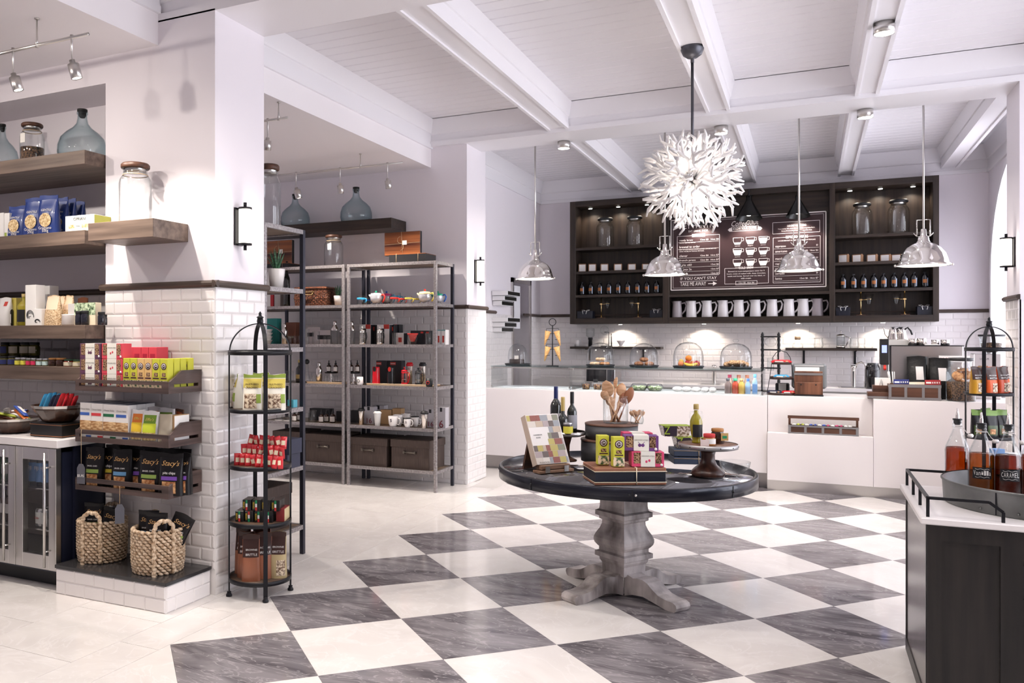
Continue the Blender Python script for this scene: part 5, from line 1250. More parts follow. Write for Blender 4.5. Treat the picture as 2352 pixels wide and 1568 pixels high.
# brownie bags
BRC, BRK, BRT = C_('copper_foil', .30,.11,.06,.3), C_('choc_foil', .05,.022,.018,.3), C_('tan_foil', .50,.40,.22,.3)
def brownie(label, loc, w, h, m, rz, seed, grp='brownie bags on the left stand', tint=None):
    return pouch('brownie_bag', label, 'bag', loc, w, h, .07, m, rz, grp, seed=seed, topw=.94, crimp=BRK, panels=[('dark_header', BRK, .03, .97, .52, .9)] + ([('crumb_photo', CRK, .45, .95, .06, .40)] if tint else []), texts=[('BROWNIE', .62, .55, .68, WT), ('BRITTLE', .62, .55, .58, WT)])
zz = ET[3]+.0005
for c, (dx_, dy_, m_, rz_, s_) in enumerate(((-.115,-.005,BRC,.1,1),(-.055,-.06,BRC,.25,2),(.012,-.105,BRC,.5,3),(.045,-.03,BRC,.7,4),(.112,.02,BRT,.45,5),(-.03,.07,BRC,.2,6))):
    brownie('brownie brittle bag on the bottom tier, %s' % ('far left copper','second copper','front copper','copper behind the post','tan one at right','copper at the back')[c], (ECX+dx_, ECY+dy_, zz), .105, .265, m_, rz_, 30+s_, tint=(c == 4))
# ================================================================ back bar: wall cabinet, menu board, pitchers
CYF = 11.47
cx = lambda u, y=CYF: xat(u, y)
cz = lambda u, v, y=CYF: onY(u, v, y).z
X0, XL1, XM0, XM1, XR0, XR1, X1_ = cx(1309), cx(1322), cx(1522), cx(1536.5), cx(1905), cx(1918), cx(2157)
XR2 = cx(2143)
Z0, Z1 = 1.687, 3.375
ZI0, ZI1 = 1.765, 3.30
cab = thing('wall_cabinet', 'wide dark oak wall cabinet with open shelves behind the counter', 'cabinet')
YK = YW-.012
MB().box(X0, X1_, YK-.015, YK, Z0, Z1).build('back_panel', OAKZ, cab)
for a, b in ((X0, XL1), (XM0, XM1), (XR0, XR1), (XR2, X1_)): MB().box(a, b, CYF, YK-.015, Z0, Z1, .002).build('stile', OAKZ, cab)
for a, b in ((XL1, XM0), (XM1, XR0), (XR1, XR2)):
    MB().box(a, b, CYF, YK-.015, Z0, ZI0).build('bottom_rail', OAK, cab); MB().box(a, b, CYF, YK-.015, ZI1, Z1).build('top_rail', OAK, cab)
ZSA = [2.734, 2.409, 2.085]
for a, b in ((XL1, XM0), (XR1, XR2)):
    for z in ZSA: MB().box(a, b, CYF+.012, YK-.015, z-.035, z).build('shelf', OAK, cab)
zb1 = cz(1720, 672)
MB().box(XM1, XR0, CYF+.002, YK-.015, zb1-.035, zb1).build('shelf', OAK, cab)
MB().box(XM1, XR0, CYF+.10, CYF+.115, zb1, ZI1).build('panel', OAK, cab)
# menu board with its frame and lettering
BY = CYF+.07
bx0, bx1 = cx(1541, BY), cx(1898, BY); bz0, bz1 = cz(1720, 663, BY), cz(1720, 495.5, BY)
bd = thing('menu_board', 'dark framed menu board with white coffee guide lettering', 'menu board', ((bx0+bx1)/2, BY, bz0))
BW, BH = bx1-bx0, bz1-bz0
MAROON = mat('board_maroon', (.035,.016,.018), .45); CHALK = mat('chalk_white', (.80,.74,.72), .6)
MB().box(-BW/2-.05, BW/2+.05, -.012, .02, -.05, BH+.05).build('frame', OAK, bd)
MB().box(-BW/2, BW/2, -.018, -.012, 0, BH).build('face', MAROON, bd)
yb = -.0195
def line(pts, r=.004, nm='rule_line'): MB().tube([(x, yb, z) for x, z in pts], r, 4, sm=False).build(nm, CHALK, bd)
def rect(x0, x1, z0, z1, r=.004):
    m = MB()
    for a, b in (((x0, z0), (x1, z0)), ((x1, z0), (x1, z1)), ((x1, z1), (x0, z1)), ((x0, z1), (x0, z0))): m.tube([(a[0], yb, a[1]), (b[0], yb, b[1])], r, 4, sm=False)
    m.build('rule_box', CHALK, bd)
def bu(u): return cx(u, BY)-(bx0+bx1)/2
def bv(v): return BH*(663-v)/(663-495.5)                            # board heights measured on its centre line
def bt(s, u0, u1, v, shear=0.0, hpx=None): return text(bd, s, bu(u1)-bu(u0), ((bu(u0)+bu(u1))/2, yb-.002, bv(v)), CHALK, shear=shear, h=None if hpx is None else BH*hpx/167.5)
rect(-BW/2+.005, BW/2-.005, .005, BH-.005, .008); rect(-BW/2+.03, BW/2-.03, .03, BH-.03, .002)
bt('KEY PANTRY', 1561, 1648, 512, hpx=13); bt('EAT. DRINK. SHOP.', 1582, 1627, 524.5, hpx=4.5)
MB().box(bu(1590), bu(1620), yb, yb+.003, bv(538), bv(531)).build('title_block', CHALK, bd)
rect(bu(1556), bu(1653), bv(627), bv(535), .003)
for s, v, pr in (('ready brew', 545, '12oz $5  16oz $6'), ('brewed to order', 561, ''), ('clever', 582, '12oz $6  16oz $7'), ('french press', 592.5, '12oz $6  16oz $7'), ('hario v60', 603.5, '12oz $6'), ('chemex 2x', 614, '12oz $7'), ('siphon', 624, '12oz $7')):
    L = 3.1*len(s); bt(s, 1561, 1561+L, v, hpx=5)
    if pr: bt(pr, 1652-2.7*len(pr), 1651, v+.5, hpx=4)
    line([(bu(1558), bv(v+5)), (bu(1651), bv(v+5))], .0018)
bt('FRESHLY BREWED ON TAP', 1561, 1598, 551, hpx=2.6); bt('ANY OF OUR SINGLE-ORIGIN COFFEES CAN BE BREWED', 1561, 1646, 567, hpx=2.6); bt('USING THE BELOW MANUAL METHODS.', 1561, 1618, 571.5, hpx=2.6)
bt("IF YOU CAN'T STAY", 1563, 1646, 636, hpx=6.5); line([(bu(1562), bv(642)), (bu(1647), bv(642))], .003); bt('TAKE ME AWAY', 1563, 1622, 649, hpx=9)
line([(bu(1627), bv(649)), (bu(1640), bv(649))], .006)
MB().add([(bu(1638), yb-.003, bv(644)), (bu(1647), yb-.003, bv(649)), (bu(1638), yb-.003, bv(654))], [(0, 2, 1)]).build('arrow_head', CHALK, bd)
bt('Coffee', 1679, 1715, 513, .35, 12); bt('GUIDE', 1715, 1742, 512, hpx=10); bt('KNOW YOUR COFFEE', 1684, 1738, 524.5, hpx=5); rect(bu(1680), bu(1743), bv(529.5), bv(520), .003)
for sg, uu in ((-1, 1676), (1, 1747)): MB().add([(bu(uu), yb-.002, bv(530)), (bu(uu-sg*-0+sg*4), yb-.002, bv(526)), (bu(uu), yb-.002, bv(522)), (bu(uu-sg*6), yb-.002, bv(522)), (bu(uu-sg*6), yb-.002, bv(530))], [(0, 1, 2, 3, 4) if sg < 0 else (4, 3, 2, 1, 0)]).build('ribbon_tail', CHALK, bd)
for r_ in range(3):
    for c_ in range(3):
        u, v = 1684+29.5*c_, 545+25*r_; m = MB(); x, z = bu(u), bv(v); w_, h_ = (bu(u+20)-bu(u))/2, bv(v)-bv(v+18)
        prof_ = [(-w_, 0), (-w_*.95, -h_*.4), (-w_*.6, -h_*.85), (w_*.6, -h_*.85), (w_*.95, -h_*.4), (w_, 0)]
        xc = x+w_
        m.tube([(xc+a, yb, z+b) for a, b in prof_]+[(xc-w_, yb, z)], .0035, 4, sm=False)
        m.tube([(xc+w_, yb, z-.004), (xc+w_*1.4, yb, z-h_*.05), (xc+w_*1.4, yb, z-h_*.4), (xc+w_*.95, yb, z-h_*.45)], .003, 4, sm=False)
        m.build('cup_drawing', CHALK, bd)
        lv = [.2, .55, .8, .75, .7, .5, .45, .7, .6][r_*3+c_]
        MB().add([(xc-w_*.9, yb-.001, z-h_*.75+h_*lv*.75), (xc+w_*.9, yb-.001, z-h_*.75+h_*lv*.75), (xc+w_*.6, yb-.001, z-h_*.82), (xc-w_*.6, yb-.001, z-h_*.82)], [(0, 3, 2, 1)]).build('cup_fill', CHALK, bd)
        text(bd, ['espresso','doppio','americano','macchiato','cappuccino','cortado','mocha','latte','red eye'][r_*3+c_], w_*1.2, (xc, yb-.002, z-h_*1.05), CHALK, shear=.3)
bt('COLD BREW', 1697, 1731, 615, hpx=5.5); rect(bu(1665), bu(1765), bv(651), bv(615), .003)
MB().box(bu(1694), bu(1734), yb, yb+.002, bv(618.5), bv(611.5)).build('title_gap', MAROON, bd)
for s, v, a, b in (('Brewed at room-temperature water for 9', 622.5, 1673, 1756), ('hours, notes of malted milk, deep chocolate,', 628, 1670, 1759), ('vanilla and honey. Served over ice, black, or', 633.5, 1671, 1758), ('with cream.', 639, 1702, 1726)): bt(s, a, b, v, hpx=3.6)
rect(bu(1690), bu(1739), bv(653.5), bv(645), .003); bt('12oz $5  16oz $6', 1697, 1732, 649.3, hpx=4)
MB().box(bu(1816), bu(1845), yb, yb+.003, bv(506), bv(500)).build('title_block', CHALK, bd)
rect(bu(1775), bu(1883), bv(540.5), bv(515), .003); bt('OUR EAST COAST BLEND', 1808, 1852, 524, hpx=4.5); bt('Very creamy, full, sweet chocolate with a vaporous finish.', 1787, 1872, 530, hpx=3.2); bt('Notes of sweet black cherry, orange coffee fruit.', 1795, 1865, 535, hpx=3.2)
bt('ESPRESSO DRINKS', 1805, 1856, 549.5, hpx=6.5); rect(bu(1776), bu(1884), bv(651.5), bv(549.5), .003); bt('CHOOSE OUR EAST OR WEST COAST BLEND AS YOUR BASE', 1787, 1873, 557, hpx=2.8)
for s, v, pr in (('espresso', 569, '$5'), ('americano', 580.5, '12oz $5  16oz $6'), ('macchiato', 597, '$5'), ('cappuccino', 608.5, '$7'), ('con panna', 619.5, '$6'), ('cortado', 630.5, '$6'), ('latte', 642, '12oz $6  16oz $7')):
    bt(s, 1781, 1781+3.0*len(s), v, hpx=5); bt(pr, 1880-2.7*len(pr), 1879, v+.5, hpx=4); line([(bu(1778), bv(v+5.5)), (bu(1881), bv(v+5.5))], .0018)
# goods in the cabinet
def cbig(label, u, vt, vb, r_px, z):
    y = CYF+.17; p = (xat(u, y), y, z+.0005); return big_jar(label, p, r_px*mpx(p), onY(u, vt, y).z-z, 'jars in the wall cabinet', lidm=K)
cbig('empty cabinet jar on the left, first of two', 1390, 500, 0, 19.5, ZSA[0]); cbig('empty cabinet jar on the left, second of two', 1458, 496, 0, 19.5, ZSA[0])
cbig('empty cabinet jar on the right, first of two', 1980, 466, 0, 21, ZSA[0]); t = cbig('empty cabinet jar with tilted lid on the right', 2064, 458, 0, 22, ZSA[0])
COFB = C_('kraft_coffee_bag', .36,.20,.11,.7)
def cbag(label, u, vt, z, grp):
    y = CYF+.07; w = .105; h = onY(u, vt, y).z-z
    t = carton('coffee_bag', label, 'bag', (xat(u, y), y+.06, z+.0005), w, .08, h*.92, COFB, .25 if u < 1700 else -.35, grp, panels=[('paper_label', WT, .1, .9, .08, .95)])
    MB().prism([(-.04, h*.92), (.04, h*.92), (.004, h*1.03), (-.004, h*1.03)], 'x', -w/2+.004, w/2-.004).build('folded_top', COFB, t)
for k, u in enumerate((1335, 1358, 1386, 1417, 1449, 1482)): cbag('labelled coffee bag in the left cabinet bay, %s from left' % ORD[k], u, 605, ZSA[1], 'coffee bags left bay')
for k, u in enumerate((1939, 1971, 2005, 2036, 2062, 2090)): cbag('labelled coffee bag in the right cabinet bay, %s from left' % ORD[k], u, 583, ZSA[1], 'coffee bags right bay')
BOTG = mat('black_brew_bottle', (.006,.006,.008), .08, coat=.7); ORNG = C_('amber_logo', .35,.12,.03)
bproto = None
for side, us in (('left', (1337, 1357, 1378, 1399, 1420, 1442, 1464, 1486, 1508)), ('right', (1936, 1960, 1983, 2007, 2029, 2053, 2077, 2099, 2124))):
    for k, u in enumerate(us):
        y = CYF+.10; loc = (xat(u, y), y, ZSA[2]+.0005); lb = 'dark brew bottle in the %s cabinet bay, %s from left' % (side, ORD[k]); gp = 'brew bottles %s bay' % side
        if bproto is None:
            h = .185; r = .037
            bproto = vessel('brew_bottle', lb, 'bottle', loc, [(0,0),(r*.92,0),(r,.008),(r,h*.66),(r*.8,h*.80),(r*.36,h*.88),(r*.36,h*.93)], BOTG, [(r*.45,h*.92),(r*.45,h),(0,h)], K, (r+.0008, h*.3, h*.52, .6, ORNG), gp, n=16)
            st = arc_label(r+.0009, h*.1, h*.62, .18, 4, -PI/2+.75); st.build('side_label', C_('pale_blue_print', .35,.42,.55), bproto)
        else: dup(bproto, loc, 0, lb, gp)
BRASS = mat('brass', (.62,.45,.22), .25, metal=1.0)
def pour_over(label, u, vt, sgn):
    y = CYF+.12; z = ZI0; h = onY(u, vt, y).z-z
    t = thing('pour_over_stand', label, 'coffee stand', (xat(u, y), y, z), 0, 'brass pour-over stands')
    MB().box(-.05, .05, -.05, .05, 0, .012, .002).build('base', LIDW, t)
    MB().tube([(0,0,.012),(0,0,h)], .007, 8).lathe([(0,h),(.012,h),(.012,h+.008),(0,h+.008)], 10).lathe([(.02,.012),(.02,.018),(0,.02)], 10).build('rod', BRASS, t)
    MB().tube([(0,0,h*.68),(sgn*.07,0,h*.68)], .005, 6).box(-.016,.016,-.012,.012,h*.65,h*.71).tube([(sgn*.085+.05*math.cos(a)*.7, .05*math.sin(a)*.7, h*.70) for a in [2*PI*q/12 for q in range(12)]], .004, 6, closed=True).build('bracket', BRASS, t)
    MB().lathe([(.012,h*.48),(.016,h*.50),(.052,h*.92),(.055,h*.92),(.018,h*.48)], 18, (sgn*.085, 0, 0)).build('glass_dripper', GLASS, t)
    return t
pour_over('pour-over stand in the left bay, left one', 1381, 683, 1); pour_over('pour-over stand in the left bay, right one', 1466, 681, -1); pour_over('pour-over stand in the right bay, left one', 1977, 671, 1); pour_over('pour-over stand in the right bay, right one', 2078, 669, -1)
def giftbox(label, uL, uR, vt):
    y = CYF+.05; x, w = span(uL, uR, y); h = .10
    t = carton('gift_box', label, 'box', (x, y+.09, ZI0+.0005), w, .17, h, C_('midnight_box', .008,.010,.02,.35), group='black gift boxes in the cabinet')
    m = MB()
    for s in (-1, 1): m.tube([(0, -.02, h+.002), (s*.03, -.02, h+.02), (s*.055, -.02, h+.016), (s*.03, -.03, h+.004), (0, -.02, h+.004)], .005, 6, flat=(1, .4)); m.tube([(0,-.03,h+.004),(s*.03,-.09,h-.002),(s*.02,-.092,h-.04)], .004, 6)
    m.build('ribbon_bow', WT, t); return t
giftbox('black gift box with white bow, left end of the left bay', 1325, 1360, 0); giftbox('black gift box with white bow, right end of the left bay', 1492, 1521, 0); giftbox('black gift box with white bow, left end of the right bay', 1920, 1953, 0); giftbox('black gift box with white bow, right end of the right bay', 2107, 2142, 0)
pit = None
GREYP = C_('grey_enamel', .42,.38,.40,.25); WEN = C_('white_enamel', .86,.83,.84,.2)
def pitcher(label, loc, m):
    h = .215; r = .066
    t = thing('enamel_pitcher', label, 'pitcher', loc, 0, 'row of pitchers under the menu board')
    MB().lathe([(0,0),(r,0),(r*1.02,.006),(r*.84,h*.88),(r*.86,h*.97),(r*.88,h),(r*.82,h),(r*.78,h*.88),(r*.9,.01),(0,.01)], 24).build('body', m, t)
    MB().tube([(r*.84,0,h*.86),(r*1.5,0,h*.90),(r*1.78,0,h*.72),(r*1.55,0,h*.42),(r*.98,0,h*.22)], .009, 8, flat=(.8, 1.2)).build('handle', m, t)
    MB().add([(-r*.80,-.02,h*.99),(-r*.80,.02,h*.99),(-r*1.12,0,h*1.0),(-r*.82,0,h*.80)], [(0,2,1),(0,3,2),(1,2,3)]).build('spout', m, t)
    return t
ws = [1555, 1588, 1624, 1660.6, 1697, 1735, 1773.5, 1812, 1845, 1878]
for k, u in enumerate(ws):
    y = CYF+.13; loc = (xat(u, y), y, ZI0+.0005)
    lb = 'grey enamel pitcher at the %s end of the row' % ('left' if k == 0 else 'right') if k in (0, 9) else 'white enamel pitcher, %s from the left in the row' % ORD[k]
    if k in (0, 9): pitcher(lb, loc, GREYP)
    elif pit is None: pit = pitcher(lb, loc, WEN)
    else: dup(pit, loc, 0, lb)
# shelves on the tiled wall under the cabinet
def wall_shelf(label, uL, uR, v, brk, zt_):
    y = YW-.27; x0_, x1_ = xat(uL, y), xat(uR, y)
    t = thing('wall_shelf', label, 'shelf', (0, 0, 0), 0, 'narrow dark shelves under the cabinet')
    MB().box(x0_, x1_, y, YW-.014, zt_-.032, zt_, .002).build('board', OAK, t)
    for u in brk:
        xb = xat(u, y); MB().box(xb-.012, xb+.012, YW-.022, YW-.014, zt_-.20, zt_-.032).box(xb-.012, xb+.012, y+.03, YW-.014, zt_-.040, zt_-.032).build('bracket', BLACK, t)
    return (y, zt_)
yL, zL = wall_shelf('narrow dark wall shelf left of the domes', 1309, 1517, 797, (1345, 1470), onY(1410, 796, YW-.27).z)
yR, zR = wall_shelf('narrow dark wall shelf above the sink', 1804, 2015, 799, (1846, 1966), onY(1900, 799, YW-.27).z)
def ws_loc(u, left=True, dy=.12): y = (yL if left else yR)+dy; return (xat(u, y), y, (zL if left else zR)+.0005)
s11 = mpx(ws_loc(1400))
p = ws_loc(1325); vessel('ceramic_cup', 'white canister with tiny print at left of the wall shelf', 'cup', p, [(0,0),(.033,0),(.035,.09),(.03,.09),(.028,.01),(0,.01)], WGLZ)
t = thing('hand_grinder', 'hand coffee grinder with clear hopper on the wall shelf', 'grinder', ws_loc(1356)); MB().lathe([(0,0),(.03,0),(.026,.09),(.032,.10),(.032,.125),(0,.125)], 16).build('body', BLKB, t); MB().lathe(glass_prof([(.026,.125),(.058,.145),(.058,.25)], .002), 16).build('hopper', GLASS, t)
t = thing('siphon_brewer', 'siphon coffee brewer with glass globe on the wall shelf', 'brewer', ws_loc(1390)); MB().ball((-.01,0,.225), .062, 18).build('globe', GLASS, t); MB().tube([(.05,0,0),(.05,0,.20),(-.01,0,.20)], .006, 8).tube([(.085,0,0),(.085,0,.18)], .008, 8).build('stand', BLKB, t); MB().box(-.05, .09, -.045, .045, 0, .012).build('base', BLKB, t)
vessel('pour_over_cone', 'white ceramic pour-over cone on the wall shelf', 'dripper', ws_loc(1426), [(0,0),(.038,0),(.038,.006),(.018,.01),(.02,.02),(.062,.085),(.058,.085),(.015,.02),(0,.02)], WGLZ)
t = thing('collared_carafe', 'hourglass coffee carafe with wooden collar', 'carafe', ws_loc(1832, False)); MB().lathe(glass_prof([(0,0),(.06,0),(.062,.03),(.026,.10),(.024,.13),(.058,.20)], .002), 20).build('body', GLASS, t); MB().lathe([(.03,.10),(.034,.105),(.034,.14),(.03,.145)], 16).build('wooden_collar', PALEW, t)
for k, u in enumerate((1880, 1962, 1995)):
    t = thing('glass_pot', 'clear glass pot on the right wall shelf, %s' % ('before the press','after the press','at the shelf end')[k], 'pot', ws_loc(u, False), 0, 'clear pots'); MB().lathe(glass_prof([(0,0),(.045,0),(.055,.03),(.045,.09),(.05,.12)], .002), 18).build('body', GLASS, t); MB().tube([(.05,0,.10),(.085,0,.09),(.08,0,.04),(.052,0,.03)], .004, 6).build('handle', GLASS, t)
t = thing('coffee_press', 'glass and chrome coffee press on the right wall shelf', 'coffee press', ws_loc(1931, False)); MB().lathe(glass_prof([(0,.01),(.046,.01),(.046,.15)], .002), 18).build('beaker', GLASS, t); MB().lathe([(.048,0),(.05,.0),(.05,.03),(.048,.03)], 18).lathe([(.05,.145),(.05,.16),(0,.175)], 18).tube([(0,0,.17),(0,0,.195)], .004, 6).ball((0,0,.2), .01, 8).tube([(.05,0,.14),(.10,0,.13),(.055,0,.02)], .006, 6).build('frame', SSTEEL, t)

# back counter with sinks
BCY = 11.22
bc = thing('back_counter', 'white back counter with two sinks along the tiled wall', 'counter')
MB().box(XS+.9, XR-.05, BCY, YW-.016, .86, .90).build('worktop', SOLID, bc); MB().box(XS+.9, XR-.05, BCY+.03, YW-.016, 0, .86).build('body', mat('steel_front', (.5,.49,.48), .35, metal=.9), bc)
for k, (ua, ub) in enumerate(((1605, 1660), (1925, 1998))):
    xa, xb = xat(ua, BCY+.3), xat(ub, BCY+.3); MB().box(xa, xb, BCY+.12, BCY+.45, .9, .902).build('sink', STEEL, bc); MB().box(xa+.03, xb-.03, BCY+.15, BCY+.42, .902, .903).build('sink_bowl', C_('sink_dark', .12,.12,.13,.3), bc)
def tap(label, u, h, gn=False, y=BCY+.5):
    t = thing('tap', label, 'tap', (xat(u, y), y, .9005), 0, 'taps')
    if gn: MB().tube([(0,0,0),(0,0,h*.75),(-.015,0,h*.92),(-.055,0,h),(-.10,0,h*.93),(-.115,0,h*.75)], .012, 10).build('spout', CHROME, t); MB().lathe([(.03,0),(.03,.06),(.02,.09),(0,.09)], 12).tube([(.02,0,.09),(.07,0,.10)], .007, 6).build('base', CHROME, t)
    else: MB().lathe([(.026,0),(.026,h*.85),(.03,h*.86),(.03,h),(0,h)], 14).build('spout', CHROME, t); MB().tube([(0,0,h*.8),(0,-.08,h*.75)], .012, 8).build('nozzle', CHROME, t)
    return t
tap('square chrome tap seen through the display case', 1640, .24); tap('straight chrome tap left of the gooseneck', 1960, .26); tap('gooseneck chrome tap behind the counter', 1990, .30, True)
x = xat(2009, BCY-.2); t = vessel('brew_jar', 'large glass jar of black cold brew by the tap', 'jar', (x, BCY+.1, .9005), [(0,0),(.075,0),(.085,.02),(.085,.22),(.07,.27),(.06,.28),(.06,.30)], mat('cold_brew', (.008,.007,.008), .1, coat=.6), [(.062,.27),(.068,.28),(.068,.335),(.06,.34)], GLASS)
def dark_tower():
    t = thing('drip_tower', 'black wooden cold drip tower with glass bulbs', 'brewer', (xat(1770, 10.2), 10.2, 0))
    s = mpx((xat(1770, 10.2), 10.2)); h0 = .9; top = onY(1770, 768, 10.2).z; w_ = 17*s
    for sx in (-1, 1):
        m = MB(); n = 22
        prof_ = []
        for q in range(n+1): prof_ += [(.013 if q % 2 else .017, h0-.0+(top-h0)*q/n)]
        m.lathe([(0, h0-.0)]+prof_+[(.008, top+.02), (0, top+.03)], 10, (sx*w_, 0, 0)); m.build('turned_post', BLKB, t)
    for v in (773, 803, 845):
        z = onY(1770, v, 10.2).z; MB().box(-w_-.02, w_+.02, -.015, .015, z-.008, z+.008).build('cross_bar', BLKB, t)
    zc = onY(1770, 785, 10.2).z
    MB().ball((0,0,zc), .055, 16, (1.2, 1.2, 1)).build('water_bulb', GLASS, t); MB().lathe(glass_prof([(0,zc-.32),(.035,zc-.32),(.035,zc-.18)], .002), 14).build('drip_column', GLASS, t)
    MB().box(-w_-.03, w_+.03, -.08, .08, .86, .90).build('base', BLKB, t)
    MB().box(-.2, .2, -.1, .1, 0, .86).build('stand', BLKB, t)
dark_tower()

# ================================================================ serving counters
CTZ = .922; CY1 = 9.10; RY = 9.05; XJ = -.372
ctr = thing('serving_counter', 'long white serving counter carrying the glass display cases', 'counter')
MB().box(XS+.02, XJ-.004, CY1, CY1+.62, .155, CTZ, .003).build('body', SOLID, ctr)
MB().box(XS+.02, XJ-.004, CY1+.12, CY1+.5, 0, .155).build('plinth', mat('steel_plinth', (.40,.38,.37), .3, metal=.8), ctr)
MB().box(XS+.006, XS+.02, CY1+.02, CY1+.3, 0, .9).build('end_panel', SOLID, ctr)
rc = thing('coffee_counter', 'white coffee counter section with steel kick plate and recessed ledge', 'counter')
XLG = xat(2006, RY)
MB().box(XJ, XLG, RY, RY+.75, .10, .565, .002).box(XJ, XLG, RY+.13, RY+.75, .565, CTZ, .002).build('body', SOLID, rc)
MB().box(XLG+.002, XR-.01, RY, RY+.75, .10, CTZ, .002).build('body', SOLID, rc)
MB().box(XJ, XR-.01, RY+.01, RY+.7, 0, .10).build('kick_plate', STEEL, rc)
# glass cases
CGT = 1.175
def case(label, xa, xb, y0, y1, led=True):
    t = thing('display_case', label, 'display case', (0, 0, 0), 0, 'glass display cases'); g = .006
    MB().box(xa, xb, y0, y0+g, CTZ+.001, CGT-g-.001).build('front_pane', GLASS, t); MB().box(xa, xa+g, y0+g+.001, y1, CTZ+.001, CGT-g-.001).build('side_pane', GLASS, t); MB().box(xb-g, xb, y0+g+.001, y1, CTZ+.001, CGT-g-.001).build('side_pane', GLASS, t)
    MB().box(xa-.004, xb+.004, y0-.004, y1, CGT-g, CGT+.002).build('top_pane', thinglass('tinted_glass', (.90,.94,.94), (.40,.55,.55)), t)
    for x in (xa, xb-.012):
        for z in (CTZ+.015, CGT-.035): MB().box(x, x+.012, y0-.004, y0+.014, z, z+.02).build('clamp', STEEL, t)
    MB().box(xa+.02, xb-.02, y0+.03, y1-.02, CTZ+.001, CTZ+.008).build('lit_base', mat('case_floor', (.85,.86,.88), .4), t)
    MB().box(xa+.02, xb-.02, y0+.010, y0+.014, CGT-.022, CGT-.007).box(xa+.02, xb-.02, y0+.014, y0+.034, CGT-.010, CGT-.007).build('led_housing', STEEL, t)
    MB().box(xa+.03, xb-.03, y0+.017, y0+.030, CGT-.014, CGT-.0105).build('led_strip', mat('led_strip', (1,1,1), .4, emit=(.92,.97,1.0), es=50.0), t)
    return t
xa1, xb1, xa2, xb2 = xat(1128, CY1+.03), xat(1309, CY1+.03), xat(1314, CY1+.03), xat(1752, CY1+.03)
case('empty left glass display case on the serving counter', xa1, xb1, CY1+.03, CY1+.60); case('long glass display case with food on the serving counter', xa2, xb2, CY1+.03, CY1+.60)
# contents of the long case
zc_ = CTZ+.0085
def incase(u, dy=.12): y = CY1+dy; return (xat(u, y), y, zc_)
FRUITM = mat('fruit_mix', (.3,.1,.1), .3, var=((60,60,60), 2, (.05,.01,.03), (.55,.30,.12), .4, .6)); SALAD = mat('salad', (.3,.45,.12), .4, var=((50,50,50), 3, (.10,.22,.03), (.75,.78,.55), .4, .6)); WRAP = mat('paper_wrap', (.82,.80,.78), .6, bump=(40, .8, .02))
for k, u in enumerate((1346, 1372, 1394)):
    p = incase(u, .13); t = thing('fruit_cup', 'clear cup of mixed fruit in the display case, %s' % ORD[k], 'fruit cup', p, 0, 'fruit cups'); MB().lathe(glass_prof([(0,0),(.038,0),(.05,.05),(.05,.065)], .0015), 16).build('cup', GLASS, t); MB().lathe([(0,.003),(.034,.003),(.045,.05),(.03,.06),(0,.062)], 14).build('fruit', FRUITM, t)
for k, u in enumerate((1415, 1468, 1504)):
    p = incase(u, .16); t = thing('salad_bowl', 'clear bowl of salad in the display case, %s' % ORD[k], 'salad', p, 0, 'salad bowls'); MB().lathe(glass_prof([(0,0),(.06,0),(.09,.04),(.09,.05)], .0015), 18).build('bowl', GLASS, t); MB().lathe([(0,.003),(.055,.003),(.083,.04),(.05,.055),(0,.058)], 16).build('greens', SALAD, t); MB().lathe(glass_prof([(.09,.052),(.07,.075),(0,.08)], .0015), 18).build('lid', GLASS, t)
for k, u in enumerate((1556, 1577, 1599, 1620, 1637)):
    p = incase(u, .16); t = thing('wrapped_sandwich', 'white paper wrapped sandwich in the display case, %s' % ORD[k], 'sandwich', p, .3*k, 'wrapped sandwiches'); MB().ball((0,0,.028), .028, 12, (1.9, 1.2, 1)).build('paper_wrap', WRAP, t)
MB_ = MB().box(-.12, .12, 0, .004, 0, .11); t = thing('acrylic_divider', 'clear acrylic divider standing in the display case', 'divider', incase(1545, .25), -.5); MB_.build('sheet', GLASS, t)
t = carton('price_card', 'small black price card above the fruit cups', 'card', incase(1368, .20), .05, .006, .035, K); t.location.z += .075; MB().tube([(0,0,-.075),(0,0,0)], .002, 5).build('stem', STEEL, t)
bcol = [('grey shake', (.22,.16,.15), (.05,.05,.06)), ('red juice', (.42,.06,.03), (.02,.32,.16)), ('yellow juice', (.62,.42,.10), (.62,.36,.14)), ('small blue water', (.30,.48,.72), (.04,.16,.55)), ('tall blue water', (.35,.55,.78), (.06,.22,.60))]
for k, (u, nm) in enumerate(((1672, 0), (1689, 1), (1703, 2), (1718, 3), (1734, 4))):
    c = bcol[nm]; y = CY1+.10; p = (xat(u, y), y, zc_); h = .155 if nm != 4 else .20; r = .032
    t = vessel('drink_bottle', '%s bottle at the right end of the display case' % c[0], 'bottle', p, [(0,0),(r,0),(r,h*.62),(r*.5,h*.8),(r*.5,h*.86)], C_('drink_%d' % nm, *c[1], .12, coat=.4), [(r*.58,h*.84),(r*.58,h),(0,h)], C_('dcap_%d' % nm, *c[2], .4), None, 'drink bottles in the case', n=4 if nm > 2 else 14, rz=PI/4 if nm > 2 else 0)
    if nm == 4: arc = panel(t, 'label', FIJIB, -.022, .022, h*.08, h*.5, -.0235); text(t, 'FIJI', .04, (0, -.026, h*.32), WT); arc.rotation_euler[2] = -PI/4; t.rotation_euler[2] = PI/4; t.children[-1].rotation_euler = (PI/2, 0, -PI/4)
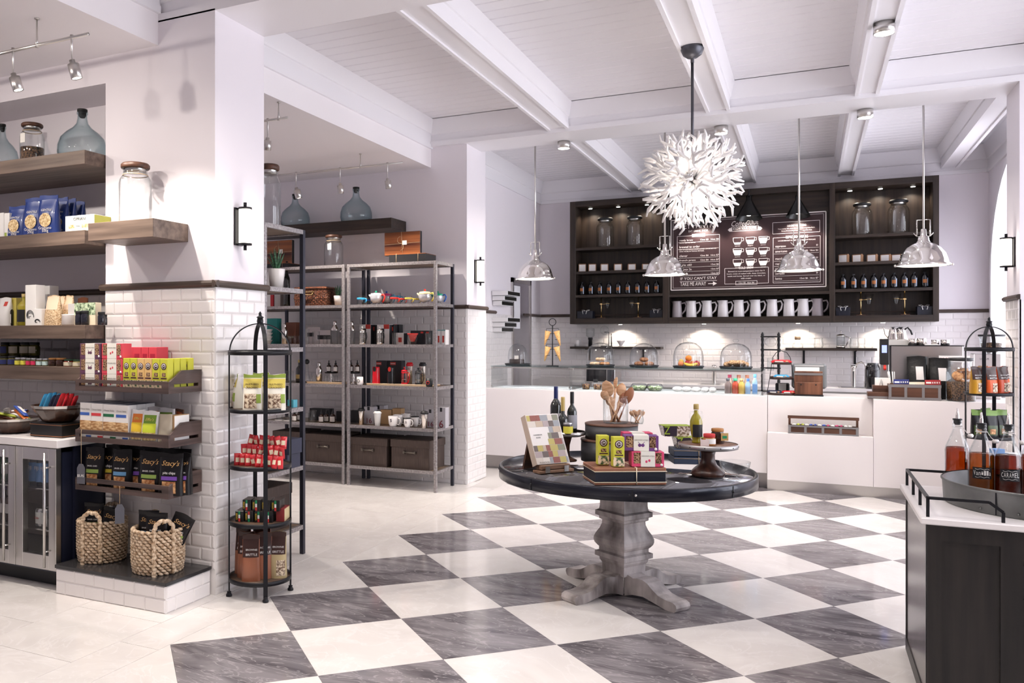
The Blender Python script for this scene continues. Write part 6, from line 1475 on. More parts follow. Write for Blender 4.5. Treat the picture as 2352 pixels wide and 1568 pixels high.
# rear bottles in case
for k, u in enumerate((1676, 1697, 1716)):
    y = CY1+.24; vessel('drink_bottle', 'bottle with pink or orange cap behind the drinks, %s' % ORD[k], 'bottle', (xat(u, y), y, zc_), [(0,0),(.03,0),(.03,.12),(.016,.15),(.016,.16)], C_('pale_juice', .62,.42,.30,.2), [(.019,.155),(.019,.185),(0,.185)], C_('cap_peach', .62,.22,.14) if k else C_('cap_rose', .60,.08,.16), group='rear drink bottles', n=12)
# microwave seen behind the case
p = (xat(1381, 11.3), 11.45, .9005); t = thing('microwave', 'black and steel microwave on the back counter', 'microwave', p); MB().box(-.19, .19, -.2, .2, 0, .22, .005).build('body', STEEL, t); MB().box(-.185, .08, -.206, -.2, .015, .205).build('door', C_('mw_glass', .01,.01,.012,.1), t); MB().box(.09, .185, -.206, -.2, .015, .205).build('keypad', C_('mw_pad', .06,.06,.07,.3), t)

# glass domes on top of the cases
DGL = thinglass('dome_glass', (.99,.99,.99), (.88,.90,.92), 1.4); BPLATE = C_('black_plate', .012,.014,.018,.3)
ZCT = CGT+.0025
def dome(label, u, w_px, h_px, pl_px):
    y = CY1+.27; p = (xat(u, y), y, ZCT); s = mpx(p); r = w_px*s/2; h = h_px*s; R_ = pl_px*s/2
    t = thing('glass_dome', label, 'cake dome', p, 0, 'glass domes on black plates')
    MB().lathe([(0,0),(R_*.9,0),(R_,.022),(R_*.97,.024),(R_*.9,.012),(0,.012)], 30).build('plate', BPLATE, t)
    o = [(r, .013), (r*1.0, h*.38), (r*.95, h*.55), (r*.80, h*.70), (r*.52, h*.81), (r*.18, h*.855), (0, h*.86)]
    MB().lathe(o+[(max(a-.003, 0), z-.003 if z > .1*h else z) for a, z in reversed(o)], 30).build('bell', DGL, t)
    MB().lathe([(0,h*.855),(r*.10,h*.86),(r*.08,h*.89),(r*.19,h*.92),(r*.21,h*.96),(r*.12,h*.995),(0,h)], 16).build('knob', GLASS, t)
    return t, p, r, s
def pastry(name, label, mb, m, loc, rz=0, grp=None): t = thing(name, label, 'pastry', loc, rz, grp); mb.build('crust', m, t); return t
DON = mat('sugar_donut', (.72,.55,.36), .7, var=((60,60,60), 3, (.55,.36,.18), (.82,.68,.50), .35, .6)); DONB = mat('glazed_donut', (.48,.22,.08), .3, coat=.4, var=((40,40,40), 3, (.36,.14,.04), (.58,.30,.12), .35, .65)); BROWN = mat('dark_pastry', (.28,.12,.05), .5, var=((60,60,60), 3, (.14,.05,.02), (.42,.20,.09), .35, .65), bump=(60, .6, .01)); CROI = mat('croissant', (.55,.33,.16), .5, var=((70,20,70), 3, (.30,.14,.06), (.72,.48,.26), .4, .6))
def torus(R_, r, n=20, m=10):
    g = MB(); g.grid(lambda a, b: Vector(((R_+r*math.cos(2*PI*b))*math.cos(2*PI*a), (R_+r*math.cos(2*PI*b))*math.sin(2*PI*a), r+r*math.sin(2*PI*b)*.85)), n, m+1, closeu=True); return g
_, p, r, s = dome('glass dome over three donuts', 1379, 62, 64, 66)
pz = .0125
for k, (dx_, dy_, dz_, m_, nm) in enumerate(((-.055, -.03, 0, DON, 'sugared donut at the left under the donut dome'), (.05, -.01, 0, DONB, 'glazed donut at the right under the donut dome'), (0, .01, .048, DON, 'sugared donut on top under the donut dome'))): pastry('donut', nm, torus(.034, .022), m_, (p[0]+dx_, p[1]+dy_, p[2]+pz+dz_), 0, 'donuts')
_, p, r, s = dome('glass dome over dark glazed pastries', 1479, 63, 64, 67)
for k, (dx_, dy_, dz_) in enumerate(((-.05, -.02, 0), (.055, 0, 0), (0, .01, .045))):
    pastry('glazed_pastry', 'dark glazed pastry under the second dome, %s' % ('left','right','top')[k], MB().ball((0,0,.026), .026, 14, (2.0, 1.5, 1)), BROWN, (p[0]+dx_, p[1]+dy_, p[2]+pz+dz_), .3*k, 'dark pastries')
_, p, r, s = dome('glass dome over fresh fruit', 1581, 66, 70, 70)
def fruit(name, label, c, loc, r_, sz=(1, 1, 1)): t = thing(name, label, 'fruit', loc, 0, 'fruit under the dome'); MB().ball((0,0,r_*sz[2]), r_, 16, sz).build('flesh', c, t); MB().tube([(0,0,2*r_*sz[2]-.004),(.002,0,2*r_*sz[2]+.006)], .0015, 5).build('stem', DKBR, t); return t
APR, ORF, PEAR = mat('apple_skin', (.40,.03,.03), .25, var=((20,20,20), 2, (.30,.01,.02), (.62,.22,.08), .4, .65)), C_('orange_skin', .72,.22,.02,.4), C_('pear_skin', .62,.46,.10,.35)
fruit('orange_fruit', 'orange on top of the fruit pile', ORF, (p[0]+.0, p[1]+.02, p[2]+pz+.055), .034); fruit('apple', 'red apple in the middle of the fruit pile', APR, (p[0]-.005, p[1]-.01, p[2]+pz), .034); fruit('apple', 'red apple at the right of the fruit pile', APR, (p[0]+.085, p[1]+.0, p[2]+pz), .034); fruit('peach', 'orange peach behind the banana', C_('peach_skin', .65,.20,.06,.4), (p[0]+.04, p[1]+.04, p[2]+pz), .032); fruit('pear', 'yellow pear at the left of the fruit pile', PEAR, (p[0]-.075, p[1]+.02, p[2]+pz), .030, (1, 1, 1.35)); fruit('peach', 'orange peach at the left front', C_('peach_skin', .65,.20,.06,.4), (p[0]-.07, p[1]-.045, p[2]+pz), .030)
t = thing('banana', 'yellow banana in front of the fruit pile', 'fruit', (p[0]+.03, p[1]-.055, p[2]+pz)); MB().tube([(.075*math.sin(a), 0, .065-.048*math.cos(a)) for a in [-1.1+.22*q for q in range(11)]], [.005,.012,.016,.017,.018,.018,.018,.017,.015,.011,.004], 8).build('peel', C_('banana_peel', .75,.52,.05,.4), t)
_, p, r, s = dome('glass dome over croissants', 1690, 68, 68, 73)
for k, (dx_, dy_, rz_) in enumerate(((-.075, 0, .9), (-.02, -.03, .2), (.045, -.02, -.3), (.02, .05, .4), (.085, .02, -1.0))):
    g = MB(); g.tube([(.05*math.sin(a), .03*math.cos(a)-.02, .03+(.012 if q % 2 else 0)*0) for q, a in enumerate([-1.3+.26*j for j in range(11)])], [.008,.016,.020,.027,.024,.031,.024,.027,.020,.016,.008], 10)
    pastry('croissant', 'croissant under the right-hand dome, %s' % ORD[k], g, CROI, (p[0]+dx_, p[1]+dy_, p[2]+pz+(.02 if k in (1, 2) else 0)), rz_, 'croissants')
_, p, r, s = dome('small glass dome over a dark cake', 1189, 45, 58, 60)
t = thing('chocolate_cake', 'dark chocolate cake under the small dome', 'cake', (p[0]-.01, p[1], p[2]+pz)); MB().lathe([(0,0),(.085,0),(.088,.004),(.088,.055),(.08,.06),(0,.06)], 24).build('cake', C_('dark_cake', .02,.010,.008,.5), t); MB().box(-.03, .02, -.001, .001, .06, .10).build('cake_label', WT, t)
# cone stand
p = (xat(1269, CY1+.22), CY1+.22, ZCT); s = mpx(p); t = thing('cone_stand', 'black wire stand holding ice cream cones', 'stand', p); hh = 100*s
MB().lathe([(0,0),(14*s,0),(14*s,.006),(0,.008)], 20).build('base', BLACK, t); MB().tube([(0,0,.006),(0,0,hh-.03)], .006, 8).build('rod', BLACK, t)
MB().tube([(8*s*math.cos(a), 0, hh+.005+8*s*math.sin(a)) for a in [2*PI*q/20 for q in range(20)]], .004, 6, closed=True).build('ring_handle', BLACK, t)
WAF = mat('wafer_cone', (.62,.36,.14), .6, var=((120,120,120), 1, (.48,.24,.08), (.74,.48,.20), .4, .6))
for tier, zz in enumerate((hh*.74, hh*.38)):
    for k in range(2):
        sg = -1 if k == 0 else 1
        cxp = sg*10*s
        MB().tube([(0,0,zz+.06),(sg*14*s,0,zz+.06),(sg*15*s,0,zz+.03),(cxp+sg*5*s,-.01,zz),(cxp,-.03,zz-.003),(cxp-sg*5*s,-.01,zz),(0,0,zz+.004)], .003, 6).tube([(cxp+3.5*s*math.cos(a), 3.5*s*math.sin(a)-.005, zz-.065) for a in [2*PI*q/12 for q in range(12)]], .003, 6, closed=True).build('wire_holder', BLACK, t)
        c = thing('wafer_cone', 'wafer cone in the wire stand, %s %s' % (('upper','lower')[tier], ('left','right')[k]), 'cone', (p[0]+cxp, p[1]-.005, p[2]+zz+.03), (0, sg*-.25, 0), 'wafer cones'); MB().lathe([(0,-.17),(.006,-.165),(.036,0),(.034,0),(0,-.15)], 14).build('wafer', WAF, c)
# mirrored wall racks and steel door on the left side wall
MIRR = mat('mirror_panel', (.86,.86,.86), .03, metal=1.0); ACR = mat('white_acrylic', (.80,.79,.80), .15)
for k, (v0, v1) in enumerate(((668, 699), (729, 760))):
    q = onX(1130, v0, XS+.01); t = thing('wall_rack', 'stepped white wall rack with dark ends beside the door, %s one' % ('upper','lower')[k], 'wall rack', (XS+.008, q.y, q.z), 0, 'stepped wall racks'); y2 = onX(1160, v0, XS+.01).y-q.y
    for j in range(3):
        h = .055; z = -.06*j; MB().box(0, .20-.045*j, .06*j*.3, y2, z-h, z, .002).build('step_box', ACR, t); MB().box(.20-.045*j, .206-.045*j, .06*j*.3+.02, y2-.02, z-h+.006, z-.006).build('dark_end', C_('rack_dark', .02,.02,.018,.15), t)
yd0, yd1 = onX(1173, 700, XS).y, onX(1216, 700, XS).y; zd = onX(1173, 637, XS).z
dr = struct(MB().box(XS-.02, XS+.03, yd0, yd0+.05, 0, zd).box(XS-.02, XS+.03, yd1-.05, yd1, 0, zd).box(XS-.02, XS+.03, yd0, yd1, zd-.06, zd).build('door_1', STEEL))
MB().box(XS+.004, XS+.018, yd0+.05, yd1-.05, 0, zd-.06).build('door_leaf', mat('door_steel', (.62,.62,.66), .22, metal=1.0), dr); MB().box(XS+.0185, XS+.02, yd0+.07, yd0+.34, 1.62, zd-.1).build('door_pane', mat('door_light', (.88,.88,.92), .25), dr)
# ================================================================ things on the coffee counter
def rcp(u, dy=.2): y = RY+dy; return (xat(u, y), y, CTZ+.0005)
# three-tier snack rack
p = rcp(1795, .28); s = mpx(p); t = thing('snack_rack', 'three-tier black wire rack of snacks beside the till', 'rack', p)
tiers_ = [(0, 31), (36*s, 25), (70*s, 21)]
for z, hw in tiers_: MB().lathe([(0,.0),(hw*s,.0),(hw*s,.026),(hw*s-.003,.026),(hw*s-.003,.006),(0,.006)], 28).build('shelf', C_('dark_bronze', .035,.016,.012,.35), t, (0,0,z))
m = MB()
for sx in (-1, 1): m.tube([(sx*30*s,0,.02),(sx*25*s,0,36*s),(sx*20.5*s,0,72*s),(sx*18*s,0,86*s),(sx*11*s,0,97*s),(0,0,101*s)], .0035, 6)
m.build('wire_arch', BLACK, t); price = MB().box(-.022, .022, -.004, -.002, 80*s, 98*s).build('price_tag', C_('tag_grey', .45,.42,.45), t)
sn = [('red packet on the top tier', RW_, 0, 70*s, 44), ('blue packet on the middle tier', cb[0][1], 0, 36*s, 34), ('black packet on the bottom tier', cb[1][1], -14*s, 0, 32), ('red packet on the bottom tier', RW_, 15*s, 0, 32)]
for lb, m_, dx_, z, L in sn:
    q = thing('snack_packet', lb, 'snack', (p[0]+dx_, p[1]-.03, p[2]+z+.026), 0, 'packets on the snack rack'); MB().grid(lambda a, b: Vector(((a-.5)*L*s, .032*math.cos(2*PI*b), .022*math.sin(2*PI*b)*(.1 if abs(a-.5) > .45 else 1))), 9, 11).build('wrapper', m_, q); MB().box(-L*s*.3, L*s*.1, -.034, -.031, -.006, .008).build('print', WT, q); MB().ball((L*s*.25, -.028, 0), .012, 8, (1.2, .3, 1)).build('cookie_photo', SNK, q)
# till with wooden clipboard
p = rcp(1858, .34); s = mpx(p); t = thing('till_screen', 'grey till screen on the coffee counter, seen from behind', 'till', p); MB().box(-36*s, 36*s, 0, .04, 15*s, 72*s, .02).build('screen', C_('till_grey', .16,.17,.18,.35), t); MB().box(-30*s, 30*s, -.002, 0, 66*s, 69*s).build('vent', C_('till_light', .45,.45,.46), t); MB().box(-20*s, 20*s, .0, .16, 0, .012).box(-.03, .03, .02, .04, .012, 20*s).build('foot', BLKB, t)
CLIPW = wood('clip_walnut', (.05,.018,.010), (.20,.085,.048), 'z', .45, .6)
p = rcp(1857, .22); t = thing('menu_clipboard', 'wooden clipboard menu holder with steel strip before the till', 'menu holder', p)
MB().box(-29*s, 29*s, .0, .014, 3*s, 56*s, .004).build('back_board', CLIPW, t); MB().box(-27*s, 27*s, -.03, -.014, 3*s, 31*s, .004).build('front_board', CLIPW, t); MB().box(-29*s, 29*s, -.004, 0, 47*s, 52*s).build('steel_strip', STEEL, t); MB().box(-27*s, 22*s, .016, .018, 50*s, 65*s).build('paper', WT, t); MB().box(-30*s, 30*s, -.05, .05, 0, 3*s).build('base', BLKB, t)
for sx in (-1, 1): MB().lathe([(0,0),(.007,0),(.007,.003),(0,.003)], 10).xf(Matrix.Translation((sx*15*s, -.03, 26*s)) @ Matrix.Rotation(PI/2, 4, 'X')).build('bolt', BLACK, t)
p = rcp(1797, .40); t = thing('card_reader', 'small card reader with paper behind the snack rack', 'card reader', p); MB().box(-15*s, 15*s, 0, .05, 0, 26*s, .01).build('body', BLKB, t); MB().box(-8*s, 8*s, -.003, 0, 4*s, 25*s).build('paper', WT, t)
# napkin box and straws
WBOX = wood('crate_walnut', (.035,.014,.009), (.15,.068,.042), 'x', .45, .6)
p = rcp(2018, .16); s = mpx(p); t = thing('napkin_box', 'stepped wooden napkin box with metal band', 'box', p); MB().box(-23*s, 23*s, -.09, .06, 0, 15*s, .002).build('lower_box', WBOX, t); MB().box(-12*s, 26*s, -.04, .10, 15*s, 30*s, .002).build('upper_box', WBOX, t); MB().box(-23.4*s, 23.4*s, -.092, .062, .004, 6*s).build('metal_band', STEEL, t); MB().box(-7*s, 22*s, -.01, .05, 30*s, 47*s).build('napkins', WT, t); MB().tube([(2*s,-.015,30*s),(5*s,-.018,44*s),(8*s,-.015,30*s)], .002, 5).build('wire_clip', BLACK, t)
p = rcp(2052, .34)
t = thing('straw_holder', 'glass of white straws behind the packet crate', 'straws', p); MB().lathe(glass_prof([(0,0),(.035,0),(.04,.12)], .002), 14).build('glass', GLASS, t)
for k in range(6): MB().tube([(.015*math.cos(k),.015*math.sin(k),.004),(.028*math.cos(k)-.02,.028*math.sin(k),.25)], .0035, 6).build('straw', WT, t)
def crate(label, p, w, d, h, n, handle=False, metal=STEEL):
    t = thing('packet_crate', label, 'crate', p, 0, 'riveted wooden crates')
    th = .012
    MB().box(-w/2, w/2, -d/2, -d/2+th, 0, h).box(-w/2, w/2, d/2-th, d/2, 0, h).box(-w/2, -w/2+th, -d/2+th, d/2-th, 0, h).box(w/2-th, w/2, -d/2+th, d/2-th, 0, h).box(-w/2+th, w/2-th, -d/2+th, d/2-th, 0, .01).build('box', WBOX, t)
    m = MB().box(-w/2-.002, w/2+.002, -d/2-.003, -d/2, 0, h*.18).box(-w/2-.002, w/2+.002, -d/2-.003, -d/2, h*.80, h*.98)
    m.build('metal_band', metal, t)
    for k in range(n+1): x = -w/2+w*k/n; x = min(max(x, -w/2+.012), w/2-.012); MB().box(x-.011, x+.011, -d/2-.004, -d/2-.003, .0, h*.98).build('metal_strap', metal, t)
    if handle:
        MB().box(-w/2, -w/2+.02, -.01, .01, h, h*2.0).box(w/2-.02, w/2, -.01, .01, h, h*2.0).build('upright', WBOX, t); MB().box(-w/2-.006, w/2+.006, -.011, .011, h*1.72, h*2.05).build('handle_bar', WBOX, t)
    return t
p = rcp(2098, .10); s = mpx(p)
crate('riveted wooden crate of sugar packets on the coffee counter', p, 96*s*1.06, .18, 36*s, 3, metal=mat('zinc', (.42,.41,.41), .4, metal=.9))
def sachet(label, loc, m_, rz, grp): t = thing('sugar_packet', label, 'packet', loc, (-.25, 0, rz), grp); MB().box(-.028, .028, -.003, .003, 0, .055).build('paper', m_, t); MB().box(-.02, .02, -.0038, -.003, .022, .036).build('print', WT, t)
for k in range(15):
    c = k // 5; m_ = (C_('blue_packet', .015,.025,.16), C_('cream_packet', .74,.66,.52), C_('red_packet', .32,.015,.02))[c]
    sachet('%s sugar packet in the crate, %s of its row' % (('dark blue','cream','dark red')[c], ORD[k % 5]), (p[0]-.135+.125*c+.018*(k % 5), p[1]-.055+.012*(k % 5), p[2]+.112+(.0 if c == 1 else .022)), m_, rr.uniform(-.2,.2), 'sugar packets')
p2 = (xat(1890, RY+.03), RY+.055, .5655); s = mpx(p2)
crate('long handled wooden crate of sweets on the counter ledge', p2, 136*s*1.05, .10, 20*s, 4, True, metal=mat('zinc', (.42,.41,.41), .4, metal=.9))
swm = [C_('wrap_lime', .45,.52,.05,.3), C_('wrap_blue2', .05,.10,.40,.3), C_('wrap_pink', .55,.06,.18,.3), C_('wrap_white', .72,.70,.68,.3)]
for k in range(14):
    t = thing('wrapped_mint', 'wrapped sweet in the handled crate, %s from the left' % ORD[k], 'sweet', (p2[0]-.25+.037*k, p2[1]-.01+.012*(k % 3), p2[2]+20*s*.86), (0, 0, k), 'sweets in the handled crate'); MB().ball((0,0,.012), .016, 8, (1.3, .8, .8)).build('wrapper', swm[(k//4) % 4] if k % 3 else swm[3], t)
# black coffee bags
FBAG = mat('black_coffee_foil', (.006,.006,.006), .38, spec=.35, bump=(14, .3, .02)); PLAB = C_('bag_label', .58,.55,.54)
for k, (a, b, vt, vb) in enumerate(((2080, 2132, 818, 880), (2130, 2186, 822, 882))):
    y = RY+.30; x, w = span(a, b, y); z = CTZ+.0005; h = onY((a+b)/2, vt, y).z-z
    pouch('coffee_bag', 'large black coffee bag on the counter, %s of two' % ('left','right')[k], 'bag', (x, y, z), w, h, .16, FBAG, .1, 'large black coffee bags', seed=200+k, panels=[('paper_label', PLAB, .40, .78, .45, .76)], topw=.9)
# espresso machine and what is on it
y = RY+.46; x0_, x1_ = xat(2046, y), xat(2212, y); zt_ = onY(2125, 794, y).z
t = thing('espresso_machine', 'wide steel espresso machine with a red-lettered sign', 'espresso machine', ((x0_+x1_)/2, y, CTZ+.0005)); W_ = x1_-x0_; H_ = zt_-CTZ
MB().box(-W_/2, W_/2, 0, .30, .10, H_, .004).build('body', STEEL, t); MB().box(-W_/2-.004, W_/2+.01, -.005, .30, H_-.004, H_+.004).box(-W_/2-.006, -W_/2, -.005, .3, .10, H_).build('edge_trim', BLACK, t)
for sx in (-1, 1): MB().box(sx*W_*.4-.03, sx*W_*.4+.03, .03, .25, 0, .10).build('foot', BLACK, t)
s = mpx((0, y)); sg = MB().box(-.008*0+.10, .10+58*mpx((x0_, y)), -.012, -.004, H_-36*mpx((x0_, y)), H_-22*mpx((x0_, y))); sg.build('sign_plate', WT, t)
text(t, 'LA MARZOCCO', 52*mpx((x0_, y)), (.10+29*mpx((x0_, y)), -.014, H_-29*mpx((x0_, y))), C_('sign_red', .42,.02,.02))
zm = CTZ+H_+.0045; yk = y+.15; sk = mpx((x0_, yk))
t = carton('cup_warmer', 'white cup warmer box on the espresso machine', 'box', (x0_+.10, y+.17, zm), .22, .12, .05, WT)
for k, u in enumerate((2034, 2066)):
    q = (xat(u, yk)+.02, y+.19, zm+.0505) if k == 1 else (x0_+.035, y+.19, zm+.0505); sk = mpx(q); t = thing('pour_kettle', 'steel gooseneck kettle with black handle, %s one' % ('left','right')[k], 'kettle', q, 0, 'gooseneck kettles'); r = .052; h = .115
    MB().lathe([(0,0),(r,0),(r*1.02,.01),(r*.8,h*.45),(r*.82,h*.5),(r*.62,h*.9),(r*.3,h*.97),(0,h*.98)], 20).build('body', SSTEEL, t); MB().lathe([(.006,h*.97),(.008,h*1.05),(.018,h*1.08),(.016,h*1.12),(0,h*1.12)], 10).build('knob', K, t)
    MB().tube([(r*.55,0,h*.92),(r*1.0,0,h*1.08),(r*1.5,0,h*.8),(r*1.75,0,h*.45)], .008, 8).build('handle', K, t); MB().tube([(-r*.9,0,h*.2),(-r*1.4,0,h*.5),(-r*1.5,0,h*.95),(-r*1.75,0,h*1.15)], .005, 7).build('spout', SSTEEL, t)
for k, (u, hh_, rr_) in enumerate(((2097, 15, 10), (2117, 16, 10), (2148, 13, 8), (2171, 13, 9))):
    q = (xat(u, y+.08), y+.08, zm); s_ = mpx(q); vessel('milk_jug', 'steel milk jug on the espresso machine, %s from the left' % ORD[k], 'jug', q, [(0,0),(rr_*s_,0),(rr_*s_*.95,hh_*s_),(rr_*s_*.88,hh_*s_),(rr_*s_*.9,.005),(0,.005)], SSTEEL, group='steel jugs')
tag(MB().box(-.06, .06, -.05, .05, 0, .008, .003).build('flat_tray', WT, None, (xat(2140, y+.05), y+.06, zm)), 'small pale tray among the steel jugs', 'tray')
# hot water tower
y = RY+.40; q = (xat(2032, y), y, CTZ+.0005); s_ = mpx(q); t = thing('water_tower', 'slim hot water tower with blue screen and red lever', 'water dispenser', q); hT = onY(2032, 778, y).z-CTZ
MB().box(-8*s_, 8*s_, 0, .08, 0, hT*.56, .003).build('column', STEEL, t); MB().box(-9.5*s_, 8*s_, -.02, .09, hT*.56, hT, .004).build('head', BLKB, t); MB().box(-6*s_, 4*s_, -.022, -.02, hT*.76, hT*.89).build('screen', mat('blue_screen', (.2,.25,.8), .3, emit=(.35,.42,1.0), es=1.2), t); MB().tube([(0,-.01,hT*.54),(0,-.03,hT*.47)], .012, 8).build('lever', PL['red'], t); MB().box(-20*s_, 20*s_, -.06, .08, 0, .02).build('drip_tray', STEEL, t)
# cookie jar
y = RY+.10; q = (xat(2207, y), y, CTZ+.0005); s_ = mpx(q); r = 29*s_; h = 100*s_; t = thing('cookie_jar', 'big glass jar with cookies above coffee beans', 'jar', q)
MB().lathe(glass_prof([(0,0),(r*.95,0),(r,.015),(r,h*.66),(r*.88,h*.76),(r*.74,h*.80),(r*.74,h*.92)], .003), 30).build('body', GLASS, t); MB().lathe([(0,.006),(r*.93,.006),(r*.96,h*.44),(0,h*.45)], 26).build('coffee_beans', BEANS, t); MB().lathe([(r*.7,h*.92),(r*.84,h*.93),(r*.84,h*.99),(0,h)], 26).build('lid', K, t)
COOKM = mat('cookie', (.55,.26,.10), .7, var=((60,60,60), 3, (.32,.12,.04), (.66,.36,.16), .35, .65))
for k, (dx_, dy_, z, tx, ty) in enumerate(((-.03,-.035,.58,1.25,.2),(.04,-.02,.60,1.2,-.4),(0,.01,.47,.15,.1),(.01,-.01,.72,.2,-.15))): c = thing('cookie', 'round cookie in the big jar, %s' % ('front left','right','flat below','flat on top')[k], 'cookie', (q[0]+dx_, q[1]+dy_, q[2]+z*h), (tx, ty, 0), 'cookies in the jar'); MB().lathe([(0,-.007),(.042,-.006),(.045,0),(.04,.006),(0,.008)], 18).build('dough', COOKM, c)
# grinder with bean hopper at the right
y = RY+.50; q = (xat(2278, y), y, CTZ+.0005); s_ = mpx(q); t = thing('bean_grinder', 'steel grinder with clear bean hopper behind the right stand', 'grinder', q); hz = onY(2278, 768, y).z-CTZ
MB().box(-34*s_, 18*s_, 0, .22, 0, hz*.70, .006).build('body', STEEL, t); text(t, 'LUXUS', 17*s_, (-14*s_, -.003, hz*.62), K); MB().lathe(glass_prof([(10*s_,hz*.70),(22*s_,hz*.80),(25*s_,hz*.97)], .003), 18, (4*s_, .1, 0)).build('hopper', GLASS, t); MB().lathe([(0,hz*.72),(9*s_,hz*.72),(20*s_,hz*.80),(22*s_,hz*.86),(0,hz*.88)], 18, (4*s_, .1, 0)).build('coffee_beans', BEANS, t); MB().lathe([(27*s_,hz*.97),(27*s_,hz),(0,hz)], 18, (4*s_, .1, 0)).build('lid', K, t)

# ================================================================ round pedestal table
TCX, TCY, TR_, TZ = -.982, 5.045, .731, .735
tb = thing('pedestal_table', 'round black-rimmed glass-top table on a grey carved wooden pedestal', 'table', (TCX, TCY, 0))
RIM = mat('blue_black_steel', (.012,.013,.022), .32, metal=.5, coat=.2)
MB().lathe([(TR_-.03,TZ-.066),(TR_,TZ-.066),(TR_,TZ-.004),(TR_-.004,TZ),(TR_-.02,TZ),(TR_-.02,TZ-.004)], 96).build('rim', RIM, tb)
MB().lathe([(0,TZ-.05),(TR_-.021,TZ-.05),(TR_-.021,TZ-.003),(0,TZ-.003)], 96).build('glass_top', mat('dark_table_glass', (.035,.035,.04), .015, spec=1.0, ior=1.75, coat=1.0), tb)
MB().lathe([(0,TZ-.066),(TR_-.03,TZ-.066),(TR_-.03,TZ-.051),(0,TZ-.051)], 64).build('underframe', BLACK, tb)
for k in range(8):
    a = -1.32+k*PI/4
    for da in ((-.022, .022) if k == 0 else (0,)): MB().ball((TR_*math.cos(a+da), TR_*math.sin(a+da), TZ-.033), .0075, 10).build('rivet', CHROME if da > 0 else BLACK, tb)
    st = MB().box(-.003, .003, -.0015, .0015, TZ-.065, TZ-.004); st.xf(Matrix.Translation((TR_*math.cos(a), TR_*math.sin(a), 0)) @ Matrix.Rotation(a+PI/2, 4, 'Z')); st.build('rim_seam', BLACK, tb)
PED = mat('weathered_oak', (.30,.26,.24), .6, var=((9,9,3.0), 7, (.10,.08,.075), (.56,.51,.50), .30, .64), bump=(40, .25, .004))
pa = math.radians(-33)
pp = [(.115,.085),(.17,.088),(.188,.098),(.200,.098),(.208,.117),(.235,.117),(.243,.10),(.262,.10),(.268,.106),(.285,.118),(.30,.122),(.318,.122),(.340,.114),(.370,.098),(.40,.088),(.42,.087),(.428,.10),(.442,.10),(.450,.116),(.476,.116),(.484,.10),(.51,.096),(.56,.096),(.62,.12),(.668,.14)]
m = MB(); q2 = math.sqrt(2)
m.lathe([(0, pp[0][0])]+[(w*q2, z) for z, w in pp]+[(0, pp[-1][0])], 4, sm=False, a0=PI/4); m.xf(Matrix.Rotation(pa, 4, 'Z')); m.build('pedestal', PED, tb)
for k in range(4):
    L = [(.06,.0),(.06,.128),(.085,.128),(.125,.116),(.16,.122),(.195,.124),(.23,.113),(.27,.085),(.31,.064),(.36,.055),(.41,.053),(.432,.043),(.437,.026),(.43,.008),(.42,0),(.36,0),(.30,.012),(.2,.03),(.12,.02)]
    fm = MB(); fm.prism(L, 'y', -.056, .056); fm.xf(Matrix.Rotation(pa+k*PI/2, 4, 'Z')); fm.build('foot', PED, tb)
zt_ = TZ-.0005
# cookbook on easel
ea = math.radians(52); ec = (-1.345, 4.715)
EASEL = wood('easel_wood', (.12,.06,.035), (.32,.19,.12), 'x')
t = thing('book_easel', 'small wooden easel with metal hinges under the cookbook', 'easel', (ec[0], ec[1], TZ), ea)
MB().box(-.12, .12, -.085, -.02, 0, .016, .002).build('base_slat', EASEL, t); MB().box(-.10, .10, -.075, -.05, .020, .044, .002).build('ledge', EASEL, t)
MB().prism([(-.045,.02),(-.025,.02),(.07,.22),(.05,.22)], 'x', -.10, .10).build('rest', EASEL, t); MB().prism([(.05,.21),(.065,.21),(.13,0),(.115,0)], 'x', -.09, .09).build('strut', LIDW, t)
for sx in (-1, 1): MB().box(sx*.065-.015, sx*.065+.015, -.0885, -.0855, .004, .038).build('hinge', STEEL, t)
t = thing('cookbook', 'thick cookbook with a patchwork photo cover lettered COOKBOOK BOOK', 'book', (ec[0], ec[1], TZ), ea)
lean_ = math.radians(24); bw, bh, bt_ = .225, .295, .038
bk = Matrix.Translation((0, -.052, .047)) @ Matrix.Rotation(-lean_, 4, 'X')
def bpart(mb, nm, m_): mb.xf(bk); return mb.build(nm, m_, t)
COVER = C_('cover_white', .74,.70,.68)
bpart(MB().box(-bw/2, bw/2, -.004, 0, 0, bh), 'front_cover', COVER); bpart(MB().box(-bw/2+.002, bw/2-.006, 0, bt_, .003, bh-.003), 'pages', C_('page_cream', .72,.66,.56,.8)); bpart(MB().box(-bw/2, bw/2, bt_, bt_+.003, 0, bh), 'back_cover', COVER); bpart(MB().box(-bw/2-.004, -bw/2, -.004, bt_+.003, 0, bh), 'spine', C_('spine_tone', .45,.36,.30))
rn = random.Random(5); pal = [(.50,.40,.31),(.60,.53,.47),(.46,.38,.12),(.26,.09,.07),(.22,.22,.16),(.62,.56,.50),(.40,.33,.33),(.30,.31,.33),(.66,.61,.56),(.14,.11,.10)]
zz = .003
for j in range(8):
    hh_ = (bh-.006)/8; xx = -bw/2+.002
    while xx < bw/2-.012:
        ww_ = min(rn.uniform(.022, .055), bw/2-.003-xx)
        if not (3 <= j <= 5 and xx < -.012): c = pal[rn.randrange(10)]; bpart(MB().box(xx, xx+ww_-.0015, -.0052, -.004, zz, zz+hh_-.0015), 'cover_photo', C_('cover_%d' % pal.index(c), *c))
        xx += ww_
    zz += hh_
for s_, z in (('COOKBOOK', .172), ('BOOK', .156)):
    o = text(t, s_, .06 if s_ == 'COOKBOOK' else .03, bk @ Vector((-.062, -.0065, z)), K, rot=(PI/2-lean_*1.0, 0, 0))
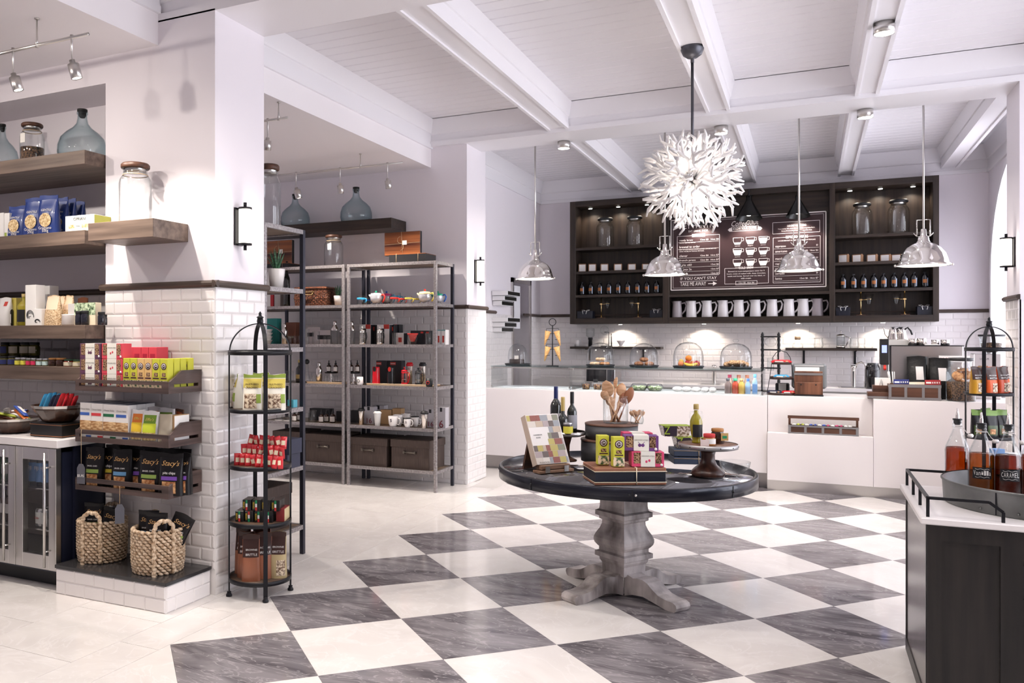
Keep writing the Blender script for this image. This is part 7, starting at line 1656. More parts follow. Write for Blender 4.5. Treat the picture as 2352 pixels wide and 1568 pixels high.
text(t, 'PHAIDON', .07, bk @ Vector((-.06, -.0065, .008)), C_('print_grey', .30,.28,.26), rot=(PI/2-lean_, 0, 0))
# left cake stand with wine
p = onZ(1302, 1058, TZ); p = (p.x, p.y, TZ); t = thing('dark_cake_stand', 'dark wooden cake stand with metal rim carrying wine and preserves', 'cake stand', p); hs = .178; DWOOD = wood('dark_turned_wood', (.025,.009,.005), (.11,.045,.025), 'x', .35)
MB().lathe([(0,0),(.06,0),(.062,.008),(.045,.016),(.02,.03),(.016,.06),(.018,.10),(.03,.145),(.045,hs-.022),(.0,hs-.022)], 22).build('stem', DWOOD, t); MB().lathe([(0,hs-.022),(.09,hs-.022),(.108,hs-.012),(.108,hs-.004),(0,hs-.004)], 32).build('plate', DWOOD, t); MB().lathe([(.1085,hs-.016),(.113,hs-.014),(.113,hs+.008),(.110,hs+.008)], 32).build('metal_rim', STEEL, t)
zs = TZ+hs-.0035
def onstand(u, D): q = onD(u, 900, D); return (q.x, q.y, zs)
def stbottle(name, label, u, D, r, h, m_, capm, capz, lab, neck=.34, body=.58):
    return vessel(name, label, 'bottle', onstand(u, D), bottle_prof(r, h, neck, body), m_, [(r*neck*1.1,h*capz),(r*neck*1.12,h*.97),(r*neck*1.05,h),(0,h)], capm, lab and (r+.0008, h*lab[0], h*lab[1], 1.25, lab[2]), n=22, rz=YAW+.2)
stbottle('wine_bottle', 'tall red wine bottle with blue foil and white label', 1277, 5.235, .035, .285, DARKGL, C_('navy_foil', .012,.02,.11,.3), .70, (.04,.42,C_('wine_label', .60,.56,.56)))
stbottle('wine_bottle', 'short dark bottle with gold foil neck', 1293, 5.16, .033, .225, DARKGL, C_('gold_foil', .5,.36,.12,.3), .62, None, .33, .38)
stbottle('vinegar_bottle', 'slim dark vinegar bottle with black cap', 1314, 5.19, .030, .255, DARKGL, K, .72, (.12,.44,C_('grey_label', .36,.36,.40)), .36, .52)
jar('preserve_jar', 'yellow-labelled jar in front of the wine bottles', onstand(1304, 5.115), .031, .072, BRN, SILV, None, (yl, .10, .70, 1.2), rz=YAW)
jar('preserve_jar', 'jar with green cloth cover beside the wine', onstand(1269, 5.16), .034, .062, mat('lilac_preserve', (.45,.12,.25), .2), mat('green_cloth', (.35,.50,.16), .9, var=((120,120,120), 2, (.20,.36,.08), (.66,.72,.45), .4, .6)), None, (WT, .1, .5, .8), .35, rz=YAW)
jar('preserve_jar', 'dark jar with orange lid and tag behind the cookbook', onstand(1251, 5.20), .034, .080, BRN, CORK, None, (C_('rust_print', .40,.09,.03), .2, .7, .8), rz=YAW)
# round tins with utensil jars
tc = onD(1404, 900, 5.22); TIN = mat('grey_tin', (.085,.085,.09), .45, metal=.4); TINW = wood('tin_lid', (.10,.045,.03), (.24,.12,.08), 'x')
for k, (r, z0_, h) in enumerate(((.185, TZ, .125), (.160, TZ+.1375, .085))):
    t = thing('round_tin_box', '%s round grey tin with wooden lid behind the yellow cartons' % ('lower','upper')[k], 'tin', (tc.x, tc.y, z0_), 0, 'stacked round tins'); MB().lathe([(0,0),(r,0),(r,h),(0,h)], 40).build('body', TIN, t); MB().lathe([(0,h),(r*1.01,h),(r*1.01,h+.010),(r*.97,h+.012),(0,h+.012)], 40).build('lid', TINW, t)
ztin = TZ+.1375+.0975
q = onD(1414, 900, 5.20); hj = .168; t = thing('spoon_jar', 'clear glass jar holding wooden spoons on the round tins', 'jar', (q.x, q.y, ztin)); MB().lathe(glass_prof([(0,0),(.072,0),(.076,.006),(.076,hj*.9),(.070,hj*.93),(.076,hj*.96),(.074,hj)], .003), 32).build('body', GLASS, t)
BEECH = mat('beech', (.66,.40,.23), .55, var=((12,12,60), 3, (.55,.30,.16), (.76,.50,.32), .35, .65)); CHER = mat('cherry_wood', (.32,.12,.055), .5)
def spoon(label, top, foot, bwid, bl, m_, rot=0.0):
    """spoon from its foot inside the jar to the top of its bowl"""
    d = Vector(top)-Vector(foot); L = d.length
    t = thing('wooden_spoon', label, 'spoon', foot, 0, 'wooden spoons in the jar')
    t.rotation_mode = 'QUATERNION'; t.rotation_quaternion = d.to_track_quat('Z', 'Y') @ Quaternion((0, 0, 1), rot)
    MB().tube([(0,0,0),(0,0,L*.35),(0,0,L-bl*.95)], [.0055,.0065,.006], 8, flat=(1.3, .8)).build('handle', m_, t)
    def F(a, b):
        th = PI*b; w = bwid/2*math.sin(th)**.55 if 0 < b < 1 else 0
        return Vector((w*math.cos(2*PI*a), w*.30*math.sin(2*PI*a)+.006*math.sin(th), L-bl+bl*b))
    MB().grid(F, 14, 10, closeu=True).build('bowl', m_, t)
    return t
s5 = 5.2/FPX
sp = [(1391.5, 873, 1408, 34, 40, BEECH, 'large pale spoon at the left of the jar'), (1417, 865, 1405, 15, 28, BEECH, 'small orange-brown spoon rising highest'), (1430, 879, 1412, 22, 32, BEECH, 'pale spoon right of the tallest'), (1383, 897, 1425, 20, 26, BEECH, 'spoon leaning out at far left'), (1397, 909, 1420, 20, 26, BEECH, 'short spoon in front at left'), (1430, 916, 1402, 17, 22, BEECH, 'short spoon in front at right'), (1452, 888, 1420, 20, 44, CHER, 'dark cherry scoop at the right'), (1440, 896, 1408, 20, 36, CHER, 'dark cherry spoon behind the scoop')]
for k, (u, v, uf, bwp, blp, m_, lb) in enumerate(sp):
    top = onD(u, v, 5.20+.012*(k % 3)-.012); f2 = onD(uf, 900, 5.20+.01*((k+1) % 3)-.01); spoon(lb, tuple(top), (f2.x, f2.y, ztin+.006), bwp*s5, blp*s5, m_, YAW+.2*k)
q = onD(1463, 900, 5.16); hj = .085; t = thing('dipper_jar', 'small glass jar of honey dippers', 'jar', (q.x, q.y, ztin)); MB().lathe(glass_prof([(0,0),(.036,0),(.042,.02),(.036,.05),(.042,hj)], .002), 22).build('body', GLASS, t)
for k in range(5):
    a = 1.2*k; f2 = (q.x+.012*math.cos(a), q.y+.012*math.sin(a), ztin+.004); u = 1447+8*k; top = onD(u, 941 if k in (1, 3) else 944, 5.16+.01*(k % 2)); d = Vector(top)-Vector(f2); L = d.length
    t = thing('honey_dipper', 'wooden honey dipper in the small jar, %s from the left' % ORD[k], 'dipper', f2, 0, 'honey dippers'); t.rotation_mode = 'QUATERNION'; t.rotation_quaternion = d.to_track_quat('Z', 'Y')
    MB().tube([(0,0,0),(0,0,L*.6)], .0038, 7).build('handle', BEECH, t)
    pr = [(0, L*.58)]
    for j in range(6): z = L*.6+L*.38*j/6; w = .0125*(math.sin(PI*(j+.7)/7)**.5); pr += [(.005, z), (w, z+.001), (w, z+.0045), (.005, z+.0055)]
    MB().lathe(pr+[(0, L)], 12).build('head', BEECH, t)
# rosewood box and cartons
ra = math.radians(28.6)
c0 = Vector((-.8295, 4.4465, 0)); rwm = wood('walnut_red', (.16,.055,.03), (.36,.16,.095), 'x', .35, .6); NAVY = C_('navy_leather', .008,.010,.020,.4)
nrm = Vector((-math.sin(ra), math.cos(ra), 0)); axx = Vector((math.cos(ra), math.sin(ra), 0))
bw_, bd_, bh_ = .375, .235, .088
ctr_ = c0+nrm*bd_/2
t = thing('keepsake_box', 'flat walnut and navy box tied with cord under the cartons', 'box', (ctr_.x, ctr_.y, TZ), ra)
MB().box(-bw_/2, bw_/2, -bd_/2, bd_/2, .0, .013, .002).build('wood_base', rwm, t); MB().box(-bw_/2+.003, bw_/2-.003, -bd_/2+.003, bd_/2-.003, .013, bh_-.018).build('case', NAVY, t); MB().box(-bw_/2, bw_/2, -bd_/2, bd_/2, bh_-.018, bh_, .003).build('wood_lid', rwm, t)
m = MB()
for z in (.014, bh_-.018): m.tube([(-bw_/2-.001,-bd_/2-.002,z),(bw_/2+.001,-bd_/2-.002,z),(bw_/2+.001,bd_/2,z),(-bw_/2-.001,bd_/2,z)], .0022, 6, closed=True)
m.tube([(.03,bd_/2,bh_+.001),(.03,-bd_/2-.003,bh_+.001),(.03,-bd_/2-.003,-.0+.003)], .0025, 6); m.build('cord', CREAM, t)
zb_ = TZ+bh_+.0035
def onbox(a, b): q = c0+axx*a+nrm*b; return (q.x, q.y, zb_)
YGS = C_('olive_side', .42,.38,.05)
badge_box('yellow badge carton on the walnut box, left one', onbox(-.115, .115), .058, .055, .155, YG, ra*.9, 'badge cartons on the table'); badge_box('yellow badge carton on the walnut box, right one', onbox(-.055, .045), .058, .055, .155, YG, ra*.9, 'badge cartons on the table')
PINKC, PURPC = C_('pink_card', .66,.06,.16), C_('violet_card', .14,.045,.20)
crisp_box('pink cherry crisp box on the walnut box', onbox(.10, .055), PINKC, ra*.75, .165, .085, .078, 'crisp boxes on the table', 'cherry')
q = onbox(.075, .075); crisp_box('violet fig crisp box stacked on the pink one', (q[0], q[1], zb_+.0800), PURPC, ra*.6, .175, .085, .080, 'crisp boxes on the table')
q = onD(1462, 900, 4.86); t = carton('dark_crisp_carton', 'dark maroon carton supporting the pink box at the back', 'box', (q.x, q.y, TZ), .17, .085, .135, C_('maroon_dark', .06,.012,.02), ra*.8)
crisp_box('pink crisp box at the back, on the maroon carton', (q.x, q.y, TZ+.1355), PINKC, ra*.8, .165, .085, .082, 'crisp boxes on the table', 'cherry')
# navy books and snack trays
q = onD(1580, 900, 5.12)
for k in range(2):
    t = thing('cord_bound_book', 'navy cord-bound book, %s of the pair' % ('lower','upper')[k], 'book', (q.x, q.y, TZ+.047*k), math.radians(20), 'cord-bound navy books'); MB().box(-.10, .10, -.08, .08, .002, .044, .003).build('cover', C_('slate_blue', .045,.060,.10,.5), t); MB().tube([(.045,.08,.0465),(.045,-.082,.0455),(.045,-.082,.003)], .002, 6).tube([(-.10,-.081,.036),(.10,-.081,.036)], .0016, 6).build('cord', TWINE, t)
ZG, ZK = C_('z_lime', .32,.42,.03), C_('z_dark', .035,.02,.035)
def zbox(label, loc, rz):
    t = thing('snack_tub', label, 'box', loc, rz, 'snack tubs with a green Z'); w, d, h = .17, .10, .064
    MB().add([(-w*.42,-d*.42,0),(w*.42,-d*.42,0),(w*.42,d*.42,0),(-w*.42,d*.42,0),(-w/2,-d/2,h),(w/2,-d/2,h),(w/2,d/2,h),(-w/2,d/2,h)], [(0,3,2,1),(4,5,6,7),(0,1,5,4),(1,2,6,5),(2,3,7,6),(3,0,4,7)]).build('tub', mat('clear_plastic_snack', (.5,.4,.36), .15, coat=.5, var=((80,80,80), 3, (.18,.10,.06), (.80,.66,.60), .4, .6)), t)
    MB().add([(-w*.425,-d*.425-.001,.002),(0,-d*.425-.001,.002),(0,-d/2-.001,h),(-w/2,-d/2-.001,h)], [(0,1,2,3)]).build('sleeve', ZK, t); MB().box(-w/2, w/2, -d/2, d/2, h, h+.002).build('lid', ZG, t)
    text(t, 'Z', .035, (-w*.36, -d/2-.0015, h*.55), ZG, h=.048); return t
zbox('snack tub with green Z on the navy books', (q.x, q.y, TZ+.0945), math.radians(24)); zbox('snack tub with green Z on top of the pile', (q.x-.075, q.y-.01, TZ+.0945+.068), math.radians(24))
# big cake stand
p = onZ(1626, 1093, TZ); p = (p.x, p.y, TZ); hs = .183; t = thing('turned_cake_stand', 'large dark turned cake stand with riveted metal band', 'cake stand', p)
MB().lathe([(0,0),(.083,0),(.090,.012),(.088,.026),(.072,.044),(.048,.064),(.037,.09),(.036,.12),(.044,.150),(0,.152)], 30).build('stem', wood('dark_turned_wood2', (.020,.008,.006), (.09,.038,.026), 'z', .3), t); MB().lathe([(0,.152),(.135,.152),(.153,.157),(.153,hs-.003),(0,hs-.003)], 44).build('plate', wood('cake_plate_wood', (.08,.035,.02), (.24,.115,.07), 'x', .3), t); MB().lathe([(.1535,.156),(.157,.157),(.157,hs-.002),(.1535,hs-.001)], 44).build('metal_band', mat('zinc', (.42,.41,.41), .4, metal=.9), t)
for k in range(12): a = PI/6*k; MB().ball((.1565*math.cos(a), .1565*math.sin(a), .170), .0035, 8).build('rivet', BLACK, t)
zs2 = TZ+hs-.0025
def on2(u, D): q = onD(u, 900, D); return (q.x, q.y, zs2)
q = on2(1599, 4.66); h = .215; r = .034; t = thing('oil_bottle', 'amphora-shaped olive oil bottle with two handles and cork', 'bottle', q, YAW)
MB().lathe([(0,0),(.022,0),(.024,.006),(.020,.016),(.028,.05),(r,h*.42),(r*.98,h*.56),(r*.7,h*.68),(.012,h*.76),(.011,h*.84)], 24).build('body', OLIVE, t); MB().lathe([(.012,h*.83),(.0125,h*.86)], 16).build('neck', GLASS, t); MB().lathe([(.013,h*.86),(.0145,h*.87),(.0145,h*.97),(.013,h),(0,h)], 16).build('cap', C_('gold_cap', .45,.33,.12,.4), t); arc_label(r+.0006, h*.16, h*.48, .9).build('label', K, t)
for sx in (-1, 1): MB().tube([(sx*.013,0,h*.80),(sx*.032,0,h*.80),(sx*.036,0,h*.66),(sx*.028,0,h*.58)], .0035, 7).build('handle', GLASS, t)
q = on2(1629, 4.555); t = jar('jam_jar', 'small jam jar with red cloth cover and pale tag', q, .034, .062, mat('amber_jam', (.50,.22,.06), .15, coat=.4), mat('red_cloth', (.55,.05,.05), .9), None, (WT, .15, .6, .9), .3, rz=YAW); MB().box(-.062, -.016, -.040, -.038, -.004, .034).build('paper_tag', C_('pink_tag', .70,.58,.55), t)
q = on2(1648, 4.64); t = jar('jam_jar', 'dark jam jar with cork-brown lid and kraft tag', q, .036, .082, BRN, CORK, None, None, .2, rz=YAW); MB().box(.004, .044, -.040, -.038, .018, .060).build('kraft_tag', C_('kraft_tag', .50,.32,.12), t); MB().box(.012, .036, -.0408, -.040, .03, .045).build('green_print', C_('flag_green', .01,.25,.10), t)
# glass bowl
p = onZ(1688, 1100, TZ); t = thing('glass_bowl', 'clear footed glass bowl near the right edge of the table', 'bowl', (p.x, p.y, TZ)); MB().lathe(glass_prof([(0,0),(.035,0),(.036,.004),(.012,.012),(.012,.024),(.05,.038),(.074,.068),(.080,.095)], .0025), 30).build('body', GLASS, t)
# pot on the far left behind the table glass edge
# ================================================================ drinks station at the right
SX, SY0, SY1, SZ = .415, 3.915, 4.735, .790
stn = thing('drinks_station', 'black panelled drinks station with white top and black gallery rail', 'station')
BOAK = wood('black_oak', (.006,.005,.005), (.022,.017,.015), 'z', .4); SXE = 2.6
MB().box(SX+.02, SXE, SY0+.02, SY1-.02, .0, SZ-.028).build('carcass', C_('station_black', .008,.007,.007,.4), stn)
MB().box(SX+.004, SX+.02, SY0+.035, SY1-.035, .06, SZ-.03).build('end_panel', mat('end_panel_veneer', (.10,.085,.085), .22, var=((20,20,2), 4, (.05,.04,.04), (.13,.11,.11), .3, .7)), stn)
m = MB().box(SX, SX+.022, SY0+.004, SY0+.035, 0, SZ-.028).box(SX, SX+.022, SY1-.035, SY1-.004, 0, SZ-.028).box(SX, SX+.022, SY0+.035, SY1-.035, 0, .06); m.build('end_frame', BOAK, stn)
xs_ = [SX+.022, SX+.30, SX+.36, SX+1.0]
for a, b in ((SX+.0, SX+.05), (SX+.24, SX+.31), (SX+1.0, SX+1.06)): MB().box(a, b, SY0, SY0+.02, .0, SZ-.028).build('front_stile', BOAK, stn)
MB().box(SX+.05, SX+.24, SY0+.012, SY0+.022, .0, SZ-.09).build('door', BOAK, stn); MB().box(SX+.05, SX+.24, SY0, SY0+.02, SZ-.09, SZ-.028).build('front_rail', BOAK, stn)
MB().box(SX+.31, SX+1.0, SY0+.004, SY0+.02, SZ-.27, SZ-.16).build('recess_back', K, stn); MB().box(SX+.31, SX+1.0, SY0, SY0+.02, SZ-.14, SZ-.028).build('front_rail', BOAK, stn); MB().box(SX+.31, SX+1.0, SY0+.006, SY0+.02, 0, SZ-.29).build('door', BOAK, stn)
MB().box(SX-.022, SXE, SY0-.022, SY1+.01, SZ-.026, SZ, .004).build('worktop', SOLID, stn)
rl = MB(); rx, zr_ = SX+.005, SZ+.075
def rod(a, b): rl.bar(a, b, .011)
rod((rx, SY0+.01, zr_), (rx, SY1-.02, zr_)); rod((rx, SY0+.01, zr_), (rx+.20, SY0+.01, zr_)); rod((rx+.20, SY0+.01, zr_), (rx+.245, SY0+.01, zr_-.035)); rod((rx+.245, SY0+.01, zr_-.035), (rx+.245, SY0+.01, SZ)); rod((rx, SY1-.02, zr_), (rx+.4, SY1-.02, zr_))
for y in (SY0+.01, SY0+.27, SY0+.53, SY1-.02): rod((rx, y, SZ), (rx, y, zr_))
rl.build('gallery_rail', BLACK, stn)
# galvanised tray and syrup bottles
trc = (.905, 4.355); trr = .385
t = thing('galvanised_tray', 'round galvanised tray holding syrup bottles', 'tray', (trc[0], trc[1], SZ)); ZN = mat('aged_zinc', (.16,.165,.165), .42, metal=.7, var=((5,5,5), 5, (.10,.105,.10), (.24,.245,.245), .3, .7))
MB().lathe([(0,0),(trr*.97,0),(trr*.985,.003),(trr,.095),(trr*1.005,.1),(trr*.99,.1),(trr*.975,.006),(0,.006)], 64).build('pan', ZN, t); MB().lathe([(trr*1.0,.092),(trr*1.012,.094),(trr*1.012,.101),(trr*1.0,.103)], 64).build('rolled_rim', ZN, t); MB().box(-.002,.002,-.0015,.0015,.004,.094).build('seam', BLACK, t, (trr*math.cos(-2.25), trr*math.sin(-2.25), 0), -2.25+PI/2)
for a in (-2.42, -2.05, -1.2): MB().ball((trr*.985*math.cos(a), trr*.985*math.sin(a), .018), .006, 8).build('rivet', ZN, t)
def syrup(label, u, D, liq, liqc, lab, ang):
    q = onD(u, 900, D); t = thing('syrup_bottle', label, 'bottle', (q.x, q.y, SZ+.0065), ang, 'syrup bottles with pourers'); r = .051; h = .318
    o = [(0,0),(r*.92,0),(r,.008),(r,h*.56),(r*.92,h*.62),(r*.62,h*.74),(r*.38,h*.85),(r*.34,h*.90),(r*.40,h*.91),(r*.40,h*.945),(r*.36,h*.95),(r*.40,h*.96),(r*.38,h*1.0)]
    MB().lathe(glass_prof(o, .003), 28).build('glass_body', GLASS, t); MB().lathe([(0,.006),(r*.9,.006),(r*.935,.012),(r*.935,h*.56),(r*.87,h*.60),(0,h*.60)], 28).build('syrup', liqc, t)
    MB().lathe([(r*.2,h*.93),(r*.30,h*.96),(r*.30,h*1.0),(r*.38,h*1.002),(r*.38,h*1.02),(0,h*1.025)], 18).build('stopper', K, t); MB().lathe([(.008,h*1.02),(.0075,h*1.06),(.0035,h*1.17),(.0025,h*1.17)], 10).build('pour_spout', CHROME, t)
    MB().tube([(r*.42*math.cos(a), r*.42*math.sin(a), h*.90) for a in [2*PI*k/14 for k in range(14)]], .0015, 5, closed=True).tube([(r*.42,0,h*.90),(r*.7,-.005,h*.82),(r*1.0,-.005,h*.78)], .0015, 5).tube([(r*.85,-.012,h*.775),(r*1.15,.002,h*.775)], .009, 10).build('wire_bail', WGLZ, t)
    if lab:
        arc_label(r+.0012, h*.26, h*.42, .72, 10).build('chalk_label', K, t)
        n = len(lab); w = r*1.25
        for i, ch in enumerate(lab):
            a = -PI/2+(i-(n-1)/2)*(w/n)/r
            if ch != ' ': text(t, ch, w/n*.8, ((r+.003)*math.cos(a), (r+.003)*math.sin(a), h*.34), WT, rot=(PI/2, 0, a+PI/2), h=h*.045 if ch.islower() and ch not in 'l' else h*.065)
        for sz_ in (.285, .395): MB().tube([((r+.0025)*math.cos(a), (r+.0025)*math.sin(a), h*sz_+.002*math.sin(14*a)) for a in [-PI/2-.5+.1*k for k in range(11)]], .0009, 4).build('chalk_scroll', WT, t)
    return t
AMB = thinglass('amber_syrup', (.62,.20,.03), (.35,.08,.012), 1.33); AMB2 = thinglass('golden_syrup', (.68,.32,.06), (.40,.14,.02), 1.33); AMB3 = thinglass('caramel_syrup', (.50,.13,.025), (.26,.05,.008), 1.33)
syrup('unlabelled amber syrup bottle at the left of the tray', 2199, 3.92, None, AMB, None, YAW-.3); syrup('syrup bottle with chalk label reading Vanilla', 2254, 3.72, None, AMB2, 'Vanilla', YAW-.55); syrup('syrup bottle with chalk label reading CARAMEL', 2316, 3.66, None, AMB3, 'CARAMEL', YAW-.5); syrup('syrup bottle cut off by the right edge of the picture', 2376, 3.66, None, AMB3, None, YAW)
q = onD(2290, 900, 4.10)
for k in range(3): carton('packet_box', 'pale packet box behind the syrup bottles, %s' % ORD[k], 'box', (q.x+.06*k, q.y+.03*k, SZ+.0065), .05, .04, .16-.02*k, (FIJIB, WT, WT)[k], YAW)
# right-hand tiered stand
e2 = onD(2272, 900, 6.30)
etagere('tall black tiered stand behind the drinks station', e2.x, e2.y, .42, ET, 1.416, 1.585, .150)
OR1, OR2, OR3 = C_('amber_foil', .52,.26,.02,.3), C_('orange_foil', .62,.10,.02,.3), C_('rust_foil', .50,.07,.02,.3)
for k, (u, D, m_, w) in enumerate(((2243, 6.24, OR1, .085), (2275, 6.21, OR2, .085), (2300, 6.25, OR3, .085), (2258, 6.36, OR1, .085), (2306, 6.35, OR2, .08))):
    q = onD(u, 900, D); brownie('brownie bag on the right stand, %s' % ('amber at left','orange in the middle','rust at right','amber at the back','orange at far right')[k], (q.x, q.y, ET[0]+.0005), w, .20, m_, YAW-.1+.1*k, 300+k, 'brownie bags on the right stand', tint=True)
GRB = C_('green_chip_foil', .035,.06,.012,.3); GRT = C_('green_top', .16,.28,.05,.35)
for k, (u, D) in enumerate(((2246, 6.24), (2276, 6.21), (2300, 6.25), (2264, 6.36))):
    q = onD(u, 900, D); pouch('green_snack_bag', 'dark bag with green top on the right stand, %s' % ('left','front','right','back')[k], 'bag', (q.x, q.y, ET[1]+.0005), .09, .205, .06, CHIPK, YAW+.15*k-.2, 'green-topped bags on the right stand', seed=310+k, crimp=GRT, panels=[('green_header', GRT, .02, .98, .80, .9), ('green_field', GRB, .1, .9, .1, .45), ('crisp_photo', SNK, .25, .7, .14, .32)])
# ================================================================ lamps: each carries its own light
def light(kind, parent, loc, energy, col=(1, .90, .80), size=.03, spot=None, aim=None, blend=.6):
    d = bpy.data.lights.new('lamp_light', kind); d.energy = energy; d.color = col; d.shadow_soft_size = size
    if spot: d.spot_size = spot; d.spot_blend = blend
    o = bpy.data.objects.new('lamp_light', d); COL.objects.link(o); o.parent = parent; o.location = loc
    if aim is not None: o.rotation_euler = Vector(aim).to_track_quat('-Z', 'Y').to_euler()
    return o
GLOW = mat('lamp_glow', (1, .97, .92), .5, emit=(1.0, .93, .84), es=14.0); GLOWS = mat('lamp_glow_soft', (1, .97, .92), .5, emit=(1.0, .92, .80), es=3.2)
def tilted(dirv): return Vector(dirv).to_track_quat('Z', 'Y').to_euler()
def track(label, stem_u, stem_v, stem_vb, uL, uR, heads, extra=None, y=None, zr=None):
    if y is None:
        top = onZ(stem_u, stem_v, ZS); y = top.y; zr = onY(stem_u, stem_vb, y).z
    t = thing('track_light', label, 'track light', (xat(uR, y), y, zr), 0, 'brushed steel track lights'); x0_ = xat(uL, y)-xat(uR, y)
    MB().tube([(x0_, 0, 0), (0, 0, 0)], .009, 10).build('rail', STEEL, t)
    for su in ([stem_u] if stem_u else [])+(extra or []):
        x = xat(su, y)-xat(uR, y); MB().tube([(x, 0, -.012), (x, 0, .03), (x, 0, ZS-zr)], [.011, .006, .004], 8).lathe([(0, ZS-zr-.006), (.014, ZS-zr-.006), (.014, ZS-zr), (0, ZS-zr)], 12, (x, 0, 0)).build('stem', STEEL, t)
    for u, v0, v1, tx in heads:
        x = xat(u, y)-xat(uR, y); z0 = onY(u, v0, y).z-zr; z1 = onY(u, v1, y).z-zr; h = z0-z1; r = h*.30; dv = Vector((tx, .18, -1)).normalized()
        MB().tube([(x, 0, .014), (x, 0, -.03), (x, 0, z0)], [.010, .005, .003], 8).build('cable', STEEL, t)
        hm = MB().lathe([(0,0),(r*.5,-.002),(r*.5,-h*.22),(r,-h*.24),(r,-h*.98),(r*.86,-h),(r*.86,-h*.92),(0,-h*.92)], 20); q = Vector((0,0,-1)).rotation_difference(dv).to_matrix().to_4x4(); hm.xf(Matrix.Translation((x, 0, z0)) @ q); hd = hm.build('spot_head', STEEL, t)
        g = MB().lathe([(0,-h*.94),(r*.84,-h*.94),(r*.84,-h*.955),(0,-h*.96)], 16); g.xf(Matrix.Translation((x, 0, z0)) @ q); g.build('bulb', GLOW, t)
        light('SPOT', t, Vector((x, 0, z0))+dv*(h*1.02), 85, size=.02, spot=1.7, aim=dv)
    return y, zr
track('track light over the niche shelves with two spot heads', 85, 42, 104, -260, 203, [(30, 168, 209, .25), (165, 137, 181, .2)], [-150])
y2, z2 = track('track light over the bay shelf with three spot heads', 828, 353, 383, 560, 925, [(680, 430, 456, .2), (781, 420, 444, 0), (890, 409, 433, .05)], [620])
q = onZ(660, 270, z2); track('track light in the near part of the bay, partly hidden by the pilaster', None, 0, 0, 480, 660, [(615, 315, 345, -.2)], [640], y=q.y, zr=z2)
t = thing('track_light', 'added unseen track light nearer the camera facing the niche wall', 'track light', (-3.75, 2.35, 3.12), 0, 'brushed steel track lights'); MB().tube([(-2.2, 0, 0), (0, 0, 0)], .009, 10).build('rail', STEEL, t); MB().tube([(-1.1, 0, 0), (-1.1, 0, ZS-3.12)], .005, 8).build('stem', STEEL, t)  # added out of view to brighten the pilaster front and niche
for x in (-.15, -.85, -1.6):
    dv = Vector((.15, .75, -.40)).normalized(); hm = MB().lathe([(0,0),(.014,-.002),(.028,-.03),(.028,-.1),(0,-.095)], 18); hm.xf(Matrix.Translation((x, 0, -.10)) @ Vector((0,0,-1)).rotation_difference(dv).to_matrix().to_4x4()); hm.build('spot_head', STEEL, t); MB().tube([(x,0,0),(x,0,-.1)], .003, 6).build('cable', STEEL, t)
    light('SPOT', t, Vector((x, 0, -.1))+dv*.11, 34, (1, .91, .82), .03, 2.0, dv, 1.0)
def sconce(label, x, sgn, u0, u1, v0, v1):
    a = onX((u0+u1)/2, (v0+v1)/2, x+sgn*.05); t = thing('wall_sconce', label, 'wall lamp', (x, a.y, a.z), 0, 'black and white wall sconces'); h = (v1-v0)*mpx(a)*.5; r = .038
    MB().box(0, sgn*.012, -.04, .04, -h*.80, h*.80, .002).build('back_plate', BLACK, t)
    c = sgn*.055
    MB().lathe([(0,-h*.74),(r,-h*.74),(r,h*.74),(0,h*.74)], 24, (c, 0, 0)).build('glass_shade', GLOWS, t)
    for s_ in (-1, 1): MB().lathe([(0,0),(r*1.08,0),(r*1.08,.012),(0,.012)], 24, (c, 0, s_*h*.76-.006)).tube([(0,0,s_*h*.76),(c,0,s_*h*.76)], .007, 8).lathe([(0,0),(.010,0),(.010,.03),(0,.03)], 10, (c, 0, s_*h*.76+(.006 if s_ > 0 else -.036))).build('end_cap', BLACK, t)
    light('POINT', t, (c+sgn*.06, 0, 0), 3.0, size=.05)
sconce('wall sconce on the left pilaster', XA+.001, 1, 545, 578, 466, 574); sconce('wall sconce on the pilaster beside the bay', XA-.029, 1, 1092, 1113, 590, 656); sconce('wall sconce on the right pilaster', XC-.001, -1, 2297, 2328, 537, 622)
# polished pendants over the counter
def pendant(label, u, v, w_px):
    y = 8.63; c = onY(u, v, y); t = thing('nickel_pendant', label, 'pendant lamp', (c.x, y, c.z), 0, 'nickel pendants over the counter'); R_ = w_px/2*mpx(c)
    pr = [(R_*1.0,0),(R_*1.02,.006),(R_*.94,.02),(R_*.90,R_*.24),(R_*.82,R_*.50),(R_*.66,R_*.74),(R_*.44,R_*.90),(R_*.28,R_*.97),(R_*.22,R_*1.06),(R_*.20,R_*1.22),(R_*.12,R_*1.28),(R_*.10,R_*1.55),(0,R_*1.58)]
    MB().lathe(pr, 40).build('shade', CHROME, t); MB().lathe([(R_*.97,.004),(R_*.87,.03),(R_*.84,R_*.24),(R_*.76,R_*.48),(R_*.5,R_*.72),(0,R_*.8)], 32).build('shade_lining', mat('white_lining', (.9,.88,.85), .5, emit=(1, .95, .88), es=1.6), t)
    MB().ball((0, 0, R_*.30), R_*.22, 14).build('bulb', GLOW, t)
    b = MB(); z0 = R_*1.25; z1 = R_*1.95
    for s_ in (-1, 1): b.tube([(s_*R_*.10,0,z0),(s_*R_*.24,0,z0),(s_*R_*.24,0,z1),(0,0,z1)], .005, 6); b.tube([(s_*R_*.24,0,z0),(s_*R_*.36,0,z0+.03)], .004, 6); b.ball((s_*R_*1.03,0,.006), .012, 8)
    b.build('yoke', CHROME, t); MB().tube([(0,0,R_*1.55),(0,0,ZC-c.z)], .0085, 10).lathe([(0,ZC-c.z-.02),(.05,ZC-c.z-.02),(.05,ZC-c.z),(0,ZC-c.z)], 16).build('rod', STEEL, t)
    light('SPOT', t, (0, 0, -.01), 40, size=.08, spot=2.2, aim=(0, 0, -1))
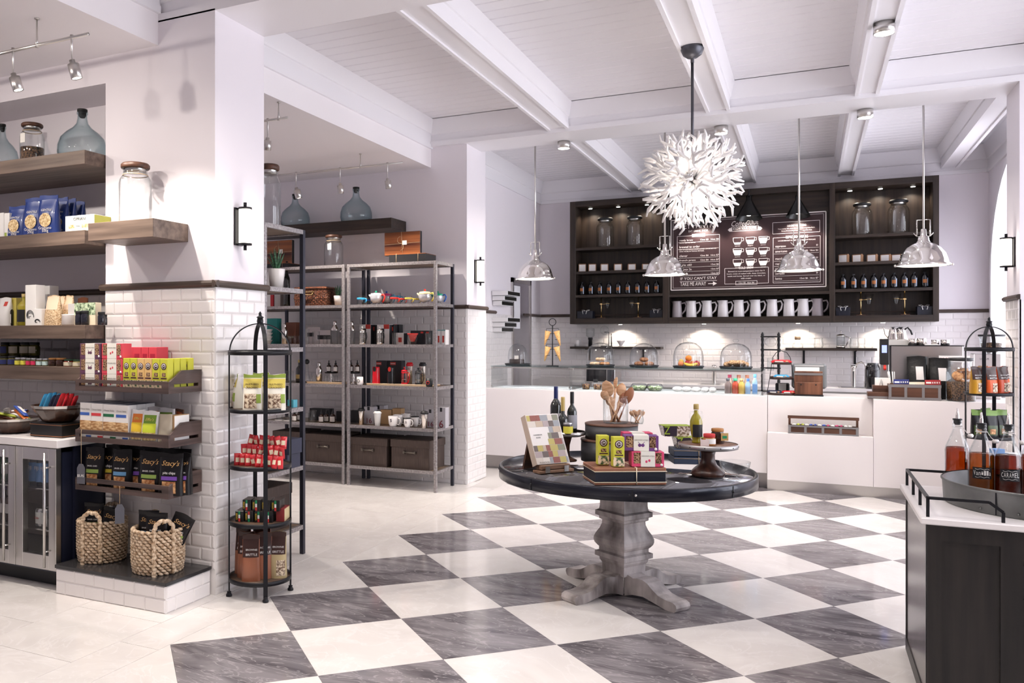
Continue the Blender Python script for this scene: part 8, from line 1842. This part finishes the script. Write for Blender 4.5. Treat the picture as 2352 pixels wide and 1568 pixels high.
for k, (u, v, w) in enumerate(((1229, 641, 87), (1527, 632, 92), (1835, 622, 95), (2121, 610, 108))): pendant('polished nickel pendant, %s from the left' % ORD[k], u, v, w)
# black cone lamps before the menu board
for k, (u, v, w) in enumerate(((1612, 511, 50), (1720, 502, 57), (1833, 497, 52))):
    y = CYF-.10; c = onY(u, v, y); t = thing('cone_lamp', 'black cone lamp lighting the menu board, %s' % ('left','middle','right')[k], 'lamp', c, 0, 'cone lamps over the menu board'); R_ = w/2*mpx(c)
    m = MB().lathe([(R_,0),(R_*1.0,.006),(R_*.30,R_*1.35),(R_*.22,R_*1.5),(R_*.22,R_*1.9),(0,R_*1.92)], 28); m.xf(Matrix.Rotation(-.12, 4, 'X')); m.build('shade', C_('satin_black', .006,.006,.006,.25), t)
    MB().tube([(0,-.0,R_*1.85),(0,.02,R_*2.2),(0,.06,R_*2.35),(0,.098,R_*2.35)], .010, 8).build('arm', BLACK, t); MB().ball((0,0,R_*.5), R_*.3, 12).build('bulb', GLOW, t)
    light('SPOT', t, (0, -.01, -.01), 26, size=.03, spot=2.0, aim=(0, .30, -1), blend=.5)
# puck lights in and under the cabinet
def puck(label, u, v, y, z, e, grp):
    x = xat(u, y); t = thing('puck_light', label, 'puck light', (x, y, z), 0, grp); MB().lathe([(0,0),(.032,0),(.032,-.006),(.026,-.008)], 18).build('ring', STEEL, t); MB().lathe([(0,-.006),(.026,-.006),(.024,-.010),(0,-.011)], 16).build('lens', GLOW, t)
    light('SPOT', t, (0, 0, -.016), e, (1, .86, .70), .012, 2.3, (0, .12, -1))
for k, u in enumerate((1356, 1420, 1486, 1952, 2022, 2097)): puck('puck light inside the cabinet top, %s from the left' % ORD[k], u, 470, CYF+.20, ZI1-.0005, 9, 'puck lights in the cabinet')
for k, u in enumerate((1425, 1617, 1833, 2028)): puck('puck light under the cabinet, %s from the left' % ORD[k], u, 742, CYF+.20, Z0-.0005, 16, 'puck lights under the cabinet')
# surface mounted downlights
def downlight(label, u, v, z, r, e):
    c = onZ(u, v, z); t = thing('downlight', label, 'ceiling lamp', (c.x, c.y, z-.0005), 0, 'cylinder downlights'); h = r*1.15
    MB().lathe([(0,0),(r,0),(r,-h),(r*.93,-h),(r*.93,-h*.93),(0,-h*.93)], 28).build('housing', STEEL, t); MB().lathe([(0,-h*.94),(r*.92,-h*.94),(r*.90,-h*.98),(0,-h*.985)], 24).build('lens', GLOW, t)
    light('SPOT', t, (0, 0, -h*1.06), e, (1, .93, .86), r*.8, 2.3, (0, 0, -1))
downlight('nickel downlight on the near ceiling beam at right', 2031, 52, ZY, .062, 60); downlight('nickel downlight on the main beam at right', 1987, 252, ZB, .062, 60); downlight('nickel downlight on the main beam by the chandelier', 1656, 290, ZB, .062, 60); downlight('nickel downlight on the main beam at left', 1295, 325, ZB, .062, 60); downlight('nickel downlight on the far beam behind the chandelier', 1700, 366, ZY, .062, 50)
# unseen downlights added over the near half of the shop to brighten it
for k, (x, y) in enumerate(((-2.17, 3.3), (-2.17, 1.6), (-.725, 3.2), (-.725, 1.2), (.425, 2.6), (-.725, -.8))):
    t = thing('downlight', 'added nickel downlight on the near ceiling beams outside the picture, %s' % ORD[k], 'ceiling lamp', (x, y, ZY-.0005), 0, 'cylinder downlights'); r = .062; h = .071
    MB().lathe([(0,0),(r,0),(r,-h),(r*.93,-h),(r*.93,-h*.93),(0,-h*.93)], 28).build('housing', STEEL, t); MB().lathe([(0,-h*.94),(r*.92,-h*.94),(r*.90,-h*.98),(0,-h*.985)], 24).build('lens', GLOW, t); light('SPOT', t, (0, 0, -h*1.06), 130, (1, .93, .86), r*.8, 2.5, (0, 0, -1), 1.0)
# coral chandelier
CHX, CHY = -.728, 6.148; CHZ, CHR = onY(1600, 412, CHY).z, .372
ch = thing('coral_chandelier', 'white coral branch chandelier on a dark rod', 'chandelier', (CHX, CHY, CHZ)); PEW = mat('dark_pewter', (.10,.10,.115), .4, metal=.8)
MB().lathe([(.078,ZY-CHZ),(.077,ZY-CHZ-.02),(.062,ZY-CHZ-.055),(.035,ZY-CHZ-.075),(.012,ZY-CHZ-.082),(.012,ZY-CHZ-.11),(0,ZY-CHZ-.11)], 28).build('canopy', PEW, ch); MB().tube([(0,0,ZY-CHZ-.1),(0,0,.04)], .010, 10).build('rod', PEW, ch)
MB().ball((0,0,0), .052, 16).build('hub', PEW, ch)
CORAL = mat('white_coral_glass', (.90,.88,.87), .28, spec=.5, coat=.3); CORAL.node_tree.nodes['Principled BSDF'].inputs['Subsurface Weight'].default_value = 0.0
rc_ = random.Random(21)
NB = 66
for i in range(NB):
    zf = 1-2*(i+.5)/NB; ph = i*2.39996; rxy = math.sqrt(1-zf*zf); d = Vector((rxy*math.cos(ph), rxy*math.sin(ph), zf))
    a = d.orthogonal().normalized(); b = d.cross(a); m = MB(); R1 = CHR*rc_.uniform(.86, 1.08); wob = [rc_.uniform(0, 6) for _ in range(4)]
    def P(q, am=1.0): return d*(.05+(R1-.05)*q) + a*(.032*am*math.sin(8*q+wob[0])*q) + b*(.032*am*math.sin(9*q+wob[1])*q)
    m.tube([P(k/8) for k in range(9)], [.014,.0138,.0135,.013,.0125,.012,.011,.0095,.0055], 7)
    for s_ in range(3):
        q0 = (.42, .60, .74)[s_]; base = P(q0); sd = (a*math.cos(wob[2]+2.1*s_)+b*math.sin(wob[2]+2.1*s_)); L = CHR*(.30, .24, .17)[s_]
        pts = [base, base+d*(L*.28)+sd*(L*.30), base+d*(L*.62)+sd*(L*.42), base+d*(L*1.0)+sd*(L*(.62+.2*math.sin(wob[3]+s_)))]
        m.tube(pts, [.0105, .010, .0095, .005], 6)
        if s_ < 2: m.tube([pts[2], pts[2]+d*(L*.22)+sd*(L*.28), pts[2]+d*(L*.42)+sd*(L*.34)], [.0085, .008, .0045], 6)
    m.build('coral_branch', CORAL, ch)
for k in range(7):
    a = 2*PI*k/7; z = .10 if k % 2 else -.11
    MB().ball((.13*math.cos(a), .13*math.sin(a), z), .026, 14, (1, 1, 1.2)).build('bulb', mat('chandelier_bulb', (1, .97, .92), .5, emit=(1.0, .94, .86), es=12.0), ch)
light('POINT', ch, (0, 0, -.16), 11, size=.12); light('POINT', ch, (0, 0, .17), 7, size=.12)
